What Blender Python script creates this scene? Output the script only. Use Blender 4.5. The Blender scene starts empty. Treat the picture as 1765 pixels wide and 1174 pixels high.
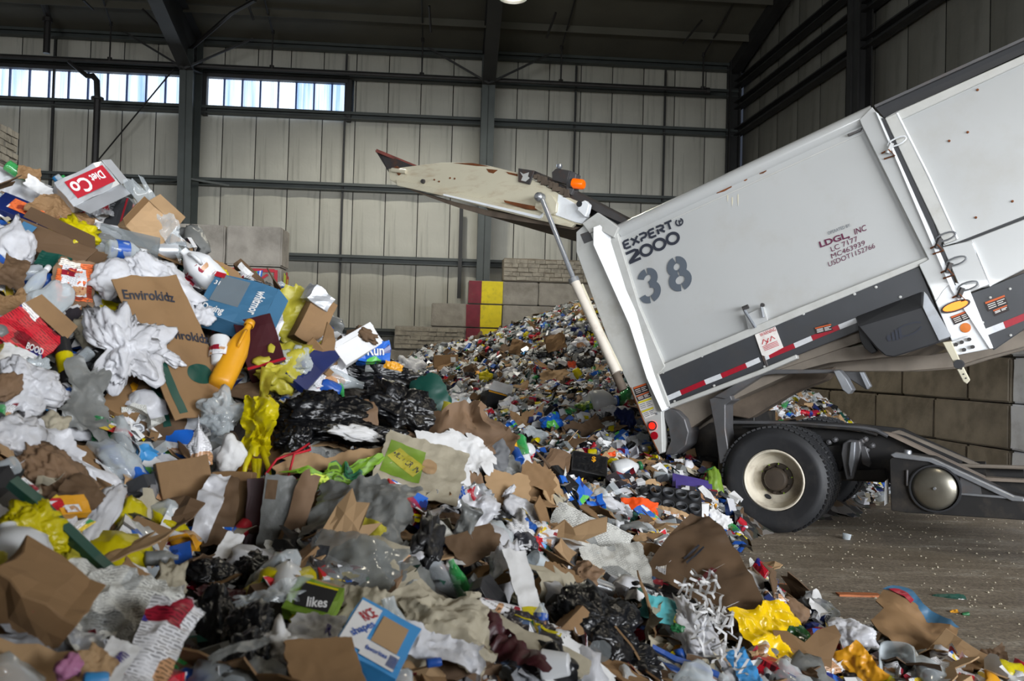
import bpy, bmesh, math, random
import numpy as np
from mathutils import Vector, Matrix, Euler, noise
from mathutils.bvhtree import BVHTree

random.seed(11)
R = math.radians
scn = bpy.context.scene
col = scn.collection

# ------------------------------------------------------------------ camera
FPX, CX, CY = 1500.0, 882.5, 587.0
EYE = Vector((0, 0, 1.63))
rho, phi = 0.027, R(1.30)
Wd = Vector((0, math.cos(phi), math.sin(phi)))
U0 = Vector((0, -math.sin(phi), math.cos(phi)))
X0 = Vector((1, 0, 0))
CR = X0 * math.cos(rho) + U0 * math.sin(rho)
CU = -X0 * math.sin(rho) + U0 * math.cos(rho)
cam_d = bpy.data.cameras.new('camera')
cam = bpy.data.objects.new('camera', cam_d)
col.objects.link(cam)
cam_d.sensor_width = 36.0
cam_d.lens = 36.0 * FPX / 1765.0
cam_d.clip_start, cam_d.clip_end = 0.05, 200
cam.matrix_world = Matrix(((CR.x, CU.x, -Wd.x, EYE.x), (CR.y, CU.y, -Wd.y, EYE.y), (CR.z, CU.z, -Wd.z, EYE.z), (0, 0, 0, 1)))
cam_d.dof.use_dof = True
cam_d.dof.focus_distance = 9.5
cam_d.dof.aperture_fstop = 4.0
scn.camera = cam

# ------------------------------------------------------------------ world, light, exposure
world = bpy.data.worlds.new('hall_world')
scn.world = world
world.use_nodes = True
world.node_tree.nodes['Background'].inputs[0].default_value = (0.62, 0.74, 1.0, 1)
world.node_tree.nodes['Background'].inputs[1].default_value = 0.06
vs = scn.view_settings
vs.view_transform = 'Standard'
vs.look = 'None'
vs.gamma = 1.0
vs.exposure = 0.0
vs.use_curve_mapping = False

def light(name, kind, loc, energy, color, aim=None, size=1, size_y=None, spread=None, spot=None, blend=.5):
    d = bpy.data.lights.new(name, kind)
    d.energy, d.color = energy, color
    if kind == 'AREA':
        d.shape = 'RECTANGLE'
        d.size, d.size_y = size, size_y or size
        if spread: d.spread = R(spread)
    elif kind == 'SPOT':
        d.spot_size, d.spot_blend, d.shadow_soft_size = R(spot), blend, size
    else:
        d.shadow_soft_size = size
    o = bpy.data.objects.new(name, d)
    col.objects.link(o)
    o.location = loc
    if aim is not None:
        o.rotation_euler = (Vector(aim) - Vector(loc)).to_track_quat('-Z', 'Y').to_euler()
    return o

# daylight of the big open truck doors behind the photographer
light('door_daylight', 'AREA', (13.9, -15.2, 5.4), 13500, (0.93, 0.96, 1.0), (6.0, -3.5, 4.6), 22, 6.2)
light('side_fill_daylight', 'AREA', (-8.5, -18.0, 4.0), 5400, (0.94, 0.97, 1.0), (-5.0, 0, 3.0), 12, 5.0)  # fill light added from the left behind the camera
light('window_daylight', 'AREA', (-8.0, 21.6, 7.9), 70, (0.75, 0.87, 1.0), (-6.0, 12, 3), 7, 0.9)

# ------------------------------------------------------------------ pixel helpers
def ray(u, v):
    d = CR * (u - CX) + CU * (CY - v) + Wd * FPX
    return d.normalized()

def on_plane(u, v, p, n):
    d = ray(u, v)
    return EYE + d * ((p - EYE).dot(n) / d.dot(n))

def at_depth(u, v, y):
    d = ray(u, v)
    return EYE + d * (y / d.y)

def pix(p):
    q = Vector(p) - EYE
    z = q.dot(Wd)
    return CX + FPX * q.dot(CR) / z, CY - FPX * q.dot(CU) / z

# ------------------------------------------------------------------ materials
def _n(nt, t, **kw):
    n = nt.nodes.new(t)
    for k, v in kw.items():
        setattr(n, k, v)
    return n

def mat(name, color, rough=0.6, metal=0.0, var=0.12, scale=6.0, bump=0.0, bscale=40.0, spec=0.5, dirt=None, dirt_amt=0.0,
        dscale=2.0, dstretch=(1, 1, 1), coat=0.0, emit=None, estr=0.0, color2=None, coords='Object', transl=0.0, alpha=1.0):
    m = bpy.data.materials.new(name)
    m.use_nodes = True
    nt = m.node_tree
    L = nt.links
    b = nt.nodes['Principled BSDF']
    b.inputs['Roughness'].default_value = rough
    b.inputs['Metallic'].default_value = metal
    b.inputs['Specular IOR Level'].default_value = spec
    b.inputs['Coat Weight'].default_value = coat
    tc = _n(nt, 'ShaderNodeTexCoord')
    nz = _n(nt, 'ShaderNodeTexNoise')
    nz.inputs['Scale'].default_value = scale
    nz.inputs['Detail'].default_value = 5
    L.new(tc.outputs[coords], nz.inputs['Vector'])
    mix = _n(nt, 'ShaderNodeMix', data_type='RGBA')
    rm = _n(nt, 'ShaderNodeMapRange')
    rm.inputs['From Min'].default_value, rm.inputs['From Max'].default_value = 0.3, 0.7
    L.new(nz.outputs['Fac'], rm.inputs['Value'])
    L.new(rm.outputs['Result'], mix.inputs['Factor'])
    c = Vector(color[:3])
    c2 = Vector(color2[:3]) if color2 else c * (1 - var * 1.6)
    c1 = c if color2 else c * (1 + var * .6)
    mix.inputs['A'].default_value = (*[min(1, x) for x in c1], 1)
    mix.inputs['B'].default_value = (*c2, 1)
    out = mix.outputs['Result']
    if dirt is not None:
        mp = _n(nt, 'ShaderNodeMapping')
        mp.inputs['Scale'].default_value = dstretch
        L.new(tc.outputs[coords], mp.inputs['Vector'])
        n2 = _n(nt, 'ShaderNodeTexNoise')
        n2.inputs['Scale'].default_value = dscale
        n2.inputs['Detail'].default_value = 8
        n2.inputs['Roughness'].default_value = .65
        L.new(mp.outputs['Vector'], n2.inputs['Vector'])
        r2 = _n(nt, 'ShaderNodeMapRange')
        r2.inputs['From Min'].default_value, r2.inputs['From Max'].default_value = .52, .78
        r2.inputs['To Max'].default_value = dirt_amt
        L.new(n2.outputs['Fac'], r2.inputs['Value'])
        m2 = _n(nt, 'ShaderNodeMix', data_type='RGBA')
        L.new(r2.outputs['Result'], m2.inputs['Factor'])
        L.new(out, m2.inputs['A'])
        m2.inputs['B'].default_value = (*dirt[:3], 1)
        out = m2.outputs['Result']
    L.new(out, b.inputs['Base Color'])
    if bump:
        n3 = _n(nt, 'ShaderNodeTexNoise')
        n3.inputs['Scale'].default_value = bscale
        n3.inputs['Detail'].default_value = 6
        L.new(tc.outputs[coords], n3.inputs['Vector'])
        bp = _n(nt, 'ShaderNodeBump')
        bp.inputs['Strength'].default_value = bump
        bp.inputs['Distance'].default_value = .02
        L.new(n3.outputs['Fac'], bp.inputs['Height'])
        L.new(bp.outputs['Normal'], b.inputs['Normal'])
    if emit:
        b.inputs['Emission Color'].default_value = (*emit, 1)
        b.inputs['Emission Strength'].default_value = estr
    sh = b.outputs[0]
    if transl:
        t = _n(nt, 'ShaderNodeBsdfTranslucent')
        L.new(out, t.inputs['Color'])
        ms = _n(nt, 'ShaderNodeMixShader')
        ms.inputs[0].default_value = transl
        L.new(sh, ms.inputs[1]); L.new(t.outputs[0], ms.inputs[2])
        sh = ms.outputs[0]
    if alpha < 1:
        t = _n(nt, 'ShaderNodeBsdfTransparent')
        t.inputs['Color'].default_value = (.93, .95, .96, 1)
        lw = _n(nt, 'ShaderNodeLayerWeight')
        lw.inputs['Blend'].default_value = .35
        r3 = _n(nt, 'ShaderNodeMapRange')
        r3.inputs['To Min'].default_value, r3.inputs['To Max'].default_value = alpha, min(1, alpha + .6)
        L.new(lw.outputs['Facing'], r3.inputs['Value'])
        ms = _n(nt, 'ShaderNodeMixShader')
        L.new(r3.outputs['Result'], ms.inputs[0])
        L.new(t.outputs[0], ms.inputs[1]); L.new(sh, ms.inputs[2])
        sh = ms.outputs[0]
    L.new(sh, nt.nodes['Material Output'].inputs['Surface'])
    return m

def srgb(r, g, b):
    f = lambda c: (c / 255 / 12.92) if c / 255 <= .04045 else ((c / 255 + .055) / 1.055) ** 2.4
    return (f(r), f(g), f(b))

def print_mat(name, base, inks, scale=7.0, rough=.4, lines=0.0, ink_amt=.45):
    """printed paper: UV space blocks of ink colours and optional text lines"""
    m = bpy.data.materials.new(name)
    m.use_nodes = True
    nt = m.node_tree; L = nt.links
    b = nt.nodes['Principled BSDF']
    b.inputs['Roughness'].default_value = rough
    tc = _n(nt, 'ShaderNodeTexCoord')
    out = None
    vor = _n(nt, 'ShaderNodeTexVoronoi', feature='F1', distance='CHEBYCHEV')
    vor.inputs['Scale'].default_value = scale
    vor.inputs['Randomness'].default_value = .85
    L.new(tc.outputs['UV'], vor.inputs['Vector'])
    sep = _n(nt, 'ShaderNodeSeparateColor')
    L.new(vor.outputs['Color'], sep.inputs['Color'])
    ramp = _n(nt, 'ShaderNodeValToRGB')
    cr = ramp.color_ramp
    cr.interpolation = 'CONSTANT'
    cr.elements[0].color = (*base, 1)
    cr.elements[1].position = 1 - ink_amt
    cr.elements[1].color = (*inks[0], 1)
    for i, k in enumerate(inks[1:]):
        e = cr.elements.new(1 - ink_amt + ink_amt * (i + 1) / len(inks))
        e.color = (*k, 1)
    L.new(sep.outputs['Red'], ramp.inputs['Fac'])
    out = ramp.outputs['Color']
    if lines:
        # rows of print broken into words
        br = _n(nt, 'ShaderNodeTexBrick')
        br.offset = .37
        br.inputs['Color1'].default_value = (0, 0, 0, 1)
        br.inputs['Color2'].default_value = (.25, .25, .25, 1)
        br.inputs['Mortar'].default_value = (1, 1, 1, 1)
        br.inputs['Scale'].default_value = lines
        br.inputs['Mortar Size'].default_value = .085
        br.inputs['Brick Width'].default_value = .9
        br.inputs['Row Height'].default_value = .26
        L.new(tc.outputs['UV'], br.inputs['Vector'])
        nz = _n(nt, 'ShaderNodeTexNoise')
        nz.inputs['Scale'].default_value = 5
        L.new(tc.outputs['UV'], nz.inputs['Vector'])
        r = _n(nt, 'ShaderNodeMapRange')
        r.inputs['From Min'].default_value, r.inputs['From Max'].default_value = .42, .5
        r.inputs['To Min'].default_value, r.inputs['To Max'].default_value = .25, .8
        L.new(nz.outputs['Fac'], r.inputs['Value'])
        mx = _n(nt, 'ShaderNodeMix', data_type='RGBA', blend_type='MULTIPLY')
        L.new(r.outputs['Result'], mx.inputs['Factor'])
        L.new(out, mx.inputs['A']); L.new(br.outputs['Color'], mx.inputs['B'])
        out = mx.outputs['Result']
    L.new(out, b.inputs['Base Color'])
    return m

M = {}
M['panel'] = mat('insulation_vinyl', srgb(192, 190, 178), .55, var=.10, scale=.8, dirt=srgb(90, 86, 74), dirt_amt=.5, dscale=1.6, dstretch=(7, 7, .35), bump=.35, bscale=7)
M['panel_dark'] = mat('insulation_vinyl_painted_shade', srgb(128, 126, 118), .5, var=.12, scale=.8, dirt=srgb(70, 66, 58), dirt_amt=.5, dscale=1.2, dstretch=(3, 3, .4), bump=.3, bscale=7)  # darker copy of the vinyl, the wall's shade put into its colour
M['steel'] = mat('painted_hall_steel', srgb(72, 78, 76), .5, var=.15, scale=2)
M['steel_dark'] = mat('dark_primer_steel', srgb(48, 48, 48), .6, var=.2, scale=2)
M['roof'] = mat('roof_insulation', srgb(96, 94, 84), .75, var=.2, scale=.5, bump=.3, bscale=3)
M['pipe'] = mat('sprinkler_pipe', srgb(45, 43, 42), .5, var=.2)
M['concrete'] = mat('block_concrete', srgb(158, 152, 142), .85, var=.16, scale=3.5, dirt=srgb(92, 86, 76), dirt_amt=.65, dscale=2.2, bump=.5, bscale=22)
M['concrete_stone'] = mat('stone_faced_concrete', srgb(165, 158, 144), .9, var=.2, scale=6, dirt=srgb(80, 74, 62), dirt_amt=.6, dscale=4, bump=.9, bscale=14)
M['concrete_brown'] = mat('stained_brown_concrete', srgb(138, 128, 112), .85, var=.16, scale=3, dirt=srgb(70, 62, 50), dirt_amt=.65, dscale=1.4, bump=.5, bscale=18)
M['concrete_white'] = mat('whitewashed_concrete', srgb(226, 229, 236), .8, var=.06, scale=4, dirt=srgb(120, 116, 110), dirt_amt=.4, dscale=3, bump=.4, bscale=18)
M['paint_red'] = mat('dark_red_wall_paint', srgb(128, 34, 52), .6, var=.15, scale=5, dirt=srgb(110, 90, 80), dirt_amt=.35, dscale=9)
M['paint_yellow'] = mat('yellow_wall_paint', srgb(238, 216, 18), .6, var=.08, scale=5, dirt=srgb(120, 110, 60), dirt_amt=.45, dscale=7)
M['spray_red'] = mat('red_spray_paint', srgb(180, 25, 45), .6)
M['spray_green'] = mat('yellow_green_spray_paint', srgb(190, 200, 60), .6)

# ------------------------------------------------------------------ mesh helpers
def link(o, parent=None):
    col.objects.link(o)
    if parent is not None:
        o.parent = parent
        o.matrix_parent_inverse = parent.matrix_world.inverted()
    return o

def mesh_of(name, V, F, m, smooth=False, uv=None):
    me = bpy.data.meshes.new(name)
    me.from_pydata([tuple(v) for v in V], [], F)
    if m is not None:
        me.materials.append(m)
    if smooth:
        me.polygons.foreach_set('use_smooth', [True] * len(me.polygons))
    if uv is None and 3 < len(V) < 4000:
        A_ = np.array([tuple(v) for v in V]); A_ = A_ - A_.min(0)
        A_ = A_ / max(A_.max(), 1e-6)
        uv = np.stack([A_[:, 0] + A_[:, 2] * .3, A_[:, 1] + A_[:, 2] * .5], 1)
    if uv is not None:
        ul = me.uv_layers.new(name='UVMap')
        idx = np.empty(len(me.loops), dtype=np.int32)
        me.loops.foreach_get('vertex_index', idx)
        ul.data.foreach_set('uv', np.asarray(uv, dtype=np.float32)[idx].ravel())
    me.update()
    return me

def obj(name, me, parent=None, mw=None):
    o = bpy.data.objects.new(name, me)
    if mw is not None:
        o.matrix_world = mw
    return link(o, parent)

def thing(name, label, cat, loc, group=None):
    o = bpy.data.objects.new(name, None)
    o.empty_display_size = .1
    o.matrix_world = Matrix.Translation(loc)
    col.objects.link(o)
    return tag(o, label, cat, group)

def tag(o, label=None, cat=None, group=None, kind=None):
    if label: o['label'] = label
    if cat: o['category'] = cat
    if group: o['group'] = group
    if kind: o['kind'] = kind
    return o

class MB:
    """collects polygons into one mesh"""
    def __init__(s): s.V, s.F = [], []
    def add(s, V, F):
        k = len(s.V)
        s.V += [Vector(v) for v in V]
        s.F += [tuple(i + k for i in f) for f in F]
        return s
    def box(s, c, sx, sy, sz, ax=Vector((1, 0, 0)), ay=Vector((0, 1, 0)), az=Vector((0, 0, 1))):
        c = Vector(c)
        V = [c + ax * (i * sx / 2) + ay * (j * sy / 2) + az * (k * sz / 2) for i in (-1, 1) for j in (-1, 1) for k in (-1, 1)]
        return s.add(V, [(0, 1, 3, 2), (4, 6, 7, 5), (0, 4, 5, 1), (2, 3, 7, 6), (0, 2, 6, 4), (1, 5, 7, 3)])
    def beam(s, a, b, w, h, up=Vector((0, 0, 1))):
        a, b = Vector(a), Vector(b)
        d = (b - a).normalized()
        side = d.cross(up).normalized()
        u = side.cross(d)
        return s.box((a + b) / 2, (b - a).length, w, h, d, side, u)
    def tube(s, pts, r, n=8, cap=True):
        pts = [Vector(p) for p in pts]
        rs = r if isinstance(r, (list, tuple)) else [r] * len(pts)
        V, F = [], []
        prev = None
        for i, p in enumerate(pts):
            t = (pts[min(i + 1, len(pts) - 1)] - pts[max(i - 1, 0)]).normalized()
            a = prev if prev is not None else (Vector((0, 0, 1)) if abs(t.z) < .9 else Vector((1, 0, 0)))
            e1 = (a - t * a.dot(t)).normalized()
            prev = e1
            e2 = t.cross(e1)
            V += [p + (e1 * math.cos(k * 2 * math.pi / n) + e2 * math.sin(k * 2 * math.pi / n)) * rs[i] for k in range(n)]
        for i in range(len(pts) - 1):
            for k in range(n):
                F.append((i * n + k, i * n + (k + 1) % n, (i + 1) * n + (k + 1) % n, (i + 1) * n + k))
        if cap:
            F.append(tuple(range(n))[::-1]); F.append(tuple((len(pts) - 1) * n + k for k in range(n)))
        return s.add(V, F)
    def prism(s, poly, off):
        poly = [Vector(p) for p in poly]
        n = len(poly)
        V = poly + [p + off for p in poly]
        F = [tuple(range(n)), tuple(range(2 * n - 1, n - 1, -1))]
        F += [(i, i + n, (i + 1) % n + n, (i + 1) % n) for i in range(n)]
        return s.add(V, F)
    def lathe(s, prof, c, axis, e1, n=24, close=False):
        e2 = axis.cross(e1)
        V, F = [], []
        for (r, z) in prof:
            V += [c + axis * z + (e1 * math.cos(k * 2 * math.pi / n) + e2 * math.sin(k * 2 * math.pi / n)) * r for k in range(n)]
        for i in range(len(prof) - 1):
            for k in range(n):
                F.append((i * n + k, i * n + (k + 1) % n, (i + 1) * n + (k + 1) % n, (i + 1) * n + k))
        return s.add(V, F)
    def build(s, name, m, parent=None, smooth=False, bevel=0.0, kind=None, fix=True):
        me = mesh_of(name, s.V, s.F, m, False)
        if fix or bevel:
            bm = bmesh.new(); bm.from_mesh(me)
            if fix: bmesh.ops.recalc_face_normals(bm, faces=bm.faces)
            if bevel:
                bmesh.ops.bevel(bm, geom=list(bm.edges), offset=bevel, segments=1, affect='EDGES', clamp_overlap=True)
            bm.to_mesh(me); bm.free()
        if smooth:
            me.polygons.foreach_set('use_smooth', [True] * len(me.polygons))
            me.set_sharp_from_angle(angle=R(38))
        o = obj(name, me, parent)
        if kind: o['kind'] = kind
        return o

def text_mesh(s, size=1.0, extrude=0.0, bold=0.0, align='CENTER'):
    c = bpy.data.curves.new('lettering', 'FONT')
    c.body, c.size, c.extrude, c.offset = s, size, extrude, bold
    c.align_x, c.align_y = align, 'CENTER'
    c.resolution_u = 3
    t = bpy.data.objects.new('lettering', c)
    col.objects.link(t)
    dg = bpy.context.evaluated_depsgraph_get()
    me = bpy.data.meshes.new_from_object(t.evaluated_get(dg))
    bpy.data.objects.remove(t)
    bpy.data.curves.remove(c)
    me.materials.clear()
    return me

# ------------------------------------------------------------------ hall
YAW = R(3.9)
DB = Vector((math.cos(YAW), math.sin(YAW), 0))        # along the rear wall, to the right and away
NB = Vector((math.sin(YAW), -math.cos(YAW), 0))       # rear wall normal, towards the camera
PB = Vector((0, 23.5, 0))
def ob(u, v, off=0.0):
    return on_plane(u, v, PB + NB * off, NB)
DRt = Vector((-0.118, 1, 0)).normalized()             # along the right wall, away
NR = Vector((-DRt.y, DRt.x, 0))                       # right wall normal, into the hall
corner = ob(1275, 117)
PRt = Vector((corner.x, corner.y, 0))
def orr(u, v, off=0.0):
    return on_plane(u, v, PRt + NR * off, NR)
EAVE = corner.z
ROOF_SLOPE = .235
def roof_z(p):                                        # roof rises away from the rear wall
    d = (Vector((p[0], p[1], 0)) - PB).dot(NB)
    return EAVE + ROOF_SLOPE * d

# floor
def floor_mat():
    m = bpy.data.materials.new('dirty_tipping_floor')
    m.use_nodes = True
    nt = m.node_tree; L = nt.links
    b = nt.nodes['Principled BSDF']
    tc = _n(nt, 'ShaderNodeTexCoord')
    mp = _n(nt, 'ShaderNodeMapping')
    mp.inputs['Rotation'].default_value = (0, 0, R(14))
    mp.inputs['Scale'].default_value = (.42, 1.7, 1)
    L.new(tc.outputs['Object'], mp.inputs['Vector'])
    n1 = _n(nt, 'ShaderNodeTexNoise'); n1.inputs['Scale'].default_value = 1.9; n1.inputs['Detail'].default_value = 10; n1.inputs['Roughness'].default_value = .8
    L.new(mp.outputs['Vector'], n1.inputs['Vector'])
    r1 = _n(nt, 'ShaderNodeValToRGB')
    e = r1.color_ramp.elements
    e[0].position, e[0].color = .36, (*srgb(108, 97, 84), 1)
    e[1].position, e[1].color = .68, (*srgb(188, 181, 168), 1)
    k = e.new(.53); k.color = (*srgb(142, 130, 113), 1)
    L.new(n1.outputs['Fac'], r1.inputs['Fac'])
    n2 = _n(nt, 'ShaderNodeTexNoise'); n2.inputs['Scale'].default_value = 34; n2.inputs['Detail'].default_value = 8; n2.inputs['Roughness'].default_value = .8
    L.new(tc.outputs['Object'], n2.inputs['Vector'])
    r2 = _n(nt, 'ShaderNodeMapRange'); r2.inputs['From Min'].default_value, r2.inputs['From Max'].default_value = .36, .62
    r2.inputs['To Min'].default_value, r2.inputs['To Max'].default_value = .35, 1.35
    L.new(n2.outputs['Fac'], r2.inputs['Value'])
    mx = _n(nt, 'ShaderNodeMix', data_type='RGBA', blend_type='MULTIPLY'); mx.inputs['Factor'].default_value = 1
    L.new(r1.outputs['Color'], mx.inputs['A']); L.new(r2.outputs['Result'], mx.inputs['B'])
    L.new(mx.outputs['Result'], b.inputs['Base Color'])
    n3 = _n(nt, 'ShaderNodeTexNoise'); n3.inputs['Scale'].default_value = 1.1
    L.new(tc.outputs['Object'], n3.inputs['Vector'])
    r3 = _n(nt, 'ShaderNodeMapRange'); r3.inputs['From Min'].default_value, r3.inputs['From Max'].default_value = .4, .65
    r3.inputs['To Min'].default_value, r3.inputs['To Max'].default_value = .42, .9
    L.new(n3.outputs['Fac'], r3.inputs['Value']); L.new(r3.outputs['Result'], b.inputs['Roughness'])
    bp = _n(nt, 'ShaderNodeBump'); bp.inputs['Strength'].default_value = .6; bp.inputs['Distance'].default_value = .02
    L.new(n2.outputs['Fac'], bp.inputs['Height']); L.new(bp.outputs['Normal'], b.inputs['Normal'])
    return m
M['floor'] = floor_mat()
fl = MB().box((0, 5, -.15), 60, 60, .3).build('floor', M['floor'])
fl['kind'] = 'structure'

# rear wall: backing, pillowy insulation panels between girts, straps
LEFT, RIGHT = -16.0, (PRt - PB).dot(DB)
def wb(s, z, off=0.0):
    return PB + DB * s + NB * off + Vector((0, 0, z))
def s_of(u, v=300): return (ob(u, v) - PB).dot(DB)
wall_back = MB().prism([wb(LEFT, 0, -.25), wb(RIGHT, 0, -.25), wb(RIGHT, EAVE, -.25), wb(LEFT, EAVE, -.25)], -NB * .2).build('wall_back', M['steel_dark'])
wall_back['kind'] = 'structure'
def hz(u, v): return ob(u, v, .1).z
GZ = [hz(600, 571), hz(600, 446), hz(600, 323), hz(600, 200), hz(600, 130)]  # girt heights
rows = [0.0] + GZ + [EAVE]
seams = []
sp = .872
s0 = s_of(665)
k0 = int((LEFT - s0) / sp)
k1 = int((RIGHT - s0) / sp) + 1
WIN = [(s_of(-260, 150), s_of(318, 150)), (s_of(355, 150), s_of(603, 150))]
zw0, zw1 = hz(480, 197), hz(480, 138)
cache = {}
def panel_mesh(w, h, seed, m, key):
    kk = (round(w, 2), round(h, 2), seed, key)
    if kk in cache: return cache[kk]
    nx, nz_ = 7, 9
    V, F = [], []
    for j in range(nz_):
        for i in range(nx):
            a, b = i / (nx - 1), j / (nz_ - 1)
            bulge = .05 * (math.sin(math.pi * a) ** .45) * (math.sin(math.pi * min(max(b, .0), 1)) ** .3)
            wr = noise.noise(Vector((a * 3.2 + seed * 7, b * 1.3, seed))) * .022 * math.sin(math.pi * a) + noise.noise(Vector((a * 11, b * 2 + seed, 5))) * .012 * math.sin(math.pi * a)
            V.append((.012 + a * (w - .024), -(bulge + wr), b * h))
    for j in range(nz_ - 1):
        for i in range(nx - 1):
            k = j * nx + i
            F.append((k, k + 1, k + nx + 1, k + nx))
    me = mesh_of('insulation_panel', V, F, m, True)
    cache[kk] = me
    return me
rotB = Matrix(((DB.x, -NB.x, 0, 0), (DB.y, -NB.y, 0, 0), (0, 0, 1, 0), (0, 0, 0, 1)))
rng = random.Random(3)
for r in range(len(rows) - 1):
    z0, z1 = rows[r], rows[r + 1]
    for k in range(k0, k1 + 1):
        a, b = s0 + k * sp, s0 + (k + 1) * sp
        a, b = max(a, LEFT), min(b, RIGHT)
        if b - a < .08: continue
        if r == 4:   # window band: leave the strip windows open
            if any(a < w[1] - .1 and b > w[0] + .1 for w in WIN):
                if b > WIN[1][1] + .1:
                    a = WIN[1][1] + .08
                else:
                    continue
        me = panel_mesh(b - a, z1 - z0, rng.randint(0, 3), M['panel'], 'b')
        obj('insulation_panel', me, wall_back, Matrix.Translation(wb(a, z0, -.12)) @ rotB)

# girts: C-section rails along the rear wall (upper flange catches light, web in shade)
def girt(s_a, s_b, z, parent, name='girt'):
    mb = MB()
    mb.beam(wb(s_a, z + .08, .10), wb(s_b, z + .08, .10), .22, .03)
    mb.beam(wb(s_a, z, .02), wb(s_b, z, .02), .03, .19)
    mb.beam(wb(s_a, z - .09, .10), wb(s_b, z - .09, .10), .22, .02)
    mb.beam(wb(s_a, z + .05, .2), wb(s_b, z + .05, .2), .02, .06)
    return mb.build(name, M['steel'], parent)
cols_s = [s_of(-330), s_of(336), s_of(836)]
bounds = [LEFT] + cols_s + [RIGHT]
for i, z in enumerate(GZ):
    for a, b in zip(bounds[:-1], bounds[1:]):
        girt(a, b, z, wall_back)
girt(LEFT, RIGHT, EAVE - .05, wall_back, 'eave_strut')
for u in (89, 592, 988, 1142):       # dark vertical straps / conduits on the insulation
    s = s_of(u)
    MB().beam(wb(s, .5, .08), wb(s, EAVE - .2, .08), .06, .05, DB).build('strap', M['steel_dark'], wall_back)
s = s_of(797)
MB().beam(wb(s, hz(797, 515), .25), wb(s, hz(797, 360), .25), .10, .10, DB).build('downpipe', M['steel_dark'], wall_back)
for (u, v0, v1) in ((231, 390, 312),):
    s = s_of(u)
    MB().beam(wb(s, hz(u, v0) - 2, .25), wb(s, hz(u, v1), .25), .14, .14, DB).build('short_post', M['steel'], wall_back)

# windows: rows of translucent corrugated panes lit by the sky behind
def win_mat():
    m = bpy.data.materials.new('backlit_fibreglass_pane')
    m.use_nodes = True
    nt = m.node_tree; L = nt.links
    b = nt.nodes['Principled BSDF']
    b.inputs['Base Color'].default_value = (.7, .8, .9, 1)
    tc = _n(nt, 'ShaderNodeTexCoord')
    mp = _n(nt, 'ShaderNodeMapping'); mp.inputs['Scale'].default_value = (1, 1, .05)
    L.new(tc.outputs['Object'], mp.inputs['Vector'])
    nz = _n(nt, 'ShaderNodeTexNoise'); nz.inputs['Scale'].default_value = 5; nz.inputs['Detail'].default_value = 3
    L.new(mp.outputs['Vector'], nz.inputs['Vector'])
    oi = _n(nt, 'ShaderNodeObjectInfo')
    ad = _n(nt, 'ShaderNodeMath', operation='MULTIPLY_ADD'); ad.inputs[1].default_value = .22
    L.new(oi.outputs['Random'], ad.inputs[0]); L.new(nz.outputs['Fac'], ad.inputs[2])
    r = _n(nt, 'ShaderNodeValToRGB')
    e = r.color_ramp.elements
    e[0].position, e[0].color = .42, (*srgb(140, 180, 240), 1)
    e[1].position, e[1].color = .60, (*srgb(228, 240, 255), 1)
    L.new(ad.outputs[0], r.inputs['Fac'])
    L.new(r.outputs['Color'], b.inputs['Emission Color'])
    b.inputs['Emission Strength'].default_value = 1.05
    return m
M['win'] = win_mat()
for wi, (a, b) in enumerate(WIN):
    zc = (zw0 + zw1) / 2
    fr = MB()
    fr.beam(wb(a, zw1 + .09, .05), wb(b, zw1 + .09, .05), .2, .2)
    fr.beam(wb(a, zw0 - .03, .05), wb(b, zw0 - .03, .05), .2, .06)
    fr.beam(wb(b, zw0 - .1, .05), wb(b, zw1 + .1, .05), .12, .2, NB)
    fr.beam(wb(a, zw0 - .1, .05), wb(a, zw1 + .1, .05), .12, .2, NB)
    f = fr.build('window_%d' % (wi + 1), M['steel_dark'])
    f['kind'] = 'structure'
    n = round((b - a) / .5)
    for i in range(n):
        p, q = a + (b - a) * i / n + .02, a + (b - a) * (i + 1) / n - .02
        V, F = [], []
        nn = 12
        for k in range(nn + 1):
            t = k / nn
            o_ = .03 * (1 if k % 2 else 0)
            V += [wb(p + (q - p) * t, zw0, -.06 + o_), wb(p + (q - p) * t, zw1, -.06 + o_)]
        for k in range(nn):
            F.append((2 * k, 2 * k + 2, 2 * k + 3, 2 * k + 1))
        obj('pane', mesh_of('pane', V, F, M['win']), f)
        if i:
            MB().beam(wb(p - .02, zw0, -.02), wb(p - .02, zw1, -.02), .035, .04, NB).build('mullion', mat('mullion_blue_grey', srgb(60, 90, 150), .5) if 'mull' not in M else M['mull'], f)
            if 'mull' not in M: M['mull'] = bpy.data.materials['mullion_blue_grey']

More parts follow.
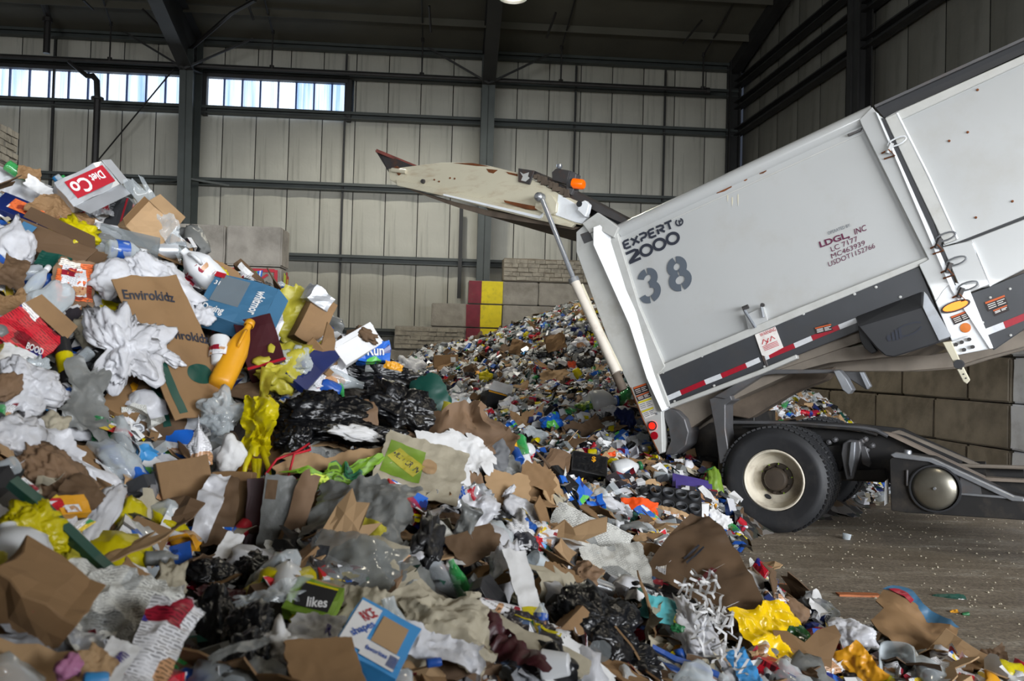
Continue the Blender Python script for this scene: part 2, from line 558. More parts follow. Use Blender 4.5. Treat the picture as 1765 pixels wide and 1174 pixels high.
# rigid frames: tapered column + rafter
def frame_at(s, haunch=1.3, parent=None, w=.34):
    root = None
    cz = hz(836, 130)
    mb = MB()
    # flanges and web of the column, deeper towards the top
    d0, d1 = .35, .75
    for side in (-1,):
        pass
    zt = cz
    fl_ = MB()
    fl_.prism([wb(s - w / 2, 0, .3 + d0), wb(s + w / 2, 0, .3 + d0), wb(s + w / 2, zt, .3 + d1), wb(s - w / 2, zt, .3 + d1)], -NB * .03)
    fl_.prism([wb(s - .012, 0, .3 + d0), wb(s - .012, zt, .3 + d1), wb(s - .012, zt, .22), wb(s - .012, 0, .22)], DB * .024)
    fl_.prism([wb(s - w / 2, 0, .22), wb(s + w / 2, 0, .22), wb(s + w / 2, EAVE, .22), wb(s - w / 2, EAVE, .22)], NB * .03)
    o = fl_.build('trim_%d' % (cols_s.index(s) + 1), M['steel'])
    o['kind'] = 'structure'
    # haunch and rafter going up under the roof towards the viewer
    r = MB()
    L0, L1 = .25, 34.0
    def top(d): return wb(s, EAVE + ROOF_SLOPE * min(d, 17) - ROOF_SLOPE * max(0, d - 17) - .12, d)
    for (da, db, ha, hb) in ((.25, 1.05, .9, 1.25), (1.05, 6.5, 1.25, .75), (6.5, 16.9, .75, .6)):
        A, B = top(da), top(db)
        z = Vector((0, 0, 1))
        r.prism([A + DB * -.012, B + DB * -.012, B + DB * -.012 - z * hb, A + DB * -.012 - z * ha], DB * .024)
        for (p, q) in (((A, B)), ((A - z * ha, B - z * hb))):
            r.beam(p, q, w, .03)
    rf = r.build('rafter', M['steel_dark'], o)
    # knee braces to the wall
    for sg in (-1, 1):
        MB().beam(wb(s, EAVE - 1.15, 1.2), wb(s + sg * 1.6, EAVE - .2, .9), .05, .05).build('knee_brace', M['steel_dark'], o)
        MB().beam(wb(s, GZ[2] - .02, .5), wb(s + sg * .95, GZ[2] - .1, .2), .07, .05).build('flange_brace', M['steel'], o)
for s in cols_s:
    frame_at(s)
# sagging roof
def roof_strip(s_a, s_b):
    V, F = [], []
    nd = 12
    for i in range(nd + 1):
        d = -.3 + 36 * i / nd
        z = EAVE + ROOF_SLOPE * (17 - abs(d - 17)) + .02
        V += [wb(s_a, z, d), wb(s_b, z, d)]
    for i in range(nd):
        F.append((2 * i, 2 * i + 1, 2 * i + 3, 2 * i + 2))
    return V, F
ceil_ = MB().add(*roof_strip(LEFT, RIGHT + 3.5)).build('ceiling', M['roof'])
ceil_['kind'] = 'structure'
for k in range(1, 12):      # purlins under the roof
    d = k * 1.5
    MB().beam(wb(LEFT, EAVE + ROOF_SLOPE * d - .1, d), wb(RIGHT + 1.5, EAVE + ROOF_SLOPE * d - .1, d), .03, .18).build('purlin', M['roof'], ceil_)

# right wall of metal cladding with dark girts and a column
RL = 12.0
def wr(t, z, off=0.0):     # t = metres from the corner towards the camera
    return PRt - DRt * t + NR * off + Vector((0, 0, z))
wall_right = MB().prism([wr(-.3, 0, -.3), wr(RL, 0, -.3), wr(RL, 14, -.3), wr(-.3, 14, -.3)], -NR * .1).build('wall_right', M['steel_dark'])
wall_right['kind'] = 'structure'
rz = [0, orr(1300, 560).z] + sorted([orr(1300, 336).z, orr(1300, 213).z, orr(1300, 166).z, orr(1300, 128).z]) + [EAVE + .9, 14]
rotR = Matrix(((-DRt.x, -NR.x, 0, 0), (-DRt.y, -NR.y, 0, 0), (0, 0, 1, 0), (0, 0, 0, 1)))
for r in range(len(rz) - 1):
    k = 0
    while k * 1.15 < 11.5:
        w = 1.15
        if rz[r + 1] - rz[r] > .15:
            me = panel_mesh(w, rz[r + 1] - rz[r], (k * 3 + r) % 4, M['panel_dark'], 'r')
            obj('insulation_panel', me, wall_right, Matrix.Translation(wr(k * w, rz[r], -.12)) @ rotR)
        k += 1
for z in rz[1:-1]:
    mb = MB()
    mb.beam(wr(0, z + .08, .1), wr(12, z + .08, .1), .22, .03)
    mb.beam(wr(0, z, .03), wr(12, z, .03), .04, .22)
    mb.beam(wr(0, z - .09, .1), wr(12, z - .09, .1), .22, .03)
    mb.build('girt', M['steel_dark'], wall_right)
tcol = (PRt - orr(1500, 60)).dot(DRt)
for t_, w_ in ((.15, .3), (tcol, .45)):
    mb = MB()
    mb.box(wr(t_, 6.5, .35), w_, .03, 13, DRt, NR)
    mb.box(wr(t_, 6.5, .2), .03, .4, 13, DRt, NR)
    mb.box(wr(t_, 6.5, .08), w_, .03, 13, DRt, NR)
    mb.build('column', M['steel_dark'], wall_right)
# gable rafter along the top of the right wall
mb = MB()
A = wr(0, EAVE - .1, .2); B = wr(14, EAVE + ROOF_SLOPE * 14 - .1, .2)
mb.beam(A, B, .3, .35)
mb.build('gable_rafter', M['steel_dark'], wall_right)
# left wall far outside the frame closes the hall
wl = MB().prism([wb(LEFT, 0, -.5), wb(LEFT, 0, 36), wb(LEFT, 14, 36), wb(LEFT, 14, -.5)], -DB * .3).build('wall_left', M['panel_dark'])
wl['kind'] = 'structure'

# unseen headers over the truck doors, added and shaped to shade the upper rear wall
wf = MB().prism([Vector((15, 3, 5.0)), Vector((-3.0, -9.4, 5.0)), Vector((-3.0, -9.4, 15)), Vector((15, 3, 15))], Vector((.17, -.25, 0))).build('added_door_header', M['panel_dark'])
wf['kind'] = 'structure'
wf2 = MB().prism([Vector((-3.0, -9.4, 4.4)), Vector((-18.0, -9.4, 4.4)), Vector((-18.0, -9.4, 15)), Vector((-3.0, -9.4, 15))], Vector((0, -.3, 0))).build('added_door_header', M['panel_dark'])
wf2['kind'] = 'structure'

# unseen block partition added behind the camera to shade the lower near heap
pw = MB()
for i in range(5):
    for j in range(9):
        pw.box((-8.4 + j * 1.55 + (.0 if i % 2 else .3), -2.6, .15 + i * .6), 1.52, .6, .58)
o = pw.build('trim_4', M['concrete'], bevel=.02)
o['kind'] = 'structure'

# sprinkler main with hangers
def wpt(u, v, off): return ob(u, v, off)
pipe = thing('sprinkler_pipe', 'dark sprinkler pipe running along the rear wall above the strip windows', 'pipe', wpt(600, 128, .9))
zz = wpt(600, 126, .9).z
pa, pb = (wpt(-300, 100, .9) - PB).dot(DB), (wpt(1220, 155, .9) - PB).dot(DB)
MB().tube([wb(pa, zz, .9), wb(pb, zz, .9)], .055).build('main_pipe', M['pipe'], pipe, smooth=True)
MB().tube([wb(pb - .06, zz, .9), wb(pb + .04, zz, .9)], .085).build('end_cap', M['pipe'], pipe, smooth=True)
for (u, ub, ut) in ((188, 188, 175), (468, 470, 452), (727, 727, 727), (967, 964, 990), (1212, 1208, 1256)):
    s = (wpt(u, 130, .9) - PB).dot(DB)
    s2 = (wpt(ut, 20, 2.2) - PB).dot(DB)
    a = wb(s, zz, .9); b = wb(s, zz + .95, .9); c = wb(s2, EAVE + ROOF_SLOPE * 3.2, 3.0)
    MB().tube([a, b], .022, 6).build('hanger_rod', M['pipe'], pipe)
    MB().tube([b, c], .022, 6).build('hanger_rod', M['pipe'], pipe)
    MB().tube([a - Vector((0, 0, .0)), a + Vector((0, 0, .1))], .06, 8).build('clamp', M['pipe'], pipe)
    MB().tube([b - Vector((0, 0, .05)), b + Vector((0, 0, .06))], .045, 8).build('clamp', M['pipe'], pipe)
riser = thing('riser_pipe', 'dark upright pipe with an elbow crossing the strip window', 'pipe', wpt(168, 300, 1.2))
pts = [wpt(118, 106, .95), wpt(150, 131, 1.1), wpt(160, 131, 1.15), wpt(167, 139, 1.2), wpt(168, 170, 1.2)]
p_ = wpt(168, 170, 1.2)
MB().tube(pts, [.04, .06, .075, .075, .075]).build('elbow', M['pipe'], riser, smooth=True)
MB().tube([p_, Vector((p_.x, p_.y, .3))], .085).build('pipe_length', M['pipe'], riser, smooth=True)
MB().tube([p_ - Vector((0, 0, .03)), p_ + Vector((0, 0, .03))], .15, 12).build('flange', M['pipe'], riser)
dropp = thing('drop_pipe', 'thick dark pipe dropping from the roof to the sprinkler main', 'pipe', wpt(80, 60, 1.1))
q = wpt(80, 92, .9)
MB().tube([q, Vector((q.x, q.y, wpt(80, 28, .9).z)), wpt(74, 2, 1.4)], .085).build('pipe_length', M['pipe'], dropp, smooth=True)
MB().tube([q + Vector((0, 0, .8)), q + Vector((0, 0, .9))], .12).build('coupling', M['pipe'], dropp, smooth=True)
rod = MB().tube([wpt(162, 285, .35), wpt(322, 92, .6)], .022, 6).build('brace_rod', M['pipe'])
tag(rod, 'thin slanting brace rod crossing the strip window beside the upright pipe', 'brace rod')
rod = MB().tube([wpt(322, 90, .7), wpt(400, 22, 2.6), wpt(440, 0, 3.2)], .05, 6).build('brace_rod', M['pipe'])
tag(rod, 'slanting brace under the roof from the first rafter', 'brace rod')
for (a, b) in (((740, 10), (743, 55)), ((958, 22), (942, 65)), ((1210, 35), (1177, 75)), ((245, 15), (305, 75)), ((143, 0), (160, 16)), ((425, 0), (437, 34))):
    o = MB().tube([wpt(a[0], a[1], 2.6), wpt(b[0], b[1], 2.0)], .03, 6).build('purlin_brace', M['pipe'], ceil_)

# high bay lamp glowing at the top edge of the view
lp = at_depth(884, -3, 15.5)
lamp = thing('high_bay_lamp', 'glowing high bay lamp hanging under the roof near the middle rafter', 'lamp', lp)
M['lamp'] = mat('lamp_glow', (1, .95, .85), .5, emit=(1, .95, .82), estr=14)
M['alu'] = mat('spun_aluminium', srgb(190, 190, 188), .3, .9)
MB().lathe([(.04, .42), (.09, .40), (.12, .25), (.24, .05), (.26, 0)], lp, Vector((0, 0, 1)), X0, 20).build('shade', M['alu'], lamp, smooth=True)
MB().lathe([(0, .0), (.14, .01), (.15, .06), (.08, .15), (0, .17)], lp, Vector((0, 0, 1)), X0, 16).build('bulb', M['lamp'], lamp, smooth=True)
MB().tube([lp + Vector((0, 0, .4)), lp + Vector((0, 0, 5))], .01, 6).build('cord', M['pipe'], lamp)
light('lamp_light', 'SPOT', lp - Vector((0, 0, .05)), 450, (1, .9, .72), lp - Vector((0, 0, 5)), .15, spot=150)
light('lamp_light_glow', 'POINT', lp + Vector((0, .9, 1.2)), 35, (.85, 1, .95), size=.3)
for (x, y) in ((2.6, 4.2), (7.5, 4.5), (-3.0, 17.0)):  # the rear wall lamp is added out of view to brighten that wall
    q = Vector((x, y, 8.6 if y < 10 else 9.9))
    lm = thing('high_bay_lamp', {2.6: 'high bay lamp above the tipping truck', 7.5: 'high bay lamp over the open floor near the right wall', -3.0: 'added high bay lamp out of view brightening the rear wall'}[x], 'lamp', q)
    MB().lathe([(.04, .42), (.09, .40), (.12, .25), (.24, .05), (.26, 0)], q, Vector((0, 0, 1)), X0, 20).build('shade', M['alu'], lm, smooth=True)
    MB().lathe([(0, .0), (.20, .01), (.21, .06), (.08, .15), (0, .17)], q, Vector((0, 0, 1)), X0, 16).build('bulb', M['lamp'], lm, smooth=True)
    light('lamp_light', 'SPOT', q - Vector((0, 0, .05)), 260 if y < 10 else 1500, (1, .9, .72) if y < 10 else (1, .97, .86), q - Vector((0, -.6, 5)), .2, spot=140)

# ------------------------------------------------------------------ concrete blocks
BH = .61
bl_cache = {}
def block_mesh(L, m, rough, seed):
    k = (round(L, 2), m.name, seed)
    if k in bl_cache: return bl_cache[k]
    bm = bmesh.new()
    bmesh.ops.create_cube(bm, size=1)
    bmesh.ops.scale(bm, vec=(L - .018, BH - .02, BH - .016), verts=bm.verts)
    bmesh.ops.bevel(bm, geom=list(bm.edges), offset=.022, segments=2, affect='EDGES')
    bmesh.ops.subdivide_edges(bm, edges=[e for e in bm.edges if e.calc_length() > .3], cuts=5, use_grid_fill=True)
    for v in bm.verts:
        n_ = noise.noise(v.co * 3 + Vector((seed * 9, 0, 0))) * .010 + noise.noise(v.co * 11 + Vector((seed, 0, 0))) * .006
        v.co += v.co.normalized() * n_ * (2.2 if rough else 1)
    me = bpy.data.meshes.new('concrete_block')
    bm.to_mesh(me); bm.free()
    me.materials.append(m)
    bl_cache[k] = me
    if rough:
        # raised stones on the face
        pass
    return me

def stone_face(L, seed):
    k = ('sf', round(L, 2), seed)
    if k in bl_cache: return bl_cache[k]
    r = random.Random(seed)
    mb = MB()
    z = -BH / 2 + .03
    rows_ = 5
    hh = (BH - .06) / rows_
    for j in range(rows_):
        x = -L / 2 + .03
        while x < L / 2 - .05:
            w = r.uniform(.14, .36)
            if x + w > L / 2 - .05: w = L / 2 - .03 - x
            g = .006
            dpt = r.uniform(.018, .045)
            j2 = hh * (r.choice((1, 1, 1, .8)))
            q = [Vector((x + g, 0, z + g)), Vector((x + w - g, 0, z + g + r.uniform(-.01, .01))), Vector((x + w - g, 0, z + j2 - g)), Vector((x + g, 0, z + j2 - g + r.uniform(-.01, .01)))]
            mb.prism(q, Vector((0, -dpt, 0)))
            x += w
        z += hh
    me = mesh_of('stone_facing', mb.V, mb.F, M['concrete_stone'])
    bl_cache[k] = me
    return me

def place_block(parent, c, D, L, m, seed=0, stone=False):
    Nn = Vector((D.y, -D.x, 0))
    mw = Matrix(((D.x, -Nn.x, 0, c.x), (D.y, -Nn.y, 0, c.y), (0, 0, 1, c.z), (0, 0, 0, 1)))
    o = obj('concrete_block', block_mesh(L, m, stone, seed % 3), parent, mw)
    if stone:
        f = obj('stone_facing', stone_face(L, seed % 2), o, mw @ Matrix.Translation((0, -BH / 2 + .012, 0)))
        f['kind'] = 'stuff'
    return o

# stepped block wall at the rear, with dark red and yellow painted stripes
bw = thing('stepped_block_wall', 'stepped grey concrete block wall with painted red and yellow stripe', 'block wall', at_depth(830, 720, 22.2))
PS = at_depth(830, 560, 22.3)
def osx(u, v=520): 
    p = on_plane(u, v, PS, NB); return (p - PS).dot(DB)
rowz = lambda i: i * BH + BH / 2
brow = {6: [(865, 1016, 1), (1016, 1160, 1)], 5: [(806, 928, 0), (928, 1046, 0), (1046, 1160, 0)], 4: [(743, 866, 0), (866, 988, 0), (988, 1110, 0)],
        3: [(681, 804, 1), (804, 866, 0), (866, 990, 0), (990, 1110, 0)], 2: [(620, 741, 0), (741, 862, 0), (862, 985, 0), (985, 1107, 0)], 1: [(560, 681, 0), (681, 803, 0), (803, 925, 0)], 0: [(620, 741, 0), (741, 862, 0)]}
for i, L_ in brow.items():
    for j, (ua, ub_, st) in enumerate(L_):
        sa, sb = osx(ua), osx(ub_)
        c = PS + DB * (sa + sb) / 2 - NB * BH / 2; c.z = rowz(i)
        place_block(bw, c, DB, sb - sa, M['concrete_brown'] if (st and i == 6) else M['concrete'], i * 3 + j, bool(st))
def stripe(ua, ub_, i, m, nm):
    sa, sb = osx(ua), osx(ub_)
    r = random.Random(i)
    z0, z1 = i * BH + .02, (i + 1) * BH - .02
    e = [r.uniform(-.015, .015) for _ in range(4)]
    P_ = [PS + DB * (sa + e[0]), PS + DB * (sb + e[1]), PS + DB * (sb + e[2]), PS + DB * (sa + e[3])]
    P_[0].z = P_[1].z = z0; P_[2].z = P_[3].z = z1
    P_ = [p + NB * .03 for p in P_]
    MB().prism(P_, -NB * .05).build(nm, m, bw)
for i in (5, 4, 3, 2):
    stripe(806.5 if i == 5 else 804.5, 829, i, M['paint_red'], 'red_stripe')
    stripe(829, 865.5, i, M['paint_yellow'], 'yellow_stripe')

# near block pier on the left with red spray paint
pier = thing('block_pier', 'pale concrete block pier sprayed with red lines behind the near heap', 'block wall', at_depth(440, 880, 13.1))
PP = at_depth(487, 424, 13.05)
def opx(u): return (on_plane(u, 424, PP, NB) - PP).dot(DB)
ptop = on_plane(440, 389, PP, NB).z
for i in range(6):
    z = ptop - BH / 2 - i * BH
    cuts = [(115, 280), (280, 388), (388, 487)] if i == 0 else [(60, 230), (230, 345), (345, 487)] if i % 2 else [(115, 280), (280, 388), (388, 487)]
    for j, (a, b) in enumerate(cuts):
        a, b = opx(a), opx(b)
        c = PP + DB * (a + b) / 2 - NB * BH / 2; c.z = z
        place_block(pier, c, DB, b - a, M['concrete'], i + j)
z = ptop - BH * 1.5
def pierpt(s, dz, off=.02):
    p = PP + DB * s + NB * off; p.z = ptop - BH + dz; return p
sp_ = MB()
def stroke(mb, A, B, w, nrm):
    A, B = Vector(A), Vector(B)
    d = (B - A).normalized(); sd = d.cross(nrm).normalized() * w / 2
    mb.prism([A - sd, A + sd, B + sd, B - sd], nrm * .006)
x487 = opx(487); x390 = opx(392)
stroke(sp_, pierpt(x390, -.06), pierpt(x487 - .1, -.06), .05, NB)
stroke(sp_, pierpt(x487 - .08, -.05), pierpt(x487 - .08, -.6), .05, NB)
stroke(sp_, pierpt(x390 + .3, -.35), pierpt(x487 - .2, -.12), .035, NB)
stroke(sp_, pierpt(x487 - .1, -.3), pierpt(x487 - .2, -.58), .03, NB)
stroke(sp_, pierpt(x390, -.58), pierpt(x487 - .1, -.57), .045, NB)
sp_.build('spray_line', M['spray_red'], pier)
NE = DB.copy()
for k, (m_, dz0, dz1, yy) in enumerate((('spray_green', -.08, -.6, .15), ('spray_green', -.1, -.6, .25), ('spray_red', -.05, -.58, .33), ('spray_red', -.1, -.6, .45), ('spray_green', -.15, -.58, .4))):
    e_ = MB()
    A = PP + DB * (x487 + .012) - NB * yy; A.z = ptop - BH + dz0
    B = PP + DB * (x487 + .012) - NB * (yy - .05); B.z = ptop - BH + dz1
    stroke(e_, A, B, .05, NE)
    e_.build('spray_line', M[m_], pier)

# left partition running away from the camera, stone faced
lw = thing('left_block_wall', 'tall stone faced concrete block wall at the left edge above the heap', 'block wall', at_depth(29, 700, 13.9))
LC = at_depth(29, 226, 13.9)
ltop = LC.z
DLw = Vector((-0.118, 1, 0)).normalized()
for i in range(9):
    for j in range(4):
        L_ = 1.5
        off = (0 if i % 2 == 0 else .75)
        if i % 2 and j == 0:
            L_ = .75; c = LC - DLw * .375
        else:
            c = LC - DLw * (j * 1.5 + .75 - (off if i % 2 else 0))
        c = c + Vector((-BH / 2, 0, 0)); c.z = ltop - BH / 2 - i * BH
        if c.z < 0: continue
        Dm = DLw
        Nn = Vector((Dm.y, -Dm.x, 0))
        mw = Matrix(((Dm.x, -Nn.x, 0, c.x), (Dm.y, -Nn.y, 0, c.y), (0, 0, 1, c.z), (0, 0, 0, 1)))
        o = obj('concrete_block', block_mesh(L_, M['concrete'], True, i % 3), lw, mw)
        if i < 3 and j < 3:
            f = obj('stone_facing', stone_face(L_, j % 2), o, mw @ Matrix.Translation((0, -BH / 2 + .012, 0)))
            f['kind'] = 'stuff'

# right block wall behind the truck, whitewashed end
rw = thing('right_block_wall', 'brown stained concrete block wall beyond the truck chassis', 'block wall', at_depth(1735, 860, 11.4))
PE = at_depth(1735, 688, 11.4)
for i in range(5):
    lens = [.85, 1.63, 1.63, 1.63, 1.63, 1.63, 1.63] if i % 2 == 0 else [1.63] * 7
    t = .0
    for j, L_ in enumerate(lens):
        c = PE + DRt * (t + L_ / 2) + Vector((BH / 2, 0, 0)); c.z = rowz(i) + .02
        Dm = -DRt
        Nn = NR
        mw = Matrix(((Dm.x, -Nn.x, 0, c.x), (Dm.y, -Nn.y, 0, c.y), (0, 0, 1, c.z), (0, 0, 0, 1)))
        obj('concrete_block', block_mesh(L_, M['concrete_brown'], False, (i + j) % 3), rw, mw)
        t += L_
ww = thing('white_block_end', 'whitewashed concrete block wall end beyond the truck at the frame edge', 'block wall', PE + Vector((1, 0, -1)))
for i in range(5):
    for j in range(1):
        c = PE + Vector((.02 + .32 + (.0 if i % 2 else .03), -.31, 0)); c.z = rowz(i) + .02
        place_block(ww, c, Vector((1, 0.03, 0)).normalized(), .62, M['concrete_white'], i + j)

# ------------------------------------------------------------------ the tipping truck
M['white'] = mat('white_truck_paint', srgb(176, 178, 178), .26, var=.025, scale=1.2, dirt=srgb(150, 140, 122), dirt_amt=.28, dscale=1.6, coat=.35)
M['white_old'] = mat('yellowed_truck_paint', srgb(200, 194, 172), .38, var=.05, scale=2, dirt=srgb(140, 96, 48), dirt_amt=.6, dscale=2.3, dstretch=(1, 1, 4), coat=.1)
M['white_lit'] = mat('lit_white_paint', srgb(232, 236, 240), .35, var=.02, dirt=srgb(170, 160, 140), dirt_amt=.25, dscale=3)  # lighter copy of the truck white, brightness of lit faces put into it
M['greyframe'] = mat('dusty_white_frame_paint', srgb(184, 185, 182), .5, var=.05, dirt=srgb(130, 118, 98), dirt_amt=.4, dscale=3.2)
M['skirt'] = mat('charcoal_skirt_panel', srgb(58, 60, 64), .42, var=.08, dirt=srgb(90, 86, 80), dirt_amt=.25, dscale=3)
M['black_box'] = mat('matt_black_cover', srgb(44, 45, 48), .5, var=.08)
M['chassis'] = mat('black_greasy_chassis', srgb(34, 33, 33), .55, var=.2, dirt=srgb(92, 82, 70), dirt_amt=.5, dscale=4)
M['rustbrown'] = mat('muddy_brown_steel', srgb(96, 84, 72), .75, var=.25, dirt=srgb(60, 48, 38), dirt_amt=.6, dscale=4)
M['greybeam'] = mat('dusty_grey_beam', srgb(124, 115, 104), .6, var=.12, dirt=srgb(96, 82, 68), dirt_amt=.6, dscale=2.5)
M['tire'] = mat('tyre_rubber', srgb(36, 37, 40), .6, var=.15, dirt=srgb(80, 76, 72), dirt_amt=.35, dscale=5)
M['rim'] = mat('cream_painted_rim', srgb(212, 204, 186), .5, var=.08, dirt=srgb(120, 98, 76), dirt_amt=.6, dscale=6)
M['hub'] = mat('greasy_brown_hub', srgb(70, 60, 50), .6, var=.2, dirt=srgb(40, 34, 28), dirt_amt=.7, dscale=8)
M['lime'] = mat('lime_green_nut_marker', srgb(150, 185, 50), .5)
M['chrome'] = mat('chromed_rod', srgb(200, 206, 216), .22, .75, var=.02)
M['galv'] = mat('bright_galvanised_steel', srgb(168, 172, 178), .38, .7, var=.1, dirt=srgb(110, 96, 80), dirt_amt=.4, dscale=5)
M['steelgrey'] = mat('worn_grey_steel', srgb(92, 92, 94), .5, .3, var=.15, dirt=srgb(100, 74, 52), dirt_amt=.5, dscale=5)
M['amber'] = mat('amber_lens', srgb(240, 110, 10), .25, emit=srgb(255, 90, 5), estr=.35)
M['amber_lit'] = mat('lit_amber_lens', srgb(255, 140, 10), .3, emit=srgb(255, 122, 6), estr=1.25)
M['amber_plain'] = mat('amber_reflector', srgb(206, 110, 12), .35)
M['red_lit'] = mat('lit_red_lens', srgb(255, 30, 20), .3, emit=srgb(255, 30, 15), estr=2.0)
M['red_plain'] = mat('red_reflector', srgb(160, 12, 30), .35)
M['tape_red'] = mat('red_reflective_tape', srgb(158, 16, 38), .4, var=.1, scale=30)
M['tape_white'] = mat('white_reflective_tape', srgb(205, 208, 212), .4, var=.06, scale=30)
M['ink'] = mat('charcoal_lettering', srgb(38, 42, 54), .5, var=.02)
M['grey38'] = mat('grey_stencil_paint', srgb(84, 92, 102), .5, var=.04)
M['maroon'] = mat('maroon_lettering', srgb(88, 18, 56), .5, var=.02)
M['decal_white'] = mat('white_decal', srgb(225, 222, 218), .5, var=.05, dirt=srgb(170, 110, 100), dirt_amt=.4, dscale=14)
M['decal_dark'] = mat('dark_warning_decal', srgb(44, 34, 34), .5, var=.1)
M['orange_ink'] = mat('orange_decal_band', srgb(200, 92, 40), .5)
M['yellow_ink'] = mat('yellow_decal_band', srgb(225, 210, 40), .5)
M['red_ink'] = mat('red_decal_ink', srgb(190, 50, 60), .5)
M['rust'] = mat('rust_streaks', srgb(112, 62, 26), .85, var=.3, scale=12)
M['darkmetal'] = mat('dark_grey_bracket', srgb(66, 64, 64), .55, .2, var=.15, dirt=srgb(120, 76, 50), dirt_amt=.55, dscale=6)

BT = R(31)
TF = Vector((math.cos(BT), -math.sin(BT), 0))
TN = Vector((-math.sin(BT), -math.cos(BT), 0))
TZ = Vector((0, 0, 1))
d_ = ray(1333, 828)
t_ = (.52 - EYE.z) / d_.z
WC = EYE + d_ * t_                                   # centre of the outer face of the near tyre
T0 = Vector((WC.x, WC.y, 0))
def tp(u, v, n=0.0):                                 # pixel on the truck's side plane at offset n
    return on_plane(u, v, T0 + TN * n, TN)
def sh(s, h, n=0.0):
    return T0 + TF * s + TZ * h + TN * n
def shp(u, v, n=0.0):
    p = tp(u, v, n) - T0
    return p.dot(TF), p.z

truck = thing('garbage_truck', 'white tipping garbage truck numbered 38 emptying its load', 'garbage truck', T0)

def plate(name, px, n0, depth, m, parent=truck, bevel=.006, smooth=False):
    return MB().prism([tp(u, v, n0) for u, v in px], -TN * depth).build(name, m, parent, smooth, bevel)

# hopper body (deep, recessed side panel)
hopper = plate('hopper_body', [(1064, 404), (1085, 392), (1300, 292), (1495, 205), (1508, 212), (1606, 447), (1375, 536), (1145, 633), (1098, 530)], -.02, 2.35, M['white'], bevel=.0)
# rounded top edge of the body
a, b = tp(1070, 399, -.06), tp(1506, 196, -.06)
MB().tube([a, b], .085, 16).build('top_rail', M['white'], hopper, smooth=True)
plate('seam_line', [(1078, 414), (1490, 227), (1490, 229), (1078, 416)], -.012, .02, M['greyframe'], hopper, bevel=0)
# roof of hopper
# rear frame
rear = plate('rear_frame', [(993, 400), (1011, 384), (1030, 368), (1062, 388), (1066, 412), (1102, 530), (1146, 632), (1134, 645), (1155, 700), (1140, 708), (1142, 780), (1135, 783), (1107, 722), (1085, 668), (1053, 600), (993, 434)], .05, .16, M['greyframe'])
# bright chamfered strip: leans from the proud rear frame down to the recessed panel
P_in = [(1023, 392), (1023, 422), (1085, 560), (1115, 652), (1141, 709)]
P_out = [(1060, 412), (1064, 414), (1101, 530), (1133, 644), (1154, 702)]
V = [tp(u, v, .13) for u, v in P_in] + [tp(u, v, .02) for u, v in P_out]
V += [p - TN * .1 for p in V]
F = []
k = len(P_in)
for i in range(k - 1):
    F.append((i, i + 1, k + i + 1, k + i)); F.append((2 * k + i + 1, 2 * k + i, 3 * k + i, 3 * k + i + 1))
F += [(0, k, 3 * k, 2 * k), (k - 1, 3 * k - 1, 4 * k - 1, 2 * k - 1)]
for i in range(k - 1):
    F += [(i + 1, i, 2 * k + i, 2 * k + i + 1), (k + i, k + i + 1, 3 * k + i + 1, 3 * k + i)]
MB().add(V, F).build('chamfer_strip', M['white_lit'], rear)
MB().add([tp(1023, 392, .13), tp(1034, 388, .10), tp(1062, 413, .02), tp(1023, 422, .13), tp(1023, 392, .04), tp(1034, 388, .03), tp(1062, 413, .0), tp(1023, 422, .03)],
         [(0, 3, 2, 1), (4, 5, 6, 7), (0, 1, 5, 4), (1, 2, 6, 5), (2, 3, 7, 6), (3, 0, 4, 7)]).build('chamfer_cap', M['white_lit'], rear)
plate('gusset_plate', [(1003, 385), (1030, 366), (1048, 378), (1066, 392), (1058, 410), (1030, 395), (1016, 402)], .09, .05, M['greyframe'], rear)
plate('window_recess', [(1000, 404), (1016, 398), (1022, 414), (1007, 420)], .055, .01, M['steelgrey'], rear, bevel=0)
plate('upper_rail', [(1144, 627), (1375, 531), (1603, 440), (1605, 450), (1375, 545), (1135, 646)], .035, .10, M['greyframe'], hopper)
plate('lower_rail', [(1153, 697), (1310, 637), (1372, 611), (1374, 618), (1311, 645), (1154, 704)], .045, .10, M['greyframe'], hopper)
skirt = plate('side_skirt', [(1132, 645), (1375, 543), (1584, 459), (1625, 556), (1480, 570), (1372, 613), (1310, 640), (1153, 700)], .02, .06, M['skirt'])
for (u, v) in ((1143, 642), (1210, 614), (1163, 692), (1231, 665), (1385, 541), (1473, 507), (1510, 495), (1570, 460), (1318, 632), (1552, 512)):
    c = tp(u, v, .02)
    MB().lathe([(0, .012), (.012, .010), (.014, 0)], c, TN, TF, 8).build('bolt', M['greyframe'], skirt)
tape = [((1148, 692), (1173, 681), 'w'), ((1173, 681), (1215, 663), 'r'), ((1215, 663), (1243, 652), 'w'), ((1243, 652), (1286, 634), 'r'), ((1286, 634), (1309, 624), 'w'),
        ((1318, 621), (1325, 618), 'w'), ((1325, 618), (1369, 600), 'r'), ((1369, 600), (1399, 587), 'w'), ((1399, 587), (1446, 568), 'r'), ((1446, 568), (1476, 556), 'w')]
for (a, b, c) in tape:
    plate('reflective_tape', [(a[0] - 1.5, a[1] - 8), (b[0] - 1.5, b[1] - 8), (b[0] + 2, b[1]), (a[0] + 2, a[1])], .026, .007, M['tape_red'] if c == 'r' else M['tape_white'], skirt, bevel=0)
plate('seam_strip', [(1299, 576), (1303, 574), (1326, 636), (1320, 638)], .03, .015, M['darkmetal'], skirt)

class Quad:
    """maps unit coordinates onto a parallelogram on the truck side given by three pixels"""
    def __init__(s, o, x, y, n):
        s.o, s.ex, s.ey, s.n = tp(*o, n), tp(*x, n) - tp(*o, n), tp(*y, n) - tp(*o, n), n
    def __call__(s, a, b, out=0.0): return s.o + s.ex * a + s.ey * b + TN * out

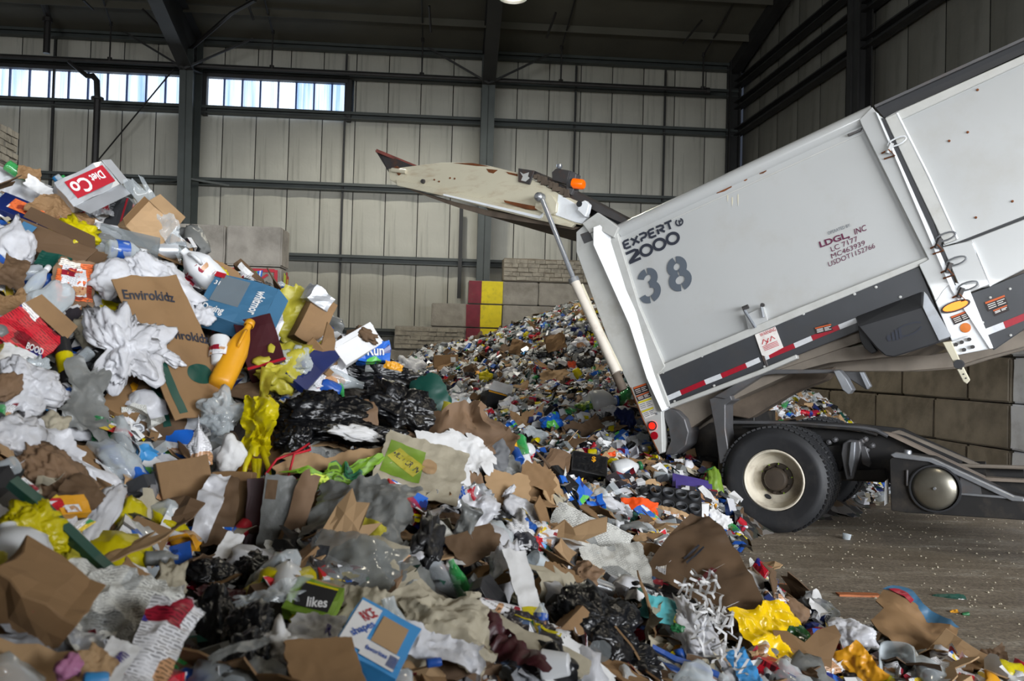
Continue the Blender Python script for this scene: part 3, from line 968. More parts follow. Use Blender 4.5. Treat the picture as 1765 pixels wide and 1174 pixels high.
def put_text(txt, Q, m, parent, bold=0.0, name='lettering', asp=None, ext=.0025):
    """fits TXT into the quad Q (0..1, 0..1)"""
    me = text_mesh(txt, 1.0, 0.0, bold)
    n = len(me.vertices)
    co = np.empty(n * 3); me.vertices.foreach_get('co', co); co = co.reshape(-1, 3)
    mn, mx = co.min(0), co.max(0)
    V = [Q((c[0] - mn[0]) / (mx[0] - mn[0]), (c[1] - mn[1]) / (mx[1] - mn[1]), .003) for c in co]
    F = [tuple(p.vertices) for p in me.polygons]
    bpy.data.meshes.remove(me)
    o = obj(name, mesh_of('lettering', V, F, m), parent)
    return o

def strokes(Q, paths, w, m, parent, name='lettering', asp=1.0):
    """pen-stroke letters; PATHS in unit coordinates of Q, width W in metres"""
    mb = MB()
    for ip, path in enumerate(paths):
        P3 = [Q(a, b, .003 + .0006 * ip) for a, b in path]
        nP = len(P3)
        closed = (P3[0] - P3[-1]).length < 1e-4
        L_ = []
        for i, p in enumerate(P3):
            pa = P3[i - 1] if i else (P3[-2] if closed else p)
            pb = P3[i + 1] if i < nP - 1 else (P3[1] if closed else p)
            t = (pb - pa).normalized()
            sd = t.cross(TN).normalized()
            c1 = (p - pa).normalized() if (p - pa).length > 1e-6 else t
            k = max(.5, abs(c1.dot(t)))
            L_.append((p + sd * w / 2 / k, p - sd * w / 2 / k))
        V = [q for pr in L_ for q in pr]
        F = [(2 * i, 2 * i + 1, 2 * i + 3, 2 * i + 2) for i in range(nP - 1)]
        mb.add(V, F)
    o = obj(name, mesh_of('lettering', mb.V, mb.F, m), parent)
    return o

def arc(cx, cy, rx, ry, a0, a1, n=10):
    return [(cx + rx * math.cos(R(a0 + (a1 - a0) * i / n)), cy + ry * math.sin(R(a0 + (a1 - a0) * i / n))) for i in range(n + 1)]

# EXPERT, in a wide rounded stroke face
Q = Quad((1076, 430), (1164, 392), (1072, 418), -.014)
w6 = 1 / 6.0
def letter(ch, x, w):
    X = lambda a: x + a * w
    out = []
    if ch == 'E':
        out += [[(X(.95), 1), (X(.3), 1), (X(.08), .86), (X(.08), .64), (X(.3), .52), (X(.8), .52)], [(X(.3), .52), (X(.08), .4), (X(.08), .15), (X(.3), 0), (X(.95), 0)]]
    elif ch == 'X':
        out += [[(X(.02), 1), (X(.98), 0)], [(X(.98), 1), (X(.02), 0)]]
    elif ch == 'P':
        out += [[(X(.02), 1), (X(.7), 1), (X(.92), .86), (X(.92), .58), (X(.7), .42), (X(.25), .42), (X(.12), .3), (X(.12), 0)]]
    elif ch == 'R':
        out += [[(X(.02), 1), (X(.7), 1), (X(.92), .86), (X(.92), .62), (X(.7), .48), (X(.3), .48)], [(X(.45), .48), (X(.95), 0)], [(X(.1), .7), (X(.1), 0)]]
    elif ch == 'T':
        out += [[(X(.0), 1), (X(1), 1)], [(X(.5), 1), (X(.5), 0)]]
    elif ch == '2':
        out += [[(X(.0), 1), (X(.75), 1), (X(.95), .85), (X(.95), .65), (X(.08), .08)], [(X(.0), .0), (X(1.0), .0)], [(X(.3), .22), (X(.05), .0)]]
    elif ch == '0':
        out += [arc(X(.5), .5, .45 * w, .5, 0, 360, 20)]
    return out
P_ = []
for i, ch in enumerate('EXPERT'):
    P_ += letter(ch, i * w6 + .01, w6 * .82)
strokes(Q, P_, .024, M['ink'], hopper)
# little round mark after the word
Q = Quad((1166, 391), (1179, 386), (1163, 380), -.014)
strokes(Q, [arc(.5, .5, .45, .5, 120, 420, 12), [(.5, .8), (.5, .1)], [(.5, .55), (.8, .6)]], .016, M['ink'], hopper)
Q = Quad((1084, 454), (1175, 414), (1078, 438), -.014)
P_ = []
for i, ch in enumerate('2000'):
    P_ += letter(ch, i * .25 + .01, .225)
strokes(Q, P_, .031, M['ink'], hopper)
# stencilled 38
def dig(cx, kind):
    if kind == 3:
        return [arc(cx, .74, .3, .24, 165, 95, 8), arc(cx, .74, .3, .24, 83, -82, 12), arc(cx, .26, .34, .26, 82, -80, 14), arc(cx, .26, .34, .26, -95, -170, 8)]
    return [arc(cx, .74, .28, .24, 97, 263, 12), arc(cx, .74, .28, .24, 83, -83, 12), arc(cx, .26, .34, .26, 97, 263, 12), arc(cx, .26, .34, .26, 83, -83, 12)]
Q = Quad((1103, 524), (1142, 508), (1095, 476), -.014)
strokes(Q, [[(a + 0, b) for a, b in p] for p in dig(.5, 3)], .075, M['grey38'], hopper)
Q = Quad((1156, 503), (1196, 487), (1144, 456), -.014)
strokes(Q, [[(a, b) for a, b in p] for p in dig(.5, 8)], .075, M['grey38'], hopper)
for txt, q, b in (('OPERATED BY:', ((1428, 405), (1467, 390), (1426, 400)), 0), ('LDGL,', ((1415, 429), (1466, 411), (1411, 417)), .03), ('INC', ((1474, 405), (1494, 397), (1472, 395)), .01),
                  ('LC 7177', ((1434, 434), (1480, 415), (1431, 426)), .0), ('MC463939', ((1434, 446), (1492, 422), (1432, 438)), .0), ('USDOT1152766', ((1429, 460), (1509, 427), (1427, 452)), .0)):
    put_text(txt, Quad(*q, -.016), M['maroon'] if 'OPER' not in txt else M['grey38'], hopper, b)
# rust scars below the rail
for (u, v, w_, h_) in ((1248, 326, 26, 4), (1285, 309, 6, 3), (1315, 296, 12, 3), (1262, 340, 2, 16), (1254, 336, 1.5, 12), (1272, 335, 1.5, 20)):
    plate('rust_scar', [(u - w_ / 2, v + w_ * .22), (u + w_ / 2, v - w_ * .22), (u + w_ / 2, v - w_ * .22 + h_ * .6), (u, v + h_), (u - w_ / 2, v + w_ * .22 + h_ * .5)], -.017, .004, M['rust'] if h_ < 10 else M['white_old'], hopper, bevel=0)

# latch on the body side
lt = plate('latch_plate', [(1283, 543), (1316, 528), (1325, 556), (1290, 572)], .03, .06, M['white'], hopper)
c1, c2 = tp(1283, 535, .07), tp(1302, 565, .07)
MB().tube([c1, c2], .016).build('latch_rod', M['chrome'], lt, smooth=True)
MB().tube([tp(1280, 532, .05), tp(1290, 528, .05)], .022).build('latch_pin', M['darkmetal'], lt)
MB().tube([tp(1312, 527, .05), tp(1316, 547, .06)], .014).build('latch_hook', M['galv'], lt)
MB().lathe([(0, .03), (.02, .03), (.02, 0)], tp(1315, 526, .04), TN, TF, 10).build('bolt', M['darkmetal'], lt)
# notice sheet with red print
sg = plate('notice_sheet', [(1301, 577), (1336, 563), (1350, 599), (1320, 615), (1313, 612)], .035, .01, M['decal_white'], skirt, bevel=0)
put_text('WARNING', Quad((1311, 581), (1338, 570), (1309, 575), .036), M['red_ink'], sg)
for i in range(4):
    strokes(Quad((1317, 606), (1345, 595), (1313, 598), .036), [[(.05, .95 - i * .28), (.95, .95 - i * .28)]], .006, M['red_ink'], sg, 'printed_line')
strokes(Quad((1312, 597), (1340, 586), (1309, 587), .036), [[(.1, .2), (.25, .9), (.4, .3), (.55, .8)], [(.6, .2), (.75, .9), (.9, .3)], [(.3, 0), (.5, .35)]], .008, M['red_ink'], sg, 'scribble')
def decal(px, n, parent, name='warning_decal', bands=('orange_ink',), base='decal_dark', lines=3):
    d = plate(name, px, n, .006, M[base], parent, bevel=0)
    o, x, y = px[3], px[2], px[0]
    Q_ = Quad(o, x, y, n)
    if bands:
        m_ = MB().add([Q_(.02, .78, .002), Q_(.98, .78, .002), Q_(.98, .98, .002), Q_(.02, .98, .002)], [(0, 1, 2, 3)])
        m_.build('colour_band', M[bands[0]], d, fix=False)
    for i in range(lines):
        strokes(Q_, [[(.08, .62 - i * .2), (.46, .62 - i * .2)], [(.54, .62 - i * .2), (.92 - .1 * (i % 2), .62 - i * .2)]], .006, M['decal_white'] if base == 'decal_dark' else M['grey38'], d, 'printed_line')
    return d
decal([(1404, 565), (1427, 556), (1436, 569), (1407, 576)], .03, skirt)
decal([(1091, 668), (1114, 660), (1119, 674), (1096, 682)], .056, rear)
decal([(1096, 683), (1119, 675), (1123, 683), (1100, 692)], .056, rear)
decal([(1099, 693), (1122, 684), (1128, 700), (1104, 708)], .056, rear, bands=('yellow_ink',), base='decal_white')
decal([(1105, 709), (1128, 700), (1133, 714), (1112, 722)], .056, rear, bands=('yellow_ink',), base='decal_white')
MB().lathe([(0, .014), (.03, .012), (.035, 0), (.052, 0), (.052, -.01)], tp(1124.5, 734, .055), TN, TF, 20).build('tail_light', M['red_lit'], rear, smooth=True)
MB().lathe([(.036, .012), (.052, .010), (.052, 0)], tp(1124.5, 734, .058), TN, TF, 20).build('tail_light_ring', M['darkmetal'], rear, smooth=True)
MB().lathe([(0, .006), (.04, .005), (.042, 0)], tp(1128, 751, .055), TN, TF, 20).build('reflector', M['red_plain'], rear, smooth=True)
MB().lathe([(0, .01), (.012, .008), (.014, 0)], tp(1132, 713, .055), TN, TF, 8).build('bolt', M['galv'], rear)
# rusty edge of the rear frame
MB().tube([tp(1087, 668, .05), tp(1108, 722, .05), tp(1136, 782, .05)], .008, 6).build('rusty_edge', M['rust'], rear)
# white-faced bumper box between rear frame and wheel
plate('curved_fender', [(1141, 712), (1152, 704), (1166, 708), (1180, 722), (1187, 745), (1182, 768), (1162, 784), (1146, 784), (1156, 760), (1152, 738)], -.03, .35, M['steelgrey'], bevel=.01)

# front post of the hopper body
post = plate('front_post', [(1484, 214), (1481, 206), (1503, 184), (1512, 196), (1523, 204), (1566, 306), (1606, 386), (1644, 486), (1712, 600), (1650, 612), (1604, 500), (1583, 456), (1600, 447)], .05, .16, M['white'])
plate('post_flange', [(1509, 192), (1514, 196), (1646, 492), (1660, 512), (1712, 600), (1706, 601), (1640, 500)], .075, .05, M['white_lit'], post, bevel=0)
plate('post_inner_face', [(1484, 214), (1490, 214), (1603, 440), (1598, 446), (1560, 372)], .01, .1, M['greyframe'], hopper, bevel=0)
plate('grab_bracket', [(1460, 231), (1478, 224), (1486, 219), (1484, 225), (1462, 235)], .02, .03, M['steelgrey'], post)
# black strip standing in for the shadow of the open gap
plate('gap_dark_strip', [(1519, 204), (1524, 203), (1572, 306), (1610, 386), (1648, 492), (1641, 490), (1603, 392), (1560, 300)], .06, .12, M['black_box'], post, bevel=0)
# latches along the gap (a ring and a hook each)
for (u, v, nm) in ((1546, 244, 'white'), (1630, 408, 'darkmetal'), (1648, 450, 'darkmetal'), (1668, 493, 'darkmetal')):
    c = tp(u, v, .10)
    e1, e2 = (TF * .94 + TZ * .30), (TZ * .9 - TF * .3)
    ring = [c + e1 * (.085 * math.cos(k * math.pi / 6)) + e2 * (.035 * math.sin(k * math.pi / 6)) + TN * .02 * math.cos(k * math.pi / 6) for k in range(13)]
    lr = MB().tube(ring, .008, 6, False).build('latch_ring', M['galv'] if nm != 'white' else M['white_lit'], post, smooth=True)
    MB().tube([tp(u - 9, v + 3, .08), tp(u - 16, v + 20, .08)], .024, 8).build('latch_barrel', M['white'] if nm == 'white' else M['darkmetal'], post, smooth=True)
    MB().tube([tp(u - 26, v + 20, .06), tp(u - 14, v + 14, .10), tp(u - 4, v + 24, .10), tp(u - 22, v + 30, .06)], .008, 6).build('latch_hook', M['rust'], post)

# front body
fbody = plate('front_body', [(1526, 203), (1546, 192), (1650, 147), (1765, 95), (1950, 12), (2100, -50), (2100, 240), (1950, 300), (1765, 372), (1648, 418), (1626, 424), (1612, 388), (1572, 303)], .0, 2.4, M['white'], bevel=0)
plate('front_edge_strip', [(1525, 204), (1546, 194), (1600, 306), (1650, 412), (1627, 421), (1612, 388), (1572, 304)], .05, .06, M['greyframe'], fbody)
MB().tube([tp(1546, 195, .045), tp(1602, 306, .045), tp(1650, 412, .045)], .011, 8).build('edge_bead', M['white_lit'], fbody, smooth=True)
plate('top_edge_strip', [(1546, 192), (1765, 94), (1950, 12), (1950, 26), (1765, 108), (1553, 206)], .03, .05, M['greyframe'], fbody)
for (u, v) in ((1685, 155), (1668, 228), (1636, 243), (1682, 375), (1745, 347)):
    MB().lathe([(0, .014), (.01, .012), (.012, 0)], tp(u, v, 0), TN, TF, 8).build('bolt', M['rust'], fbody)
lowp = plate('lower_side_panel', [(1645, 424), (1765, 378), (1950, 305), (1950, 410), (1765, 464), (1706, 494), (1680, 498)], .0, .2, M['white'], truck)
plate('panel_lip', [(1675, 420), (1678, 418), (1709, 492), (1706, 494)], .03, .04, M['white_lit'], lowp, bevel=0)
plate('lower_post', [(1624, 426), (1676, 414), (1708, 490), (1664, 506), (1650, 486)], .03, .08, M['white'], lowp)
plate('gap_shadow_strip', [(1646, 414), (1765, 368), (1950, 296), (1950, 308), (1765, 381), (1648, 424)], -.04, .3, M['black_box'], fbody, bevel=0)  # black strip put in for the dark gap below the panel
fskirt = plate('front_side_skirt', [(1672, 506), (1706, 494), (1765, 470), (1950, 405), (1950, 510), (1765, 568), (1712, 604)], .0, .06, M['skirt'])
for (a, b, c) in (((1700, 578), (1731, 566), 'w'), ((1731, 566), (1782, 545), 'r'), ((1782, 545), (1815, 532), 'w')):
    plate('reflective_tape', [(a[0] - 2, a[1] - 11), (b[0] - 2, b[1] - 11), (b[0] + 2, b[1]), (a[0] + 2, a[1])], .006, .007, M['tape_red'] if c == 'r' else M['tape_white'], fskirt, bevel=0)
decal([(1697, 521), (1731, 509), (1738, 524), (1703, 537)], .01, fskirt)
decal([(1711, 535), (1737, 526), (1740, 535), (1715, 545)], .01, fskirt, lines=2)
for (u, v) in ((1707, 513), (1741, 498), (1694, 556), (1742, 578)):
    MB().lathe([(0, .012), (.010, .010), (.012, 0)], tp(u, v, 0), TN, TF, 8).build('bolt', M['greyframe'], fskirt)
plate('post_toe', [(1640, 486), (1668, 492), (1712, 600), (1650, 612), (1612, 520), (1625, 500)], .055, .04, M['white_lit'], post)
c = tp(1647, 528, .06)
V = []
MB().prism([c + TF * (.105 * math.cos(a) * .94 + .0) * 1 + TZ * (.036 * math.sin(a) + .105 * math.cos(a) * .30) for a in [k * math.pi / 10 for k in range(20)]], TN * .03).build('marker_lamp', M['amber_lit'], post, smooth=True)
MB().prism([c - TN * .004 + TF * (.125 * math.cos(a) * .94) + TZ * (.05 * math.sin(a) + .125 * math.cos(a) * .30) for a in [k * math.pi / 10 for k in range(20)]], TN * .02).build('lamp_surround', M['darkmetal'], post)
decal([(1638, 546), (1669, 534), (1676, 548), (1645, 560)], .062, post)
MB().lathe([(0, .006), (.042, .005), (.044, 0)], tp(1664, 565, .058), TN, TF, 20).build('reflector', M['amber_plain'], post, smooth=True)
br = plate('arm_bracket', [(1637, 590), (1670, 578), (1680, 600), (1648, 611)], .09, .03, M['white_lit'], post)
for (u, v) in ((1658, 590), (1671, 585), (1662, 603), (1677, 598), (1648, 594)):
    MB().lathe([(0, .03), (.017, .03), (.017, 0)], tp(u, v, .09), TN, TF, 8).build('bolt', M['darkmetal'], br)
am = plate('steel_arm', [(1624, 590), (1640, 588), (1655, 622), (1672, 655), (1666, 662), (1660, 658), (1640, 620)], .13, .05, M['white_old'])
MB().lathe([(0, .08), (.038, .08), (.042, .05), (.042, -.06)], tp(1653, 628, .12), TN, TF, 14).build('rubber_stop', M['black_box'], am)
for (u, v) in ((1657, 636), (1661, 645), (1665, 652)):
    MB().lathe([(0, .004), (.007, .004), (.007, 0)], tp(u, v, .13), TN, TF, 8).build('hole', M['black_box'], am)

# black cover box standing proud of the skirt, with a shining end plate
cb = MB()
face = [(1478, 562), (1590, 528), (1622, 588), (1610, 594), (1540, 616), (1526, 614), (1510, 600)]
back = [(1474, 545), (1591, 500), (1642, 584), (1624, 590), (1560, 606), (1534, 606), (1506, 594)]
Vb = [tp(u, v, .24) for u, v in face] + [tp(u, v, .0) for u, v in back]
n7 = len(face)
cb.add(Vb, [tuple(range(n7)), tuple(range(2 * n7 - 1, n7 - 1, -1))] + [(i, i + n7, (i + 1) % n7 + n7, (i + 1) % n7) for i in range(n7)])
cover = cb.build('cover_box', M['black_box'], truck, bevel=.012)
plate('end_plate', [(1592, 502), (1598, 508), (1640, 580), (1618, 588), (1590, 530)], .255, .01, M['galv'], cover)
Qc = Quad((1530, 593), (1592, 572), (1527, 571), .243)
strokes(Qc, [[(.08, .18), (.04, .45), (.08, .6)]], .03, M['ink'], cover, 'emblem')
strokes(Qc, [[(.18, .1), (.18, .75)], [(.28, .05), (.28, .85)], [(.38, .05), (.38, .92)]], .022, M['ink'], cover, 'emblem')
strokes(Qc, [arc(.62, .62, .36, .34, 150, 20, 10), arc(.62, .62, .36, .5, -150, -20, 10)], .012, M['ink'], cover, 'emblem')
plate('cover_bracket', [(1478, 560), (1484, 562), (1512, 606), (1502, 610), (1490, 600), (1482, 585)], .10, .1, M['black_box'], cover)

# dark roof rail above the front body (far upper edge / sliding cover)
a1, a2 = tp(1512, 186, -.2), tp(1990, -40, -.2)
MB().prism([tp(1508, 184, -.15), tp(1765, 72, -.15), (tp(1990, -30, -.15)), tp(1990, -8, -.15), tp(1765, 92, -.15), tp(1524, 203, -.15)], -TN * 2.0).build('roof_cover', M['black_box'], truck)
MB().beam(tp(1508, 184, -.12), tp(1990, -34, -.12), .03, .025).build('roof_cover_rim', M['steelgrey'], truck)

# ---- raised tailgate
gate_px = [(669, 291), (680, 290), (720, 285), (760, 280), (800, 280), (840, 285), (893, 298), (935, 318), (962, 333), (1003, 350), (1014, 356), (1004, 372), (1002, 388), (985, 385), (930, 372), (900, 366), (840, 355), (760, 335), (684, 317), (672, 310)]
gate = plate('tailgate', gate_px, .0, .10, M['white_old'])
MB().prism([tp(u, v, -.0) - TN * 2.3 for u, v in gate_px], -TN * .10).build('far_side_plate', M['white_old'], gate)
# the fold line: lower flange slightly proud
plate('lower_flange', [(682, 309), (760, 326), (840, 345), (895, 358), (948, 372), (990, 386), (984, 392), (930, 380), (840, 358), (760, 337), (684, 320)], .05, .06, M['white_old'], gate)
plate('flange_lip', [(764, 334), (930, 372), (936, 367), (934, 374), (930, 377), (764, 337)], .07, .03, M['white_lit'], gate, bevel=0)
# belly of the gate seen from below
prof = [(683, 318), (760, 342), (840, 362), (930, 378), (1000, 392), (990, 396), (900, 382), (840, 372), (790, 358), (740, 340)]
MB().prism([tp(u, v, -.02) for u, v in prof], -TN * 2.3).build('gate_belly', M['rustbrown'], gate)
MB().prism([tp(u, v, -.1) for u, v in [(672, 295), (720, 290), (800, 285), (893, 302), (962, 337), (1003, 355), (1000, 370), (940, 350), (860, 325), (760, 310)]], -TN * 2.2).build('gate_shell', M['white_old'], gate)
# front lip of the gate: dark pointed wing
MB().add([tp(646, 258, .0), tp(672, 300, .0), tp(690, 297, .0), tp(718, 288, -.1), tp(655, 262, -.1), tp(646, 258, -.06), tp(672, 300, -.06), tp(690, 297, -.06)],
         [(0, 1, 2, 3, 4), (5, 4, 3, 7, 6), (0, 5, 6, 1), (1, 6, 7, 2), (0, 4, 5), (2, 7, 3)]).build('gate_lip', M['darkmetal'], gate)
MB().beam(tp(649, 260, -.02), tp(720, 289, -.25), .06, .04).build('lip_edge', mat('rusty_red_edge', srgb(110, 50, 40), .7, var=.3), gate)
MB().tube([tp(676, 293, .02), tp(700, 296, .02)], .03, 8).build('lip_pin', M['white_old'], gate, smooth=True)
plate('rust_patch', [(690, 311), (705, 315), (740, 322), (739, 325), (700, 318)], .004, .006, M['rust'], gate, bevel=0)
plate('rust_patch', [(868, 345), (925, 356), (926, 362), (905, 360), (870, 349)], .054, .006, M['rust'], gate, bevel=0)
plate('rust_patch', [(680, 288), (684, 286), (693, 296), (686, 302), (682, 296)], .024, .03, M['rust'], gate, bevel=0)
plate('rust_patch', [(838, 291), (858, 293), (850, 299), (842, 297)], .004, .006, M['rust'], gate, bevel=0)
plate('rust_patch', [(780, 281), (815, 281), (845, 287), (820, 286)], .004, .006, M['rust'], gate, bevel=0)
plate('rust_patch', [(872, 296), (892, 300), (892, 304), (876, 300)], .004, .006, M['rust'], gate, bevel=0)
MB().lathe([(0, .03), (.025, .03), (.03, 0)], tp(730, 313, .0), TN, TF, 12).build('grommet', M['darkmetal'], gate)
for (u, v) in ((776, 307), (784, 308), (846, 294), (749, 310), (757, 313)):
    MB().lathe([(0, .01), (.01, .01), (.012, 0)], tp(u, v, .0), TN, TF, 8).build('bolt', M['rust'], gate)
plate('pivot_boss', [(942, 372), (921, 359), (924, 341), (940, 333), (952, 337), (960, 350), (958, 366)], .055, .05, M['white_old'], gate)
plate('bright_cheek', [(962, 334), (1000, 356), (1013, 372), (1003, 386), (990, 383), (957, 371)], .02, .06, M['white_lit'], gate)
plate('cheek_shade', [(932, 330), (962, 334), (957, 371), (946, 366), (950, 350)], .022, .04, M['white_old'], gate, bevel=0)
tb = plate('pipe_lug', [(995, 362), (998, 350), (1008, 345), (1015, 352), (1012, 366), (1008, 374)], .09, .08, M['white_lit'], gate)
MB().lathe([(.0, .1), (.034, .1), (.034, .03)], tp(1005, 354, .0), TN, TF, 16).build('pipe_bore', M['black_box'], tb)
# machinery on top of the gate (spans the width)
def span(px, n0, depth, name, m, parent=gate, bevel=.004):
    return MB().prism([tp(u, v, n0) for u, v in px], -TN * depth).build(name, m, parent, bevel=bevel)
fb = span([(893, 290), (921, 294), (913, 318), (893, 313)], .03, .02, 'cutout_bracket', M['darkmetal'])
MB().add([tp(896, 296, .034), tp(902, 300, .034), (tp(912, 297, .034)), tp(910, 304, .034), tp(913, 307, .034), tp(906, 313, .034), tp(898, 311, .034), tp(901, 304, .034)], [tuple(range(8))]).build('bracket_cutout', M['greyframe'], gate, fix=False)
span([(893, 290), (921, 294), (1075, 374), (1090, 384), (1070, 384), (1030, 366), (918, 306)], -.05, .5, 'hinge_bar', M['darkmetal'])
span([(1012, 352), (1030, 352), (1090, 384), (1060, 392), (1038, 384), (1010, 366)], -.25, .5, 'hinge_arm', mat('slate_hinge_arm', srgb(82, 84, 92), .5, var=.1))
bx = span([(951, 297), (958, 290), (982, 294), (976, 318), (952, 310)], .0, .18, 'lamp_box', M['darkmetal'])
span([(976, 318), (983, 294), (993, 300), (988, 328), (984, 336), (976, 330)], -.0, .12, 'lamp_bracket', M['steelgrey'])
MB().tube([tp(984, 316, .0), tp(990, 317, .0)], [.055, .055], 14).build('beacon_base', M['darkmetal'], bx, smooth=True)
MB().tube([tp(986, 316, .0), tp(988, 316, .0), tp(1004, 318, .0), tp(1006.5, 318, .0)], [.03, .058, .056, .045], 16).build('amber_beacon', M['amber'], bx, smooth=True)
MB().lathe([(0, .05), (.03, .05), (.035, .02), (.02, 0)], tp(964, 291, -.05), TZ, TF, 10).build('wing_bolt', M['chrome'], bx, smooth=True)
for i in range(9):
    u = 925 + i * 6.5; v = 305 + i * 3.6
    MB().box(tp(u, v, .0), .06, .05, .05 + .02 * (i % 3), TF, TN).build('caked_dirt', M['rustbrown'], gate)

# hydraulic ram lifting the gate
ram = MB().tube([tp(935, 345, .14), tp(990, 484, .14)], .028, 14).build('ram_rod', M['chrome'], truck, smooth=True)
MB().lathe([(0, .12), (.022, .12), (.028, .1), (.05, .08), (.055, 0)], tp(933, 341, .08), TN, TF, 14).build('ram_eye', M['galv'], ram, smooth=True)
cyl = MB().tube([tp(990, 484, .14), tp(1026, 562, .14), tp(1063, 642, .14)], .052, 16).build('ram_cylinder', mat('cream_ram_cylinder', srgb(216, 208, 196), .4, var=.06, dirt=srgb(130, 84, 50), dirt_amt=.6, dscale=5), truck, smooth=True)
MB().tube([tp(1003, 490, .10), tp(1036, 566, .10), tp(1072, 640, .10)], .014, 8).build('hydraulic_pipe', M['white_old'], cyl, smooth=True)
MB().tube([tp(988, 480, .14), tp(991, 487, .14)], .06, 16).build('ram_gland', M['galv'], cyl, smooth=True)
MB().tube([tp(1055, 630, .12), tp(1074, 672, .08)], .05, 10).build('ram_foot', M['rustbrown'], cyl, smooth=True)

# ---- wheels
tread_cache = {}
def wheel(s, n, dish_out=True, label=False, rimless=False):
    """n = offset of the outer side wall; width .28 towards -TN"""
    c = sh(s, .52, n)
    root = None
    W, Rr = .28, .52
    prof = [(.295, -.03), (.31, -.005), (.36, .0), (.42, .012), (.455, .010), (.475, -.004), (.492, -.02), (.512, -.035), (.520, -.05), (.520, -W + .05), (.512, -W + .035), (.492, -W + .02), (.475, -W), (.42, -W - .0), (.31, -W), (.295, -W + .03)]
    ty = MB().lathe(prof, c, TN, TF, 64).build('tyre', M['tire'], truck, smooth=True)
    # tread blocks
    tm = MB()
    for k in range(60):
        a = 2 * math.pi * k / 60
        e = TF * math.cos(a) + TZ * math.sin(a)
        t = -TF * math.sin(a) + TZ * math.cos(a)
        for j in range(5):
            z = -.045 - j * .0475
            off = .5 * (j % 2)
            a2 = a + off * 2 * math.pi / 60
            e = TF * math.cos(a2) + TZ * math.sin(a2); t = -TF * math.sin(a2) + TZ * math.cos(a2)
            if (c + e * .52).z < .03: continue
            tm.box(c + e * .521 + TN * z, .040, .036, .018, (t + TN * .25).normalized(), TN, e)
    o = tm.build('tread_blocks', M['tire'], ty, fix=False); o['kind'] = 'stuff'
    if not rimless:
        rp = [(.296, -.03), (.300, -.012), (.288, -.004), (.276, -.012), (.272, -.05), (.262, -.10), (.235, -.145), (.16, -.155), (.150, -.155)]
        rim = MB().lathe(rp, c, TN, TF, 48).build('rim', M['rim'], ty, smooth=True)
        hb = MB()
        hb.lathe([(.16, -.158), (.155, -.135), (.118, -.13), (.112, -.075), (.095, -.055), (.05, -.05), (0, -.05)], c, TN, TF, 32)
        hub = hb.build('hub', M['hub'], ty, smooth=True)
        for k in range(10):
            a = 2 * math.pi * k / 10 + .2
            p = c + (TF * math.cos(a) + TZ * math.sin(a)) * .135 + TN * -.135
            MB().lathe([(0, .035), (.013, .035), (.015, 0)], p, TN, TF, 6).build('lug_nut', M['hub'], ty)
            e = TF * math.cos(a) + TZ * math.sin(a)
            t = -TF * math.sin(a) + TZ * math.cos(a)
            if k % 2 == 0 or k < 4:
                MB().prism([p + TN * .012 + t * .012, p + TN * .012 - t * .012, p + TN * .012 + e * .03], TN * .006).build('nut_pointer', M['lime'], ty)
        for k in range(5):
            a = 2 * math.pi * k / 5 + R(245) - 2 * math.pi / 5 * 0
            if k: continue
            p = c + (TF * math.cos(a) + TZ * math.sin(a)) * .205 + TN * -.147
            e = TF * math.cos(a) + TZ * math.sin(a); t = -TF * math.sin(a) + TZ * math.cos(a)
            MB().prism([p + t * (.036 * math.cos(x)) + e * (.022 * math.sin(x)) for x in [i * math.pi / 8 for i in range(16)]], TN * .004).build('hand_hole', M['black_box'], ty)
        put_ring = None
    return ty
w1 = wheel(0, 0)
wheel(0, -.34, rimless=True)
wheel(0, -1.80, rimless=True)
wheel(0, -2.14, rimless=True)
MB().tube([sh(0, .52, -.2), sh(0, .52, -2.2)], .09, 12).build('axle', M['chassis'], truck, smooth=True)
MB().lathe([(0, .2), (.15, .15), (.2, 0), (.15, -.15), (0, -.2)], sh(0, .52, -1.2), TN, TF, 16).build('differential', M['chassis'], truck, smooth=True)

# ---- chassis
plate('chassis_rail', [(1190, 728), (1260, 730), (1440, 738), (1535, 748), (1700, 826), (1765, 830), (1990, 842), (1990, 890), (1765, 868), (1600, 850), (1530, 832), (1400, 826), (1190, 800)], -.62, .09, M['chassis'])
def on_n(px, n0, n1, name, m, parent=truck, bevel=.004):
    return MB().prism([tp(u, v, n0) for u, v in px], TN * (n1 - n0)).build(name, m, parent, bevel=bevel)
s_a, h_a = shp(1190, 728, -.62)
MB().prism([tp(u, v, -.62) - TN * .95 for u, v in [(1190, 728), (1440, 738), (1535, 748), (1700, 826), (1990, 842), (1990, 880), (1530, 832), (1190, 800)]], -TN * .09).build('chassis_rail', M['chassis'], truck)
plate('rail_lip', [(1440, 735), (1535, 746), (1698, 823), (1765, 827), (1990, 838), (1990, 843), (1765, 832), (1696, 829), (1532, 751), (1440, 739)], -.52, .12, mat('worn_bright_lip', srgb(140, 128, 116), .5, .3, var=.15), truck, bevel=0)
MB().prism([tp(1548, 742, -.9), tp(1690, 802, -.9), tp(1685, 806, -.9), tp(1560, 751, -.9), tp(1535, 745, -.9)], -TN * .1).build('inner_rail', M['greybeam'], truck)
MB().tube([tp(1260, 728, -.5), tp(1350, 729, -.5), tp(1490, 738, -.5), tp(1510, 742, -.5), tp(1530, 752, -.5)], .020, 8).build('brake_hose', M['steelgrey'], truck, smooth=True)
MB().tube([tp(1280, 736, -.45), tp(1380, 733, -.45), tp(1480, 741, -.45), tp(1512, 750, -.45)], .014, 8).build('brake_hose', M['chassis'], truck, smooth=True)
MB().tube([tp(1640, 802, -.9), tp(1765, 806, -.9), tp(1900, 812, -.9)], .02, 8).build('drive_rod', M['greybeam'], truck, smooth=True)
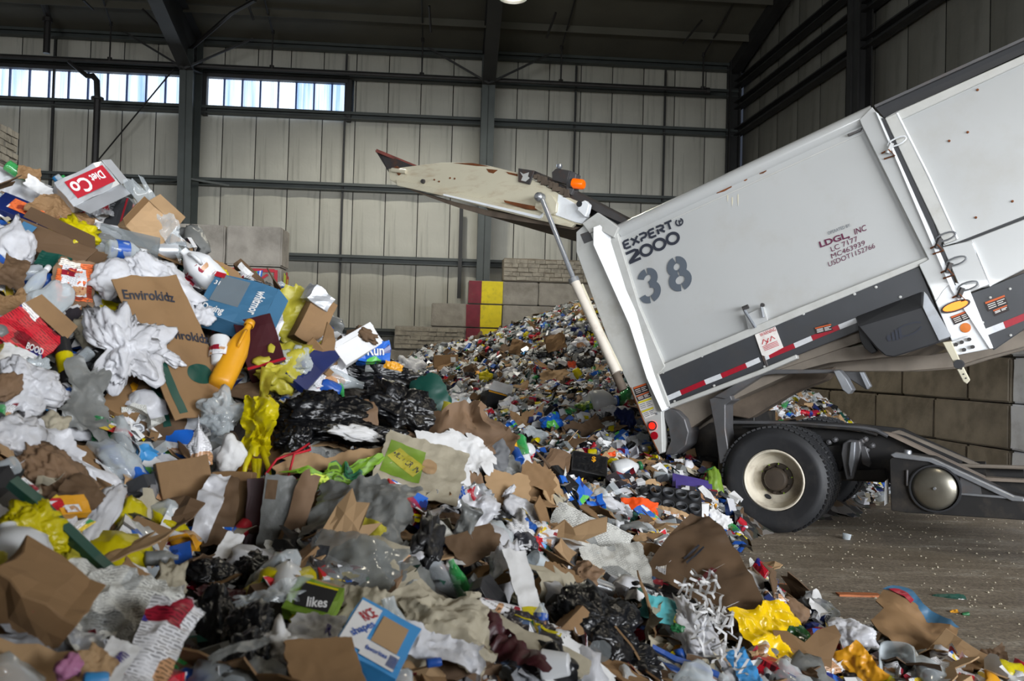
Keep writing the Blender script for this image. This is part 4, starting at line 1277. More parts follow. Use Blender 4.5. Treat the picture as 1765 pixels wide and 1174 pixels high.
for (u0, u1, v0, v1) in ((1700, 1765, 810, 828), (1660, 1700, 800, 822)):
    MB().tube([tp(u0, (v0 + v1) / 2, -1.1), tp(u1, (v0 + v1) / 2, -1.1)], .09, 12).build('cross_tube', M['chassis'], truck, smooth=True)
# spring hanger casting
hg = plate('spring_hanger', [(1452, 765), (1462, 758), (1482, 760), (1484, 775), (1478, 800), (1470, 826), (1458, 828), (1452, 800), (1449, 782)], -.38, .2, M['steelgrey'], bevel=.01)
plate('hanger_rib', [(1466, 762), (1474, 762), (1472, 800), (1466, 822), (1462, 800)], -.34, .06, M['galv'], hg)
for (u, v) in ((1430, 762), (1440, 758), (1487, 760), (1492, 757), (1494, 775), (1426, 800), (1436, 812), (1420, 780), (1504, 768)):
    MB().lathe([(0, .06), (.025, .05), (.03, 0)], tp(u, v, -.5), TN, TF, 8).build('frame_bolt', M['steelgrey'], truck)
plate('leaf_spring', [(1380, 800), (1440, 812), (1525, 808), (1528, 826), (1440, 828), (1380, 818)], -.45, .10, M['chassis'])
plate('mud_plate', [(1420, 770), (1450, 765), (1455, 800), (1440, 830), (1418, 840)], -.5, .05, M['chassis'])
plate('shock_link', [(1482, 768), (1492, 770), (1502, 800), (1498, 806), (1486, 800)], -.42, .05, M['steelgrey'])
# air tank box with its round polished end
tank = plate('tank_box', [(1533, 792), (1540, 785), (1604, 793), (1745, 860), (1765, 864), (1990, 884), (1990, 922), (1765, 897), (1562, 884), (1536, 880)], .05, .5, M['chassis'])
plate('box_edge', [(1534, 784), (1542, 780), (1606, 790), (1748, 856), (1765, 859), (1765, 865), (1744, 864), (1602, 797), (1540, 789)], .075, .09, M['galv'], tank)
plate('step_edge', [(1655, 850), (1740, 856), (1765, 860), (1765, 863), (1740, 860), (1655, 853)], .07, .04, M['galv'], tank, bevel=0)
plate('dull_glass', [(1655, 820), (1690, 838), (1692, 852), (1655, 850)], .056, .01, M['steelgrey'], tank, bevel=0)
plate('box_handle', [(1561, 810), (1565, 810), (1565, 838), (1561, 838)], .075, .03, M['steelgrey'], tank)
MB().lathe([(0, .055), (.06, .052), (.13, .038), (.18, .012), (.19, 0)], tp(1611, 842, .06), TN, TF, 32).build('polished_tank_end', mat('dull_polished_tank', srgb(150, 146, 134), .3, .8, var=.12, dirt=srgb(70, 66, 58), dirt_amt=.4), tank, smooth=True)
MB().lathe([(0, .02), (.012, .02), (.014, 0)], tp(1611, 842, .112), TN, TF, 8).build('bolt', M['galv'], tank)
MB().lathe([(.195, .03), (.21, .03), (.215, 0)], tp(1612, 842, .055), TN, TF, 32).build('tank_ring', M['black_box'], tank, smooth=True)
MB().lathe([(.036, 0), (.036, .045), (.03, .055), (0, .055)], tp(1564, 786, -.05), TZ, TF, 16).build('filler_cap', M['galv'], tank, smooth=True)
plate('tank_foot', [(1525, 830), (1530, 826), (1530, 868), (1524, 872)], .0, .06, M['white_lit'], tank, bevel=0)

# ---- underside of the body, hoist and brackets
plate('underside_channel', [(1150, 704), (1311, 645), (1372, 620), (1440, 600), (1600, 590), (1560, 612), (1430, 625), (1372, 640), (1262, 690), (1180, 745), (1172, 718)], -.15, 2.0, M['greybeam'], bevel=0)
plate('wheel_guard_rail', [(1230, 684), (1305, 640), (1330, 637), (1440, 637), (1446, 643), (1330, 645), (1312, 648), (1250, 688)], -.02, .3, M['steelgrey'])
brk = plate('guard_end', [(1436, 639), (1446, 638), (1458, 652), (1469, 672), (1462, 680), (1452, 672)], .04, .2, M['galv'])
plate('guard_web', [(1446, 640), (1484, 641), (1500, 668), (1494, 672), (1462, 652)], -.25, .06, M['steelgrey'])
plate('guard_end', [(1480, 641), (1488, 641), (1501, 666), (1494, 672)], -.2, .1, M['galv'])
po = plate('hoist_post', [(1222, 688), (1256, 674), (1262, 690), (1250, 698), (1250, 740), (1258, 792), (1240, 800), (1232, 740)], -.04, .28, M['steelgrey'], bevel=.008)
plate('mud_flap_bracket', [(1238, 788), (1256, 780), (1252, 830), (1240, 870), (1236, 850)], -.1, .12, M['rustbrown'])
MB().prism([tp(u, v, -.5) for u, v in [(1250, 715), (1262, 680), (1310, 655), (1440, 632), (1422, 655), (1360, 680), (1290, 722)]], -TN * .3).build('hoist_beam', M['rustbrown'], truck, bevel=.01)
MB().prism([tp(u, v, -1.6) for u, v in [(1230, 715), (1262, 680), (1320, 655), (1440, 632), (1422, 655), (1360, 680), (1280, 722)]], -TN * .3).build('hoist_beam', M['rustbrown'], truck, bevel=.01)
plate('hinge_upright', [(1294, 700), (1308, 694), (1314, 730), (1300, 730)], -1.4, .1, M['galv'])
plate('hinge_block', [(1246, 715), (1300, 712), (1300, 735), (1246, 735)], -.7, .9, M['chassis'])
main_beam = [(1372, 640), (1400, 622), (1500, 615), (1600, 612), (1700, 596), (1765, 566), (1990, 490), (1990, 530), (1765, 598), (1690, 618), (1640, 634), (1560, 640), (1440, 640)]
MB().prism([tp(u, v, -.55) for u, v in main_beam], -TN * .2).build('body_beam', M['greybeam'], truck, bevel=.006)
MB().prism([tp(u, v, -.55) - TN * 1.1 for u, v in main_beam], -TN * .2).build('body_beam', M['greybeam'], truck, bevel=.006)
bp_ = plate('pivot_plate', [(1372, 620), (1430, 594), (1490, 584), (1520, 610), (1440, 620), (1376, 636)], -.3, .08, M['white_old'])
plate('brass_block', [(1430, 595), (1440, 592), (1446, 600), (1432, 606)], -.26, .05, mat('yellowed_block', srgb(200, 180, 120), .6), bp_)
MB().lathe([(0, .05), (.03, .05), (.03, 0)], tp(1458, 597, -.3), TN, TF, 10).build('bolt', M['darkmetal'], bp_)
# underbody across
MB().prism([tp(1145, 640, -.1), tp(1600, 455, -.1), tp(1640, 560, -.1), tp(1480, 590, -.1), tp(1160, 700, -.1)], -TN * 2.2).build('hopper_floor', M['greybeam'], truck)
MB().prism([tp(1640, 430, -.1), tp(1990, 300, -.1), tp(1990, 500, -.1), tp(1765, 566, -.1), tp(1700, 590, -.1)], -TN * 2.2).build('front_floor', M['greybeam'], truck)
for (x0, v0, x1, v1) in ((1090, 640, 1078, 690), (1075, 655, 1066, 700)):
    pass

# ------------------------------------------------------------------ heaps
def tps(P, h):
    P = np.array(P, float); h = np.array(h, float)
    n = len(P)
    d = np.linalg.norm(P[:, None] - P[None], axis=2)
    K = np.where(d > 0, d * d * np.log(np.maximum(d, 1e-9)), 0) + np.eye(n) * .02
    A = np.zeros((n + 3, n + 3))
    A[:n, :n] = K; A[:n, n] = 1; A[:n, n + 1:] = P; A[n, :n] = 1; A[n + 1:, :n] = P.T
    w = np.linalg.solve(A, np.concatenate([h, [0, 0, 0]]))
    def f(X):
        d = np.linalg.norm(X[:, None] - P[None], axis=2)
        return (np.where(d > 0, d * d * np.log(np.maximum(d, 1e-9)), 0)) @ w[:n] + w[n] + X @ w[n + 1:]
    return f

def heap(name, ctrl, world_pts, x0, x1, y0, y1, step, m, rough, seed):
    P, H = [], []
    for (u, v, y) in ctrl:
        p = at_depth(u, v, y)
        P.append((p.x, p.y)); H.append(p.z)
    for (x, y, z) in world_pts:
        P.append((x, y)); H.append(z)
    f = tps(P, H)
    nx, ny = int((x1 - x0) / step) + 1, int((y1 - y0) / step) + 1
    gx, gy = np.meshgrid(np.linspace(x0, x1, nx), np.linspace(y0, y1, ny))
    Z = f(np.stack([gx.ravel(), gy.ravel()], 1))
    V = []
    for x, y, z in zip(gx.ravel(), gy.ravel(), Z):
        q = Vector((x * 2.2, y * 2.2, seed))
        z += (noise.noise(q) * .6 + abs(noise.noise(q * 2.7)) * .45 + abs(noise.noise(q * 6)) * .25) * rough
        V.append((x, y, z))
    F = []
    for j in range(ny - 1):
        for i in range(nx - 1):
            k = j * nx + i
            q = (k, k + 1, k + nx + 1, k + nx)
            if max(V[a][2] for a in q) > .05:
                F.append(q)
    used = sorted({a for q in F for a in q})
    mp = {a: i for i, a in enumerate(used)}
    V = [(V[a][0], V[a][1], max(V[a][2], -.05)) for a in used]
    F = [tuple(mp[a] for a in q) for q in F]
    me = mesh_of(name, V, F, m, True)
    o = obj(name, me)
    bvh = BVHTree.FromPolygons([Vector(v) for v in V], F)
    return o, bvh, f

def litter_mat():
    m = bpy.data.materials.new('compacted_mixed_litter')
    m.use_nodes = True
    nt = m.node_tree; L = nt.links
    b = nt.nodes['Principled BSDF']; b.inputs['Roughness'].default_value = .7
    tc = _n(nt, 'ShaderNodeTexCoord')
    wv = _n(nt, 'ShaderNodeTexNoise'); wv.inputs['Scale'].default_value = 5
    L.new(tc.outputs['Object'], wv.inputs['Vector'])
    mxv = _n(nt, 'ShaderNodeMix', data_type='VECTOR'); mxv.inputs['Factor'].default_value = .25
    L.new(tc.outputs['Object'], mxv.inputs['A']); L.new(wv.outputs['Color'], mxv.inputs['B'])
    v = _n(nt, 'ShaderNodeTexVoronoi'); v.inputs['Scale'].default_value = 9
    L.new(mxv.outputs['Result'], v.inputs['Vector'])
    s = _n(nt, 'ShaderNodeSeparateColor'); L.new(v.outputs['Color'], s.inputs['Color'])
    r = _n(nt, 'ShaderNodeValToRGB'); r.color_ramp.interpolation = 'CONSTANT'
    cols = [srgb(36, 32, 30), srgb(70, 56, 42), srgb(84, 80, 76), srgb(30, 32, 38), srgb(104, 100, 96), srgb(78, 62, 44), srgb(48, 50, 42), srgb(88, 84, 82), srgb(34, 28, 26)]
    r.color_ramp.elements[0].color = (*cols[0], 1)
    r.color_ramp.elements[1].position = 1 / 9; r.color_ramp.elements[1].color = (*cols[1], 1)
    for i, c in enumerate(cols[2:]):
        e = r.color_ramp.elements.new((i + 2) / 9); e.color = (*c, 1)
    L.new(s.outputs['Red'], r.inputs['Fac']); L.new(r.outputs['Color'], b.inputs['Base Color'])
    bp = _n(nt, 'ShaderNodeBump'); bp.inputs['Strength'].default_value = .8; bp.inputs['Distance'].default_value = .05
    L.new(s.outputs['Green'], bp.inputs['Height']); L.new(bp.outputs['Normal'], b.inputs['Normal'])
    return m
M['litter'] = litter_mat()

near_ctrl = [
    (-250, 300, 5.3), (0, 318, 5.5), (60, 335, 5.4), (140, 362, 5.3), (210, 400, 5.25), (290, 446, 5.2), (350, 492, 5.15), (420, 560, 5.1), (500, 606, 5.1), (590, 632, 5.2), (660, 652, 5.3), (730, 684, 5.35), (765, 730, 5.3),
    (820, 745, 5.2), (880, 790, 5.2), (940, 850, 5.5), (1000, 885, 5.9), (1080, 915, 6.3), (1150, 930, 6.6),
    (-250, 700, 3.0), (0, 500, 4.3), (0, 700, 3.5), (0, 900, 2.7), (0, 1050, 2.3), (0, 1200, 2.0), (-250, 1200, 1.8),
    (150, 500, 4.6), (150, 700, 4.0), (150, 900, 3.2), (150, 1050, 2.7), (150, 1200, 2.2),
    (300, 560, 4.7), (300, 700, 4.4), (300, 900, 3.8), (300, 1000, 3.3), (300, 1200, 2.3), (420, 700, 4.6), (430, 860, 4.2), (450, 1000, 3.5), (450, 1200, 2.4),
    (560, 700, 4.8), (600, 800, 4.4), (600, 900, 3.9), (600, 1000, 3.4), (600, 1100, 2.9), (620, 1200, 2.5), (720, 800, 4.7), (760, 900, 4.2), (780, 1000, 3.6), (780, 1100, 3.1), (780, 1220, 2.7),
    (900, 900, 4.9), (900, 1000, 4.0), (900, 1100, 3.4), (900, 1220, 2.9), (1010, 1000, 4.6), (1030, 1100, 3.8), (1030, 1220, 3.2), (1130, 1000, 5.0), (1150, 1100, 4.1), (1150, 1220, 3.5),
    (1240, 1020, 5.0), (1270, 1100, 4.4), (1270, 1220, 3.8), (1400, 1140, 4.5), (1400, 1230, 4.0), (1560, 1170, 4.4), (1680, 1200, 4.2),
]
# feet of the heap on the floor and the hidden back slope
near_world = [(3.3, 6.6, -.35), (2.9, 7.5, -.35), (1.9, 7.7, -.15), (.9, 8.0, -.1), (2.35, 6.9, -.2), (2.35, 6.3, -.2), (2.45, 5.7, -.2), (2.9, 5.35, -.22), (3.3, 4.9, -.25), (4.2, 4.2, -.3), (4.6, 3.2, -.3), (-.2, 8.4, .1), (-1.2, 9.0, .0), (-3, 9.6, .3), (-5, 9.5, .8), (-7, 9, 1.0),
              (-1.0, 7.2, .9), (-2.2, 7.6, 1.1), (-3.4, 7.6, 1.6), (-5.5, 7.4, 2.0), (0.2, 7.0, .45), (5, 2, -.3), (0, 11, -.3), (-3, 11, -.3), (3, 9, -.3), (-7, 11, 0)]
near_heap, nbvh, nf = heap('litter_heap', near_ctrl, near_world, -7.5, 5.0, 1.1, 10.6, .07, M['litter'], .13, 3.1)
tag(near_heap, 'near heap of compacted mixed litter under the loose rubbish', 'litter heap', kind='stuff')

far_ctrl = [(690, 640, 19), (720, 615, 19), (780, 612, 19.3), (850, 605, 19.6), (880, 590, 19.5), (940, 560, 19.0), (1000, 535, 18.5), (1050, 560, 15.5), (760, 700, 15), (850, 700, 13.5), (900, 760, 10.6), (950, 690, 13), (1000, 640, 15), (1060, 680, 12),
            (1000, 760, 10.2), (1080, 760, 10.0), (1150, 800, 9.3), (1000, 830, 8.6), (1080, 850, 8.3), (1150, 860, 8.3), (1220, 840, 8.9), (1245, 900, 8.3), (930, 820, 8.6), (860, 790, 9.5), (1130, 735, 11.0), (1220, 780, 10.2), (1120, 900, 7.6), (1230, 895, 8.1),
            (1300, 740, 12.5), (1360, 690, 14.0), (1400, 690, 14.8), (1300, 700, 14.5), (1190, 800, 9.6)]
far_world = [(2.2, 7.4, -.2), (2.5, 7.1, -.3), (2.5, 8.0, -.25), (2.9, 8.25, -.3), (3.5, 8.8, -.35), (3.2, 7.9, -.35), (2.9, 8.5, -.15), (1.0, 6.6, -.1), (0, 7.2, .0), (4.8, 10.5, -.15), (5.4, 12.5, .1), (5.6, 15, .5), (4.6, 17, 1.6), (3, 20.5, 2.6), (1.5, 21.4, 1.9), (-1, 21.8, 1.5), (-3.5, 21, 1.2), (-5.5, 20, .6), (-8, 19, -.2), (-3.5, 16, .8), (-2.5, 13, .6), (-4.5, 12.5, -.1), (-6.5, 15, -.3), (-1.5, 10.5, .4), (-2, 8.5, -.1), (5.6, 18.5, 1.2), (5, 21, 1.5),
             (3.8, 9.2, -.15), (3.6, 10.4, .25), (3.0, 9.0, -.1)]
far_heap, fbvh, ff = heap('litter_heap', far_ctrl, far_world, -8.5, 5.6, 6.2, 22.1, .11, M['litter'], .14, 8.7)
tag(far_heap, 'far heap of compacted mixed litter spilling from the truck', 'litter heap', kind='stuff')
far_heap['label'] = 'far heap of compacted mixed litter spilling from the truck'

def hit_near(u, v):
    h = nbvh.ray_cast(EYE, ray(u, v))
    return h[0]
def hit_far(u, v):
    h = fbvh.ray_cast(EYE, ray(u, v))
    return h[0]
def slope_n(f, p, e=.25):
    X = np.array([(p.x + e, p.y), (p.x - e, p.y), (p.x, p.y + e), (p.x, p.y - e)])
    z = f(X)
    return Vector((-(z[0] - z[1]) / (2 * e), -(z[2] - z[3]) / (2 * e), 1)).normalized()

# ------------------------------------------------------------------ rubbish materials
def C(name, r, g, b, rough=.5, **k):
    M[name] = mat(name, srgb(r, g, b), rough, **k)
    return M[name]
C('white film', 224, 225, 230, .32, var=.08, bump=.55, bscale=14, transl=.25, dirt=srgb(150, 140, 128), dirt_amt=.3, dscale=6)
C('white paper', 214, 214, 214, .7, var=.05, bump=.2, bscale=20, dirt=srgb(160, 150, 135), dirt_amt=.25, dscale=6)
C('grey film', 128, 130, 128, .35, var=.14, bump=.5, bscale=12, transl=.2, dirt=srgb(90, 84, 74), dirt_amt=.4, dscale=5)
C('cream paper', 168, 160, 140, .75, bump=.4, bscale=16, var=.12, dirt=srgb(120, 108, 84), dirt_amt=.5, dscale=5)
C('black film', 18, 19, 22, .28, var=.3, bump=.6, bscale=14, dirt=srgb(60, 56, 50), dirt_amt=.35, dscale=6)
C('yellow film', 214, 200, 14, .34, var=.08, bump=.5, bscale=14, transl=.22, color2=srgb(196, 180, 10))
C('pale yellow film', 188, 178, 60, .4, var=.08, bump=.5, bscale=14, transl=.2, dirt=srgb(120, 130, 40), dirt_amt=.4, dscale=8)
C('brown card', 132, 102, 68, .8, var=.10, scale=3, dirt=srgb(96, 70, 44), dirt_amt=.45, dscale=4)
C('dark brown card', 92, 70, 48, .8, var=.14, scale=3, dirt=srgb(60, 44, 30), dirt_amt=.5, dscale=4)
C('tan card', 164, 134, 98, .8, var=.08, scale=3, dirt=srgb(120, 90, 60), dirt_amt=.35, dscale=5)
C('brown paper', 122, 96, 72, .75, var=.12, scale=4, dirt=srgb(96, 74, 54), dirt_amt=.4, dscale=5)
C('blue', 34, 80, 160, .35, var=.1)
C('sky blue', 58, 140, 200, .4, var=.08)
C('pack blue', 62, 106, 138, .4, var=.06)
C('dark blue', 22, 36, 88, .35, var=.15)
C('red', 165, 30, 44, .35, var=.1)
C('dark red', 92, 20, 30, .4, var=.15)
C('orange', 240, 84, 24, .45, var=.06)
C('amber yellow', 214, 150, 26, .4, var=.08)
C('green', 34, 104, 60, .35, var=.12)
C('dark green', 16, 66, 56, .3, var=.12)
C('lime', 112, 142, 46, .4, var=.15, scale=10)
C('teal', 90, 190, 200, .5, var=.06)
C('purple', 70, 58, 126, .4, var=.1)
C('pink', 176, 112, 150, .5, var=.1)
C('maroon', 60, 16, 24, .5, var=.1)
C('silver', 196, 199, 203, .3, metal=.45, var=.1)
C('foil grey', 156, 158, 162, .35, metal=.4, var=.15)
C('dark', 34, 34, 36, .4, var=.2)
C('charcoal', 58, 60, 64, .5, var=.15)
C('white plastic', 218, 220, 222, .3, var=.03, transl=.15)
C('clear', 214, 222, 226, .12, var=.03, alpha=.30, spec=.8)
C('clear green', 60, 170, 90, .12, var=.03, alpha=.5, spec=.8)
C('clear grey', 130, 136, 138, .15, var=.05, alpha=.45, spec=.8)
C('string red', 190, 20, 40, .6)
C('wood', 176, 104, 60, .7, var=.15, dirt=srgb(110, 60, 36), dirt_amt=.4, dscale=8)
M['newsprint'] = print_mat('newsprint', srgb(206, 206, 200), [srgb(150, 152, 150), srgb(120, 170, 180), srgb(176, 178, 176)], 4.2, .8, lines=13, ink_amt=.12)
M['flyer'] = print_mat('colour_flyer', srgb(220, 220, 222), [srgb(200, 40, 50), srgb(40, 90, 170), srgb(230, 200, 60), srgb(60, 150, 80), srgb(60, 60, 66)], 4.2, .35, lines=12, ink_amt=.6)
M['dark magazine'] = print_mat('dark_magazine', srgb(48, 44, 48), [srgb(150, 110, 80), srgb(190, 190, 190), srgb(120, 30, 40), srgb(60, 80, 110)], 5, .3, lines=0, ink_amt=.5)
M['white printed'] = print_mat('white_printed_wrapper', srgb(226, 226, 230), [srgb(150, 30, 50), srgb(70, 60, 150), srgb(196, 150, 110)], 3.6, .35, lines=8, ink_amt=.35)
M['chips bag'] = print_mat('yellow_crisp_bag', srgb(238, 196, 16), [srgb(240, 236, 226), srgb(150, 16, 34), srgb(250, 210, 40), srgb(40, 80, 40)], 2.3, .18, lines=0, ink_amt=.55)
M['green printed'] = print_mat('lime_printed_film', srgb(116, 158, 40), [srgb(30, 90, 60), srgb(40, 130, 170), srgb(210, 230, 90)], 7, .5, lines=6, ink_amt=.35)
M['blue printed'] = print_mat('blue_printed_wrap', srgb(30, 96, 190), [srgb(225, 230, 236), srgb(20, 40, 110), srgb(90, 180, 80)], 4, .3, lines=0, ink_amt=.4)
M['red printed'] = print_mat('red_printed_card', srgb(190, 24, 44), [srgb(230, 226, 226), srgb(40, 40, 120), srgb(120, 14, 30)], 3, .35, lines=5, ink_amt=.3)
M['orange printed'] = print_mat('orange_printed_paper', srgb(224, 110, 60), [srgb(226, 220, 210), srgb(30, 90, 150), srgb(150, 60, 40)], 3, .5, lines=6, ink_amt=.4)

# ------------------------------------------------------------------ rubbish shapes (local frame: +Z towards the viewer)
def ridged(p, o=4):
    s, a, t = 0.0, 1.0, 0.0
    for i in range(o):
        s += (1 - abs(noise.noise(p)) * 2.2) * a
        t += a
        p = p * 2.03 + Vector((7.1, 3.3, 1.7)); a *= .55
    return s / t

class Sheet:
    """a bent and creased sheet of W x H metres; call it with (x, y) in metres to get the surface point"""
    def __init__(s, w, h, amp=.03, freq=3.0, curl=0.0, axis=0.0, seed=0.0, jag=.06, sag=0.0, fold=None):
        s.w, s.h, s.amp, s.freq, s.curl, s.axis, s.seed, s.jag, s.sag, s.fold = w, h, amp, freq, curl, axis, seed, jag, sag, fold
        s.L = max(w, h)
    def __call__(s, x, y, out=0.0):
        q = Vector((x / s.L * s.freq, y / s.L * s.freq, s.seed * 3.7))
        z = (ridged(q, 4) - .5) * s.amp * 1.6 + noise.noise(q * .45) * s.amp * 2.0
        dx = noise.noise(q * .8 + Vector((9, 0, 0))) * s.amp * .9
        dy = noise.noise(q * .8 + Vector((0, 9, 0))) * s.amp * .9
        if s.fold is not None:
            fa, fo, fd = s.fold
            t = x * math.cos(fa) + y * math.sin(fa) - fo * s.L
            z += max(0, t) * fd
        z -= s.sag * ((x / s.w * 2) ** 2 + (y / s.h * 2) ** 2)
        X, Y = x + dx, y + dy
        if s.curl:
            ca, sa = math.cos(s.axis), math.sin(s.axis)
            a = X * ca + Y * sa; b = -X * sa + Y * ca
            Rr = s.L / s.curl
            th = a / Rr
            a2 = Rr * math.sin(th); zz = Rr * (math.cos(th) - 1)
            a2 += z * math.sin(th); z = zz + z * math.cos(th)
            X, Y = a2 * ca - b * sa, a2 * sa + b * ca
        return Vector((X, Y, z + out))
    def mesh(s, name, m, n=26, thick=0.0, rnd=0.0, smooth=True, hole=None):
        nx = max(4, int(n * s.w / s.L)); ny = max(4, int(n * s.h / s.L))
        V, UV = [], []
        for j in range(ny + 1):
            for i in range(nx + 1):
                a, b = i / nx * 2 - 1, j / ny * 2 - 1
                if rnd:      # squeeze the square towards a disc
                    a, b = a * math.sqrt(1 - b * b / 2 * rnd), b * math.sqrt(1 - (i / nx * 2 - 1) ** 2 / 2 * rnd)
                ed = max(abs(a), abs(b))
                ang = math.atan2(b, a)
                k = 1 + s.jag * ed ** 3 * (noise.noise(Vector((math.cos(ang) * 2.6, math.sin(ang) * 2.6, s.seed))) * 2 + noise.noise(Vector((math.cos(ang) * 9, math.sin(ang) * 9, s.seed))) * .8)
                x, y = a * k * s.w / 2, b * k * s.h / 2
                V.append(s(x, y)); UV.append(((a + 1) / 2 * (s.w / s.L), (b + 1) / 2 * (s.h / s.L)))
        F = []
        for j in range(ny):
            for i in range(nx):
                q = j * (nx + 1) + i
                if hole and hole[0] < (i + .5) / nx < hole[1] and hole[2] < (j + .5) / ny < hole[3]: continue
                F.append((q, q + 1, q + nx + 2, q + nx + 1))
        if thick:
            n0 = len(V)
            V += [v - Vector((0, 0, thick)) for v in V]
            UV += UV
            F += [tuple(a + n0 for a in reversed(f)) for f in F[:]]
            rim = [j * (nx + 1) for j in range(ny, -1, -1)] + list(range(1, nx + 1)) + [j * (nx + 1) + nx for j in range(1, ny + 1)] + [ny * (nx + 1) + i for i in range(nx - 1, 0, -1)]
            for i in range(len(rim)):
                a, b = rim[i], rim[(i + 1) % len(rim)]
                F.append((b, a, a + n0, b + n0))
        me = mesh_of(name, V, F, m, smooth, UV)
        if smooth and thick: me.set_sharp_from_angle(angle=R(50))
        return me

def bag_mesh(name, w, h, d, m, seed, sub=4, amp=.22, freq=2.2, pinch=None, floppy=0.0):
    """filled or empty knotted bag: a creased blob"""
    bm = bmesh.new()
    bmesh.ops.create_icosphere(bm, subdivisions=sub, radius=1)
    for v in bm.verts:
        c = v.co.copy()
        wrp = Vector((noise.noise(c * 1.3 + Vector((seed, 0, 0))), noise.noise(c * 1.3 + Vector((0, seed, 0))), 0)) * .5
        q = Vector(((c.x + wrp.x) * freq * 1.9, (c.y + wrp.y) * freq * .75, c.z * freq * 1.4)) + Vector((seed * 5.3, seed * 1.7, 0))
        r = .90 + (ridged(q, 5) - .55) * amp * 1.25 + noise.noise(q * .4) * amp * 1.5
        if floppy:
            ang = math.atan2(c.y, c.x)
            r *= 1 + floppy * noise.noise(Vector((math.cos(ang) * 1.9, math.sin(ang) * 1.9, seed * 2))) * 1.15
        x, y, z = c.x * r, c.y * r, c.z * r
        if pinch:
            t = (y + 1) / 2
            if t > pinch:
                k = (t - pinch) / (1.25 - pinch)
                s = max(.16, 1 - 2.1 * k + 1.4 * k * k)
                x *= s; z *= s; y += .25 * k
        v.co = Vector((x * w / 2, y * h / 2, z * d / 2))
    uvl = bm.loops.layers.uv.new('UVMap')
    for f in bm.faces:
        for l in f.loops:
            l[uvl].uv = (l.vert.co.x / max(w, h) + .5, l.vert.co.y / max(w, h) + .5)
    me = bpy.data.meshes.new(name)
    bm.to_mesh(me); bm.free()
    me.materials.append(m)
    me.polygons.foreach_set('use_smooth', [True] * len(me.polygons))
    return me

def box_mesh(name, w, h, d, m, seed=0, dent=.012, cuts=4, open_top=False):
    bm = bmesh.new()
    bmesh.ops.create_cube(bm, size=1)
    bmesh.ops.scale(bm, vec=(w, h, d), verts=bm.verts)
    if open_top:
        f = [f for f in bm.faces if f.normal.y > .9]
        bmesh.ops.delete(bm, geom=f, context='FACES_ONLY')
    bmesh.ops.bevel(bm, geom=list(bm.edges), offset=min(w, h, d) * .02, segments=1, affect='EDGES')
    bmesh.ops.subdivide_edges(bm, edges=[e for e in bm.edges if e.calc_length() > min(w, h, d) * .3], cuts=cuts, use_grid_fill=True)
    uv = bm.loops.layers.uv.new('UVMap')
    for f in bm.faces:
        for l in f.loops:
            l[uv].uv = (l.vert.co.x / max(w, h) + .5, l.vert.co.y / max(w, h) + .5 + l.vert.co.z)
    for v in bm.verts:
        q = v.co * (3.0 / max(w, h, d)) + Vector((seed * 4.1, 0, seed))
        v.co += Vector((noise.noise(q), noise.noise(q + Vector((5, 0, 0))), noise.noise(q + Vector((0, 5, 0))))) * dent * 2
    me = bpy.data.meshes.new(name)
    bm.to_mesh(me); bm.free()
    me.materials.append(m)
    return me

def revolve(prof, n=14, crush=0.0, seed=0.0, axis='x', sq=1.0):
    V, F = [], []
    for (r, x) in prof:
        for k in range(n):
            a = 2 * math.pi * k / n
            c, s_ = math.cos(a), math.sin(a)
            if sq != 1.0:      # squarish section
                e = 1 / max(abs(c), abs(s_)) ; e = 1 + (e - 1) * (sq - 1)
                c *= e; s_ *= e
            rr = r
            if crush:
                q = Vector((x * 22, c * 1.5, s_ * 1.5 + seed))
                rr = r * (1 + noise.noise(q) * crush * 2)
            V.append((x, rr * c, rr * s_))
    for i in range(len(prof) - 1):
        for k in range(n):
            F.append((i * n + k, (i + 1) * n + k, (i + 1) * n + (k + 1) % n, i * n + (k + 1) % n))
    return V, F

def bottle_prof(L, r):
    return [(0, -L / 2 + .01), (r * .5, -L / 2), (r * .85, -L / 2 + .004), (r, -L / 2 + L * .06), (r * .95, -L / 2 + L * .15), (r, -L / 2 + L * .24), (r * .96, -L / 2 + L * .34), (r, -L / 2 + L * .44), (r, -L / 2 + L * .58), (r * .86, -L / 2 + L * .70), (r * .55, -L / 2 + L * .82), (r * .36, -L / 2 + L * .90), (r * .36, L / 2)]
def can_prof(L, r):
    return [(0, -L / 2 + .006), (r * .7, -L / 2 + .004), (r * .82, -L / 2), (r, -L / 2 + L * .08), (r, -L / 2 + L * .3), (r * .97, -L / 2 + L * .5), (r, L / 2 - L * .16), (r * .84, L / 2 - L * .02), (r * .84, L / 2), (r * .76, L / 2 - .004), (0, L / 2 - .004)]
def jug_prof(L, r):
    return [(0, -L / 2 + .006), (r * .8, -L / 2), (r, -L / 2 + L * .06), (r, -L / 2 + L * .3), (r * .97, -L / 2 + L * .45), (r, -L / 2 + L * .55), (r * .72, -L / 2 + L * .74), (r * .35, -L / 2 + L * .88), (r * .28, -L / 2 + L * .92), (r * .28, L / 2)]
def cup_prof(L, r):
    return [(0, -L / 2), (r * .68, -L / 2), (r * .72, -L / 2 + .004), (r * .97, L / 2 - .008), (r, L / 2 - .004), (r * .98, L / 2), (r * .92, L / 2 - .004), (r * .66, -L / 2 + .01), (0, -L / 2 + .01)]

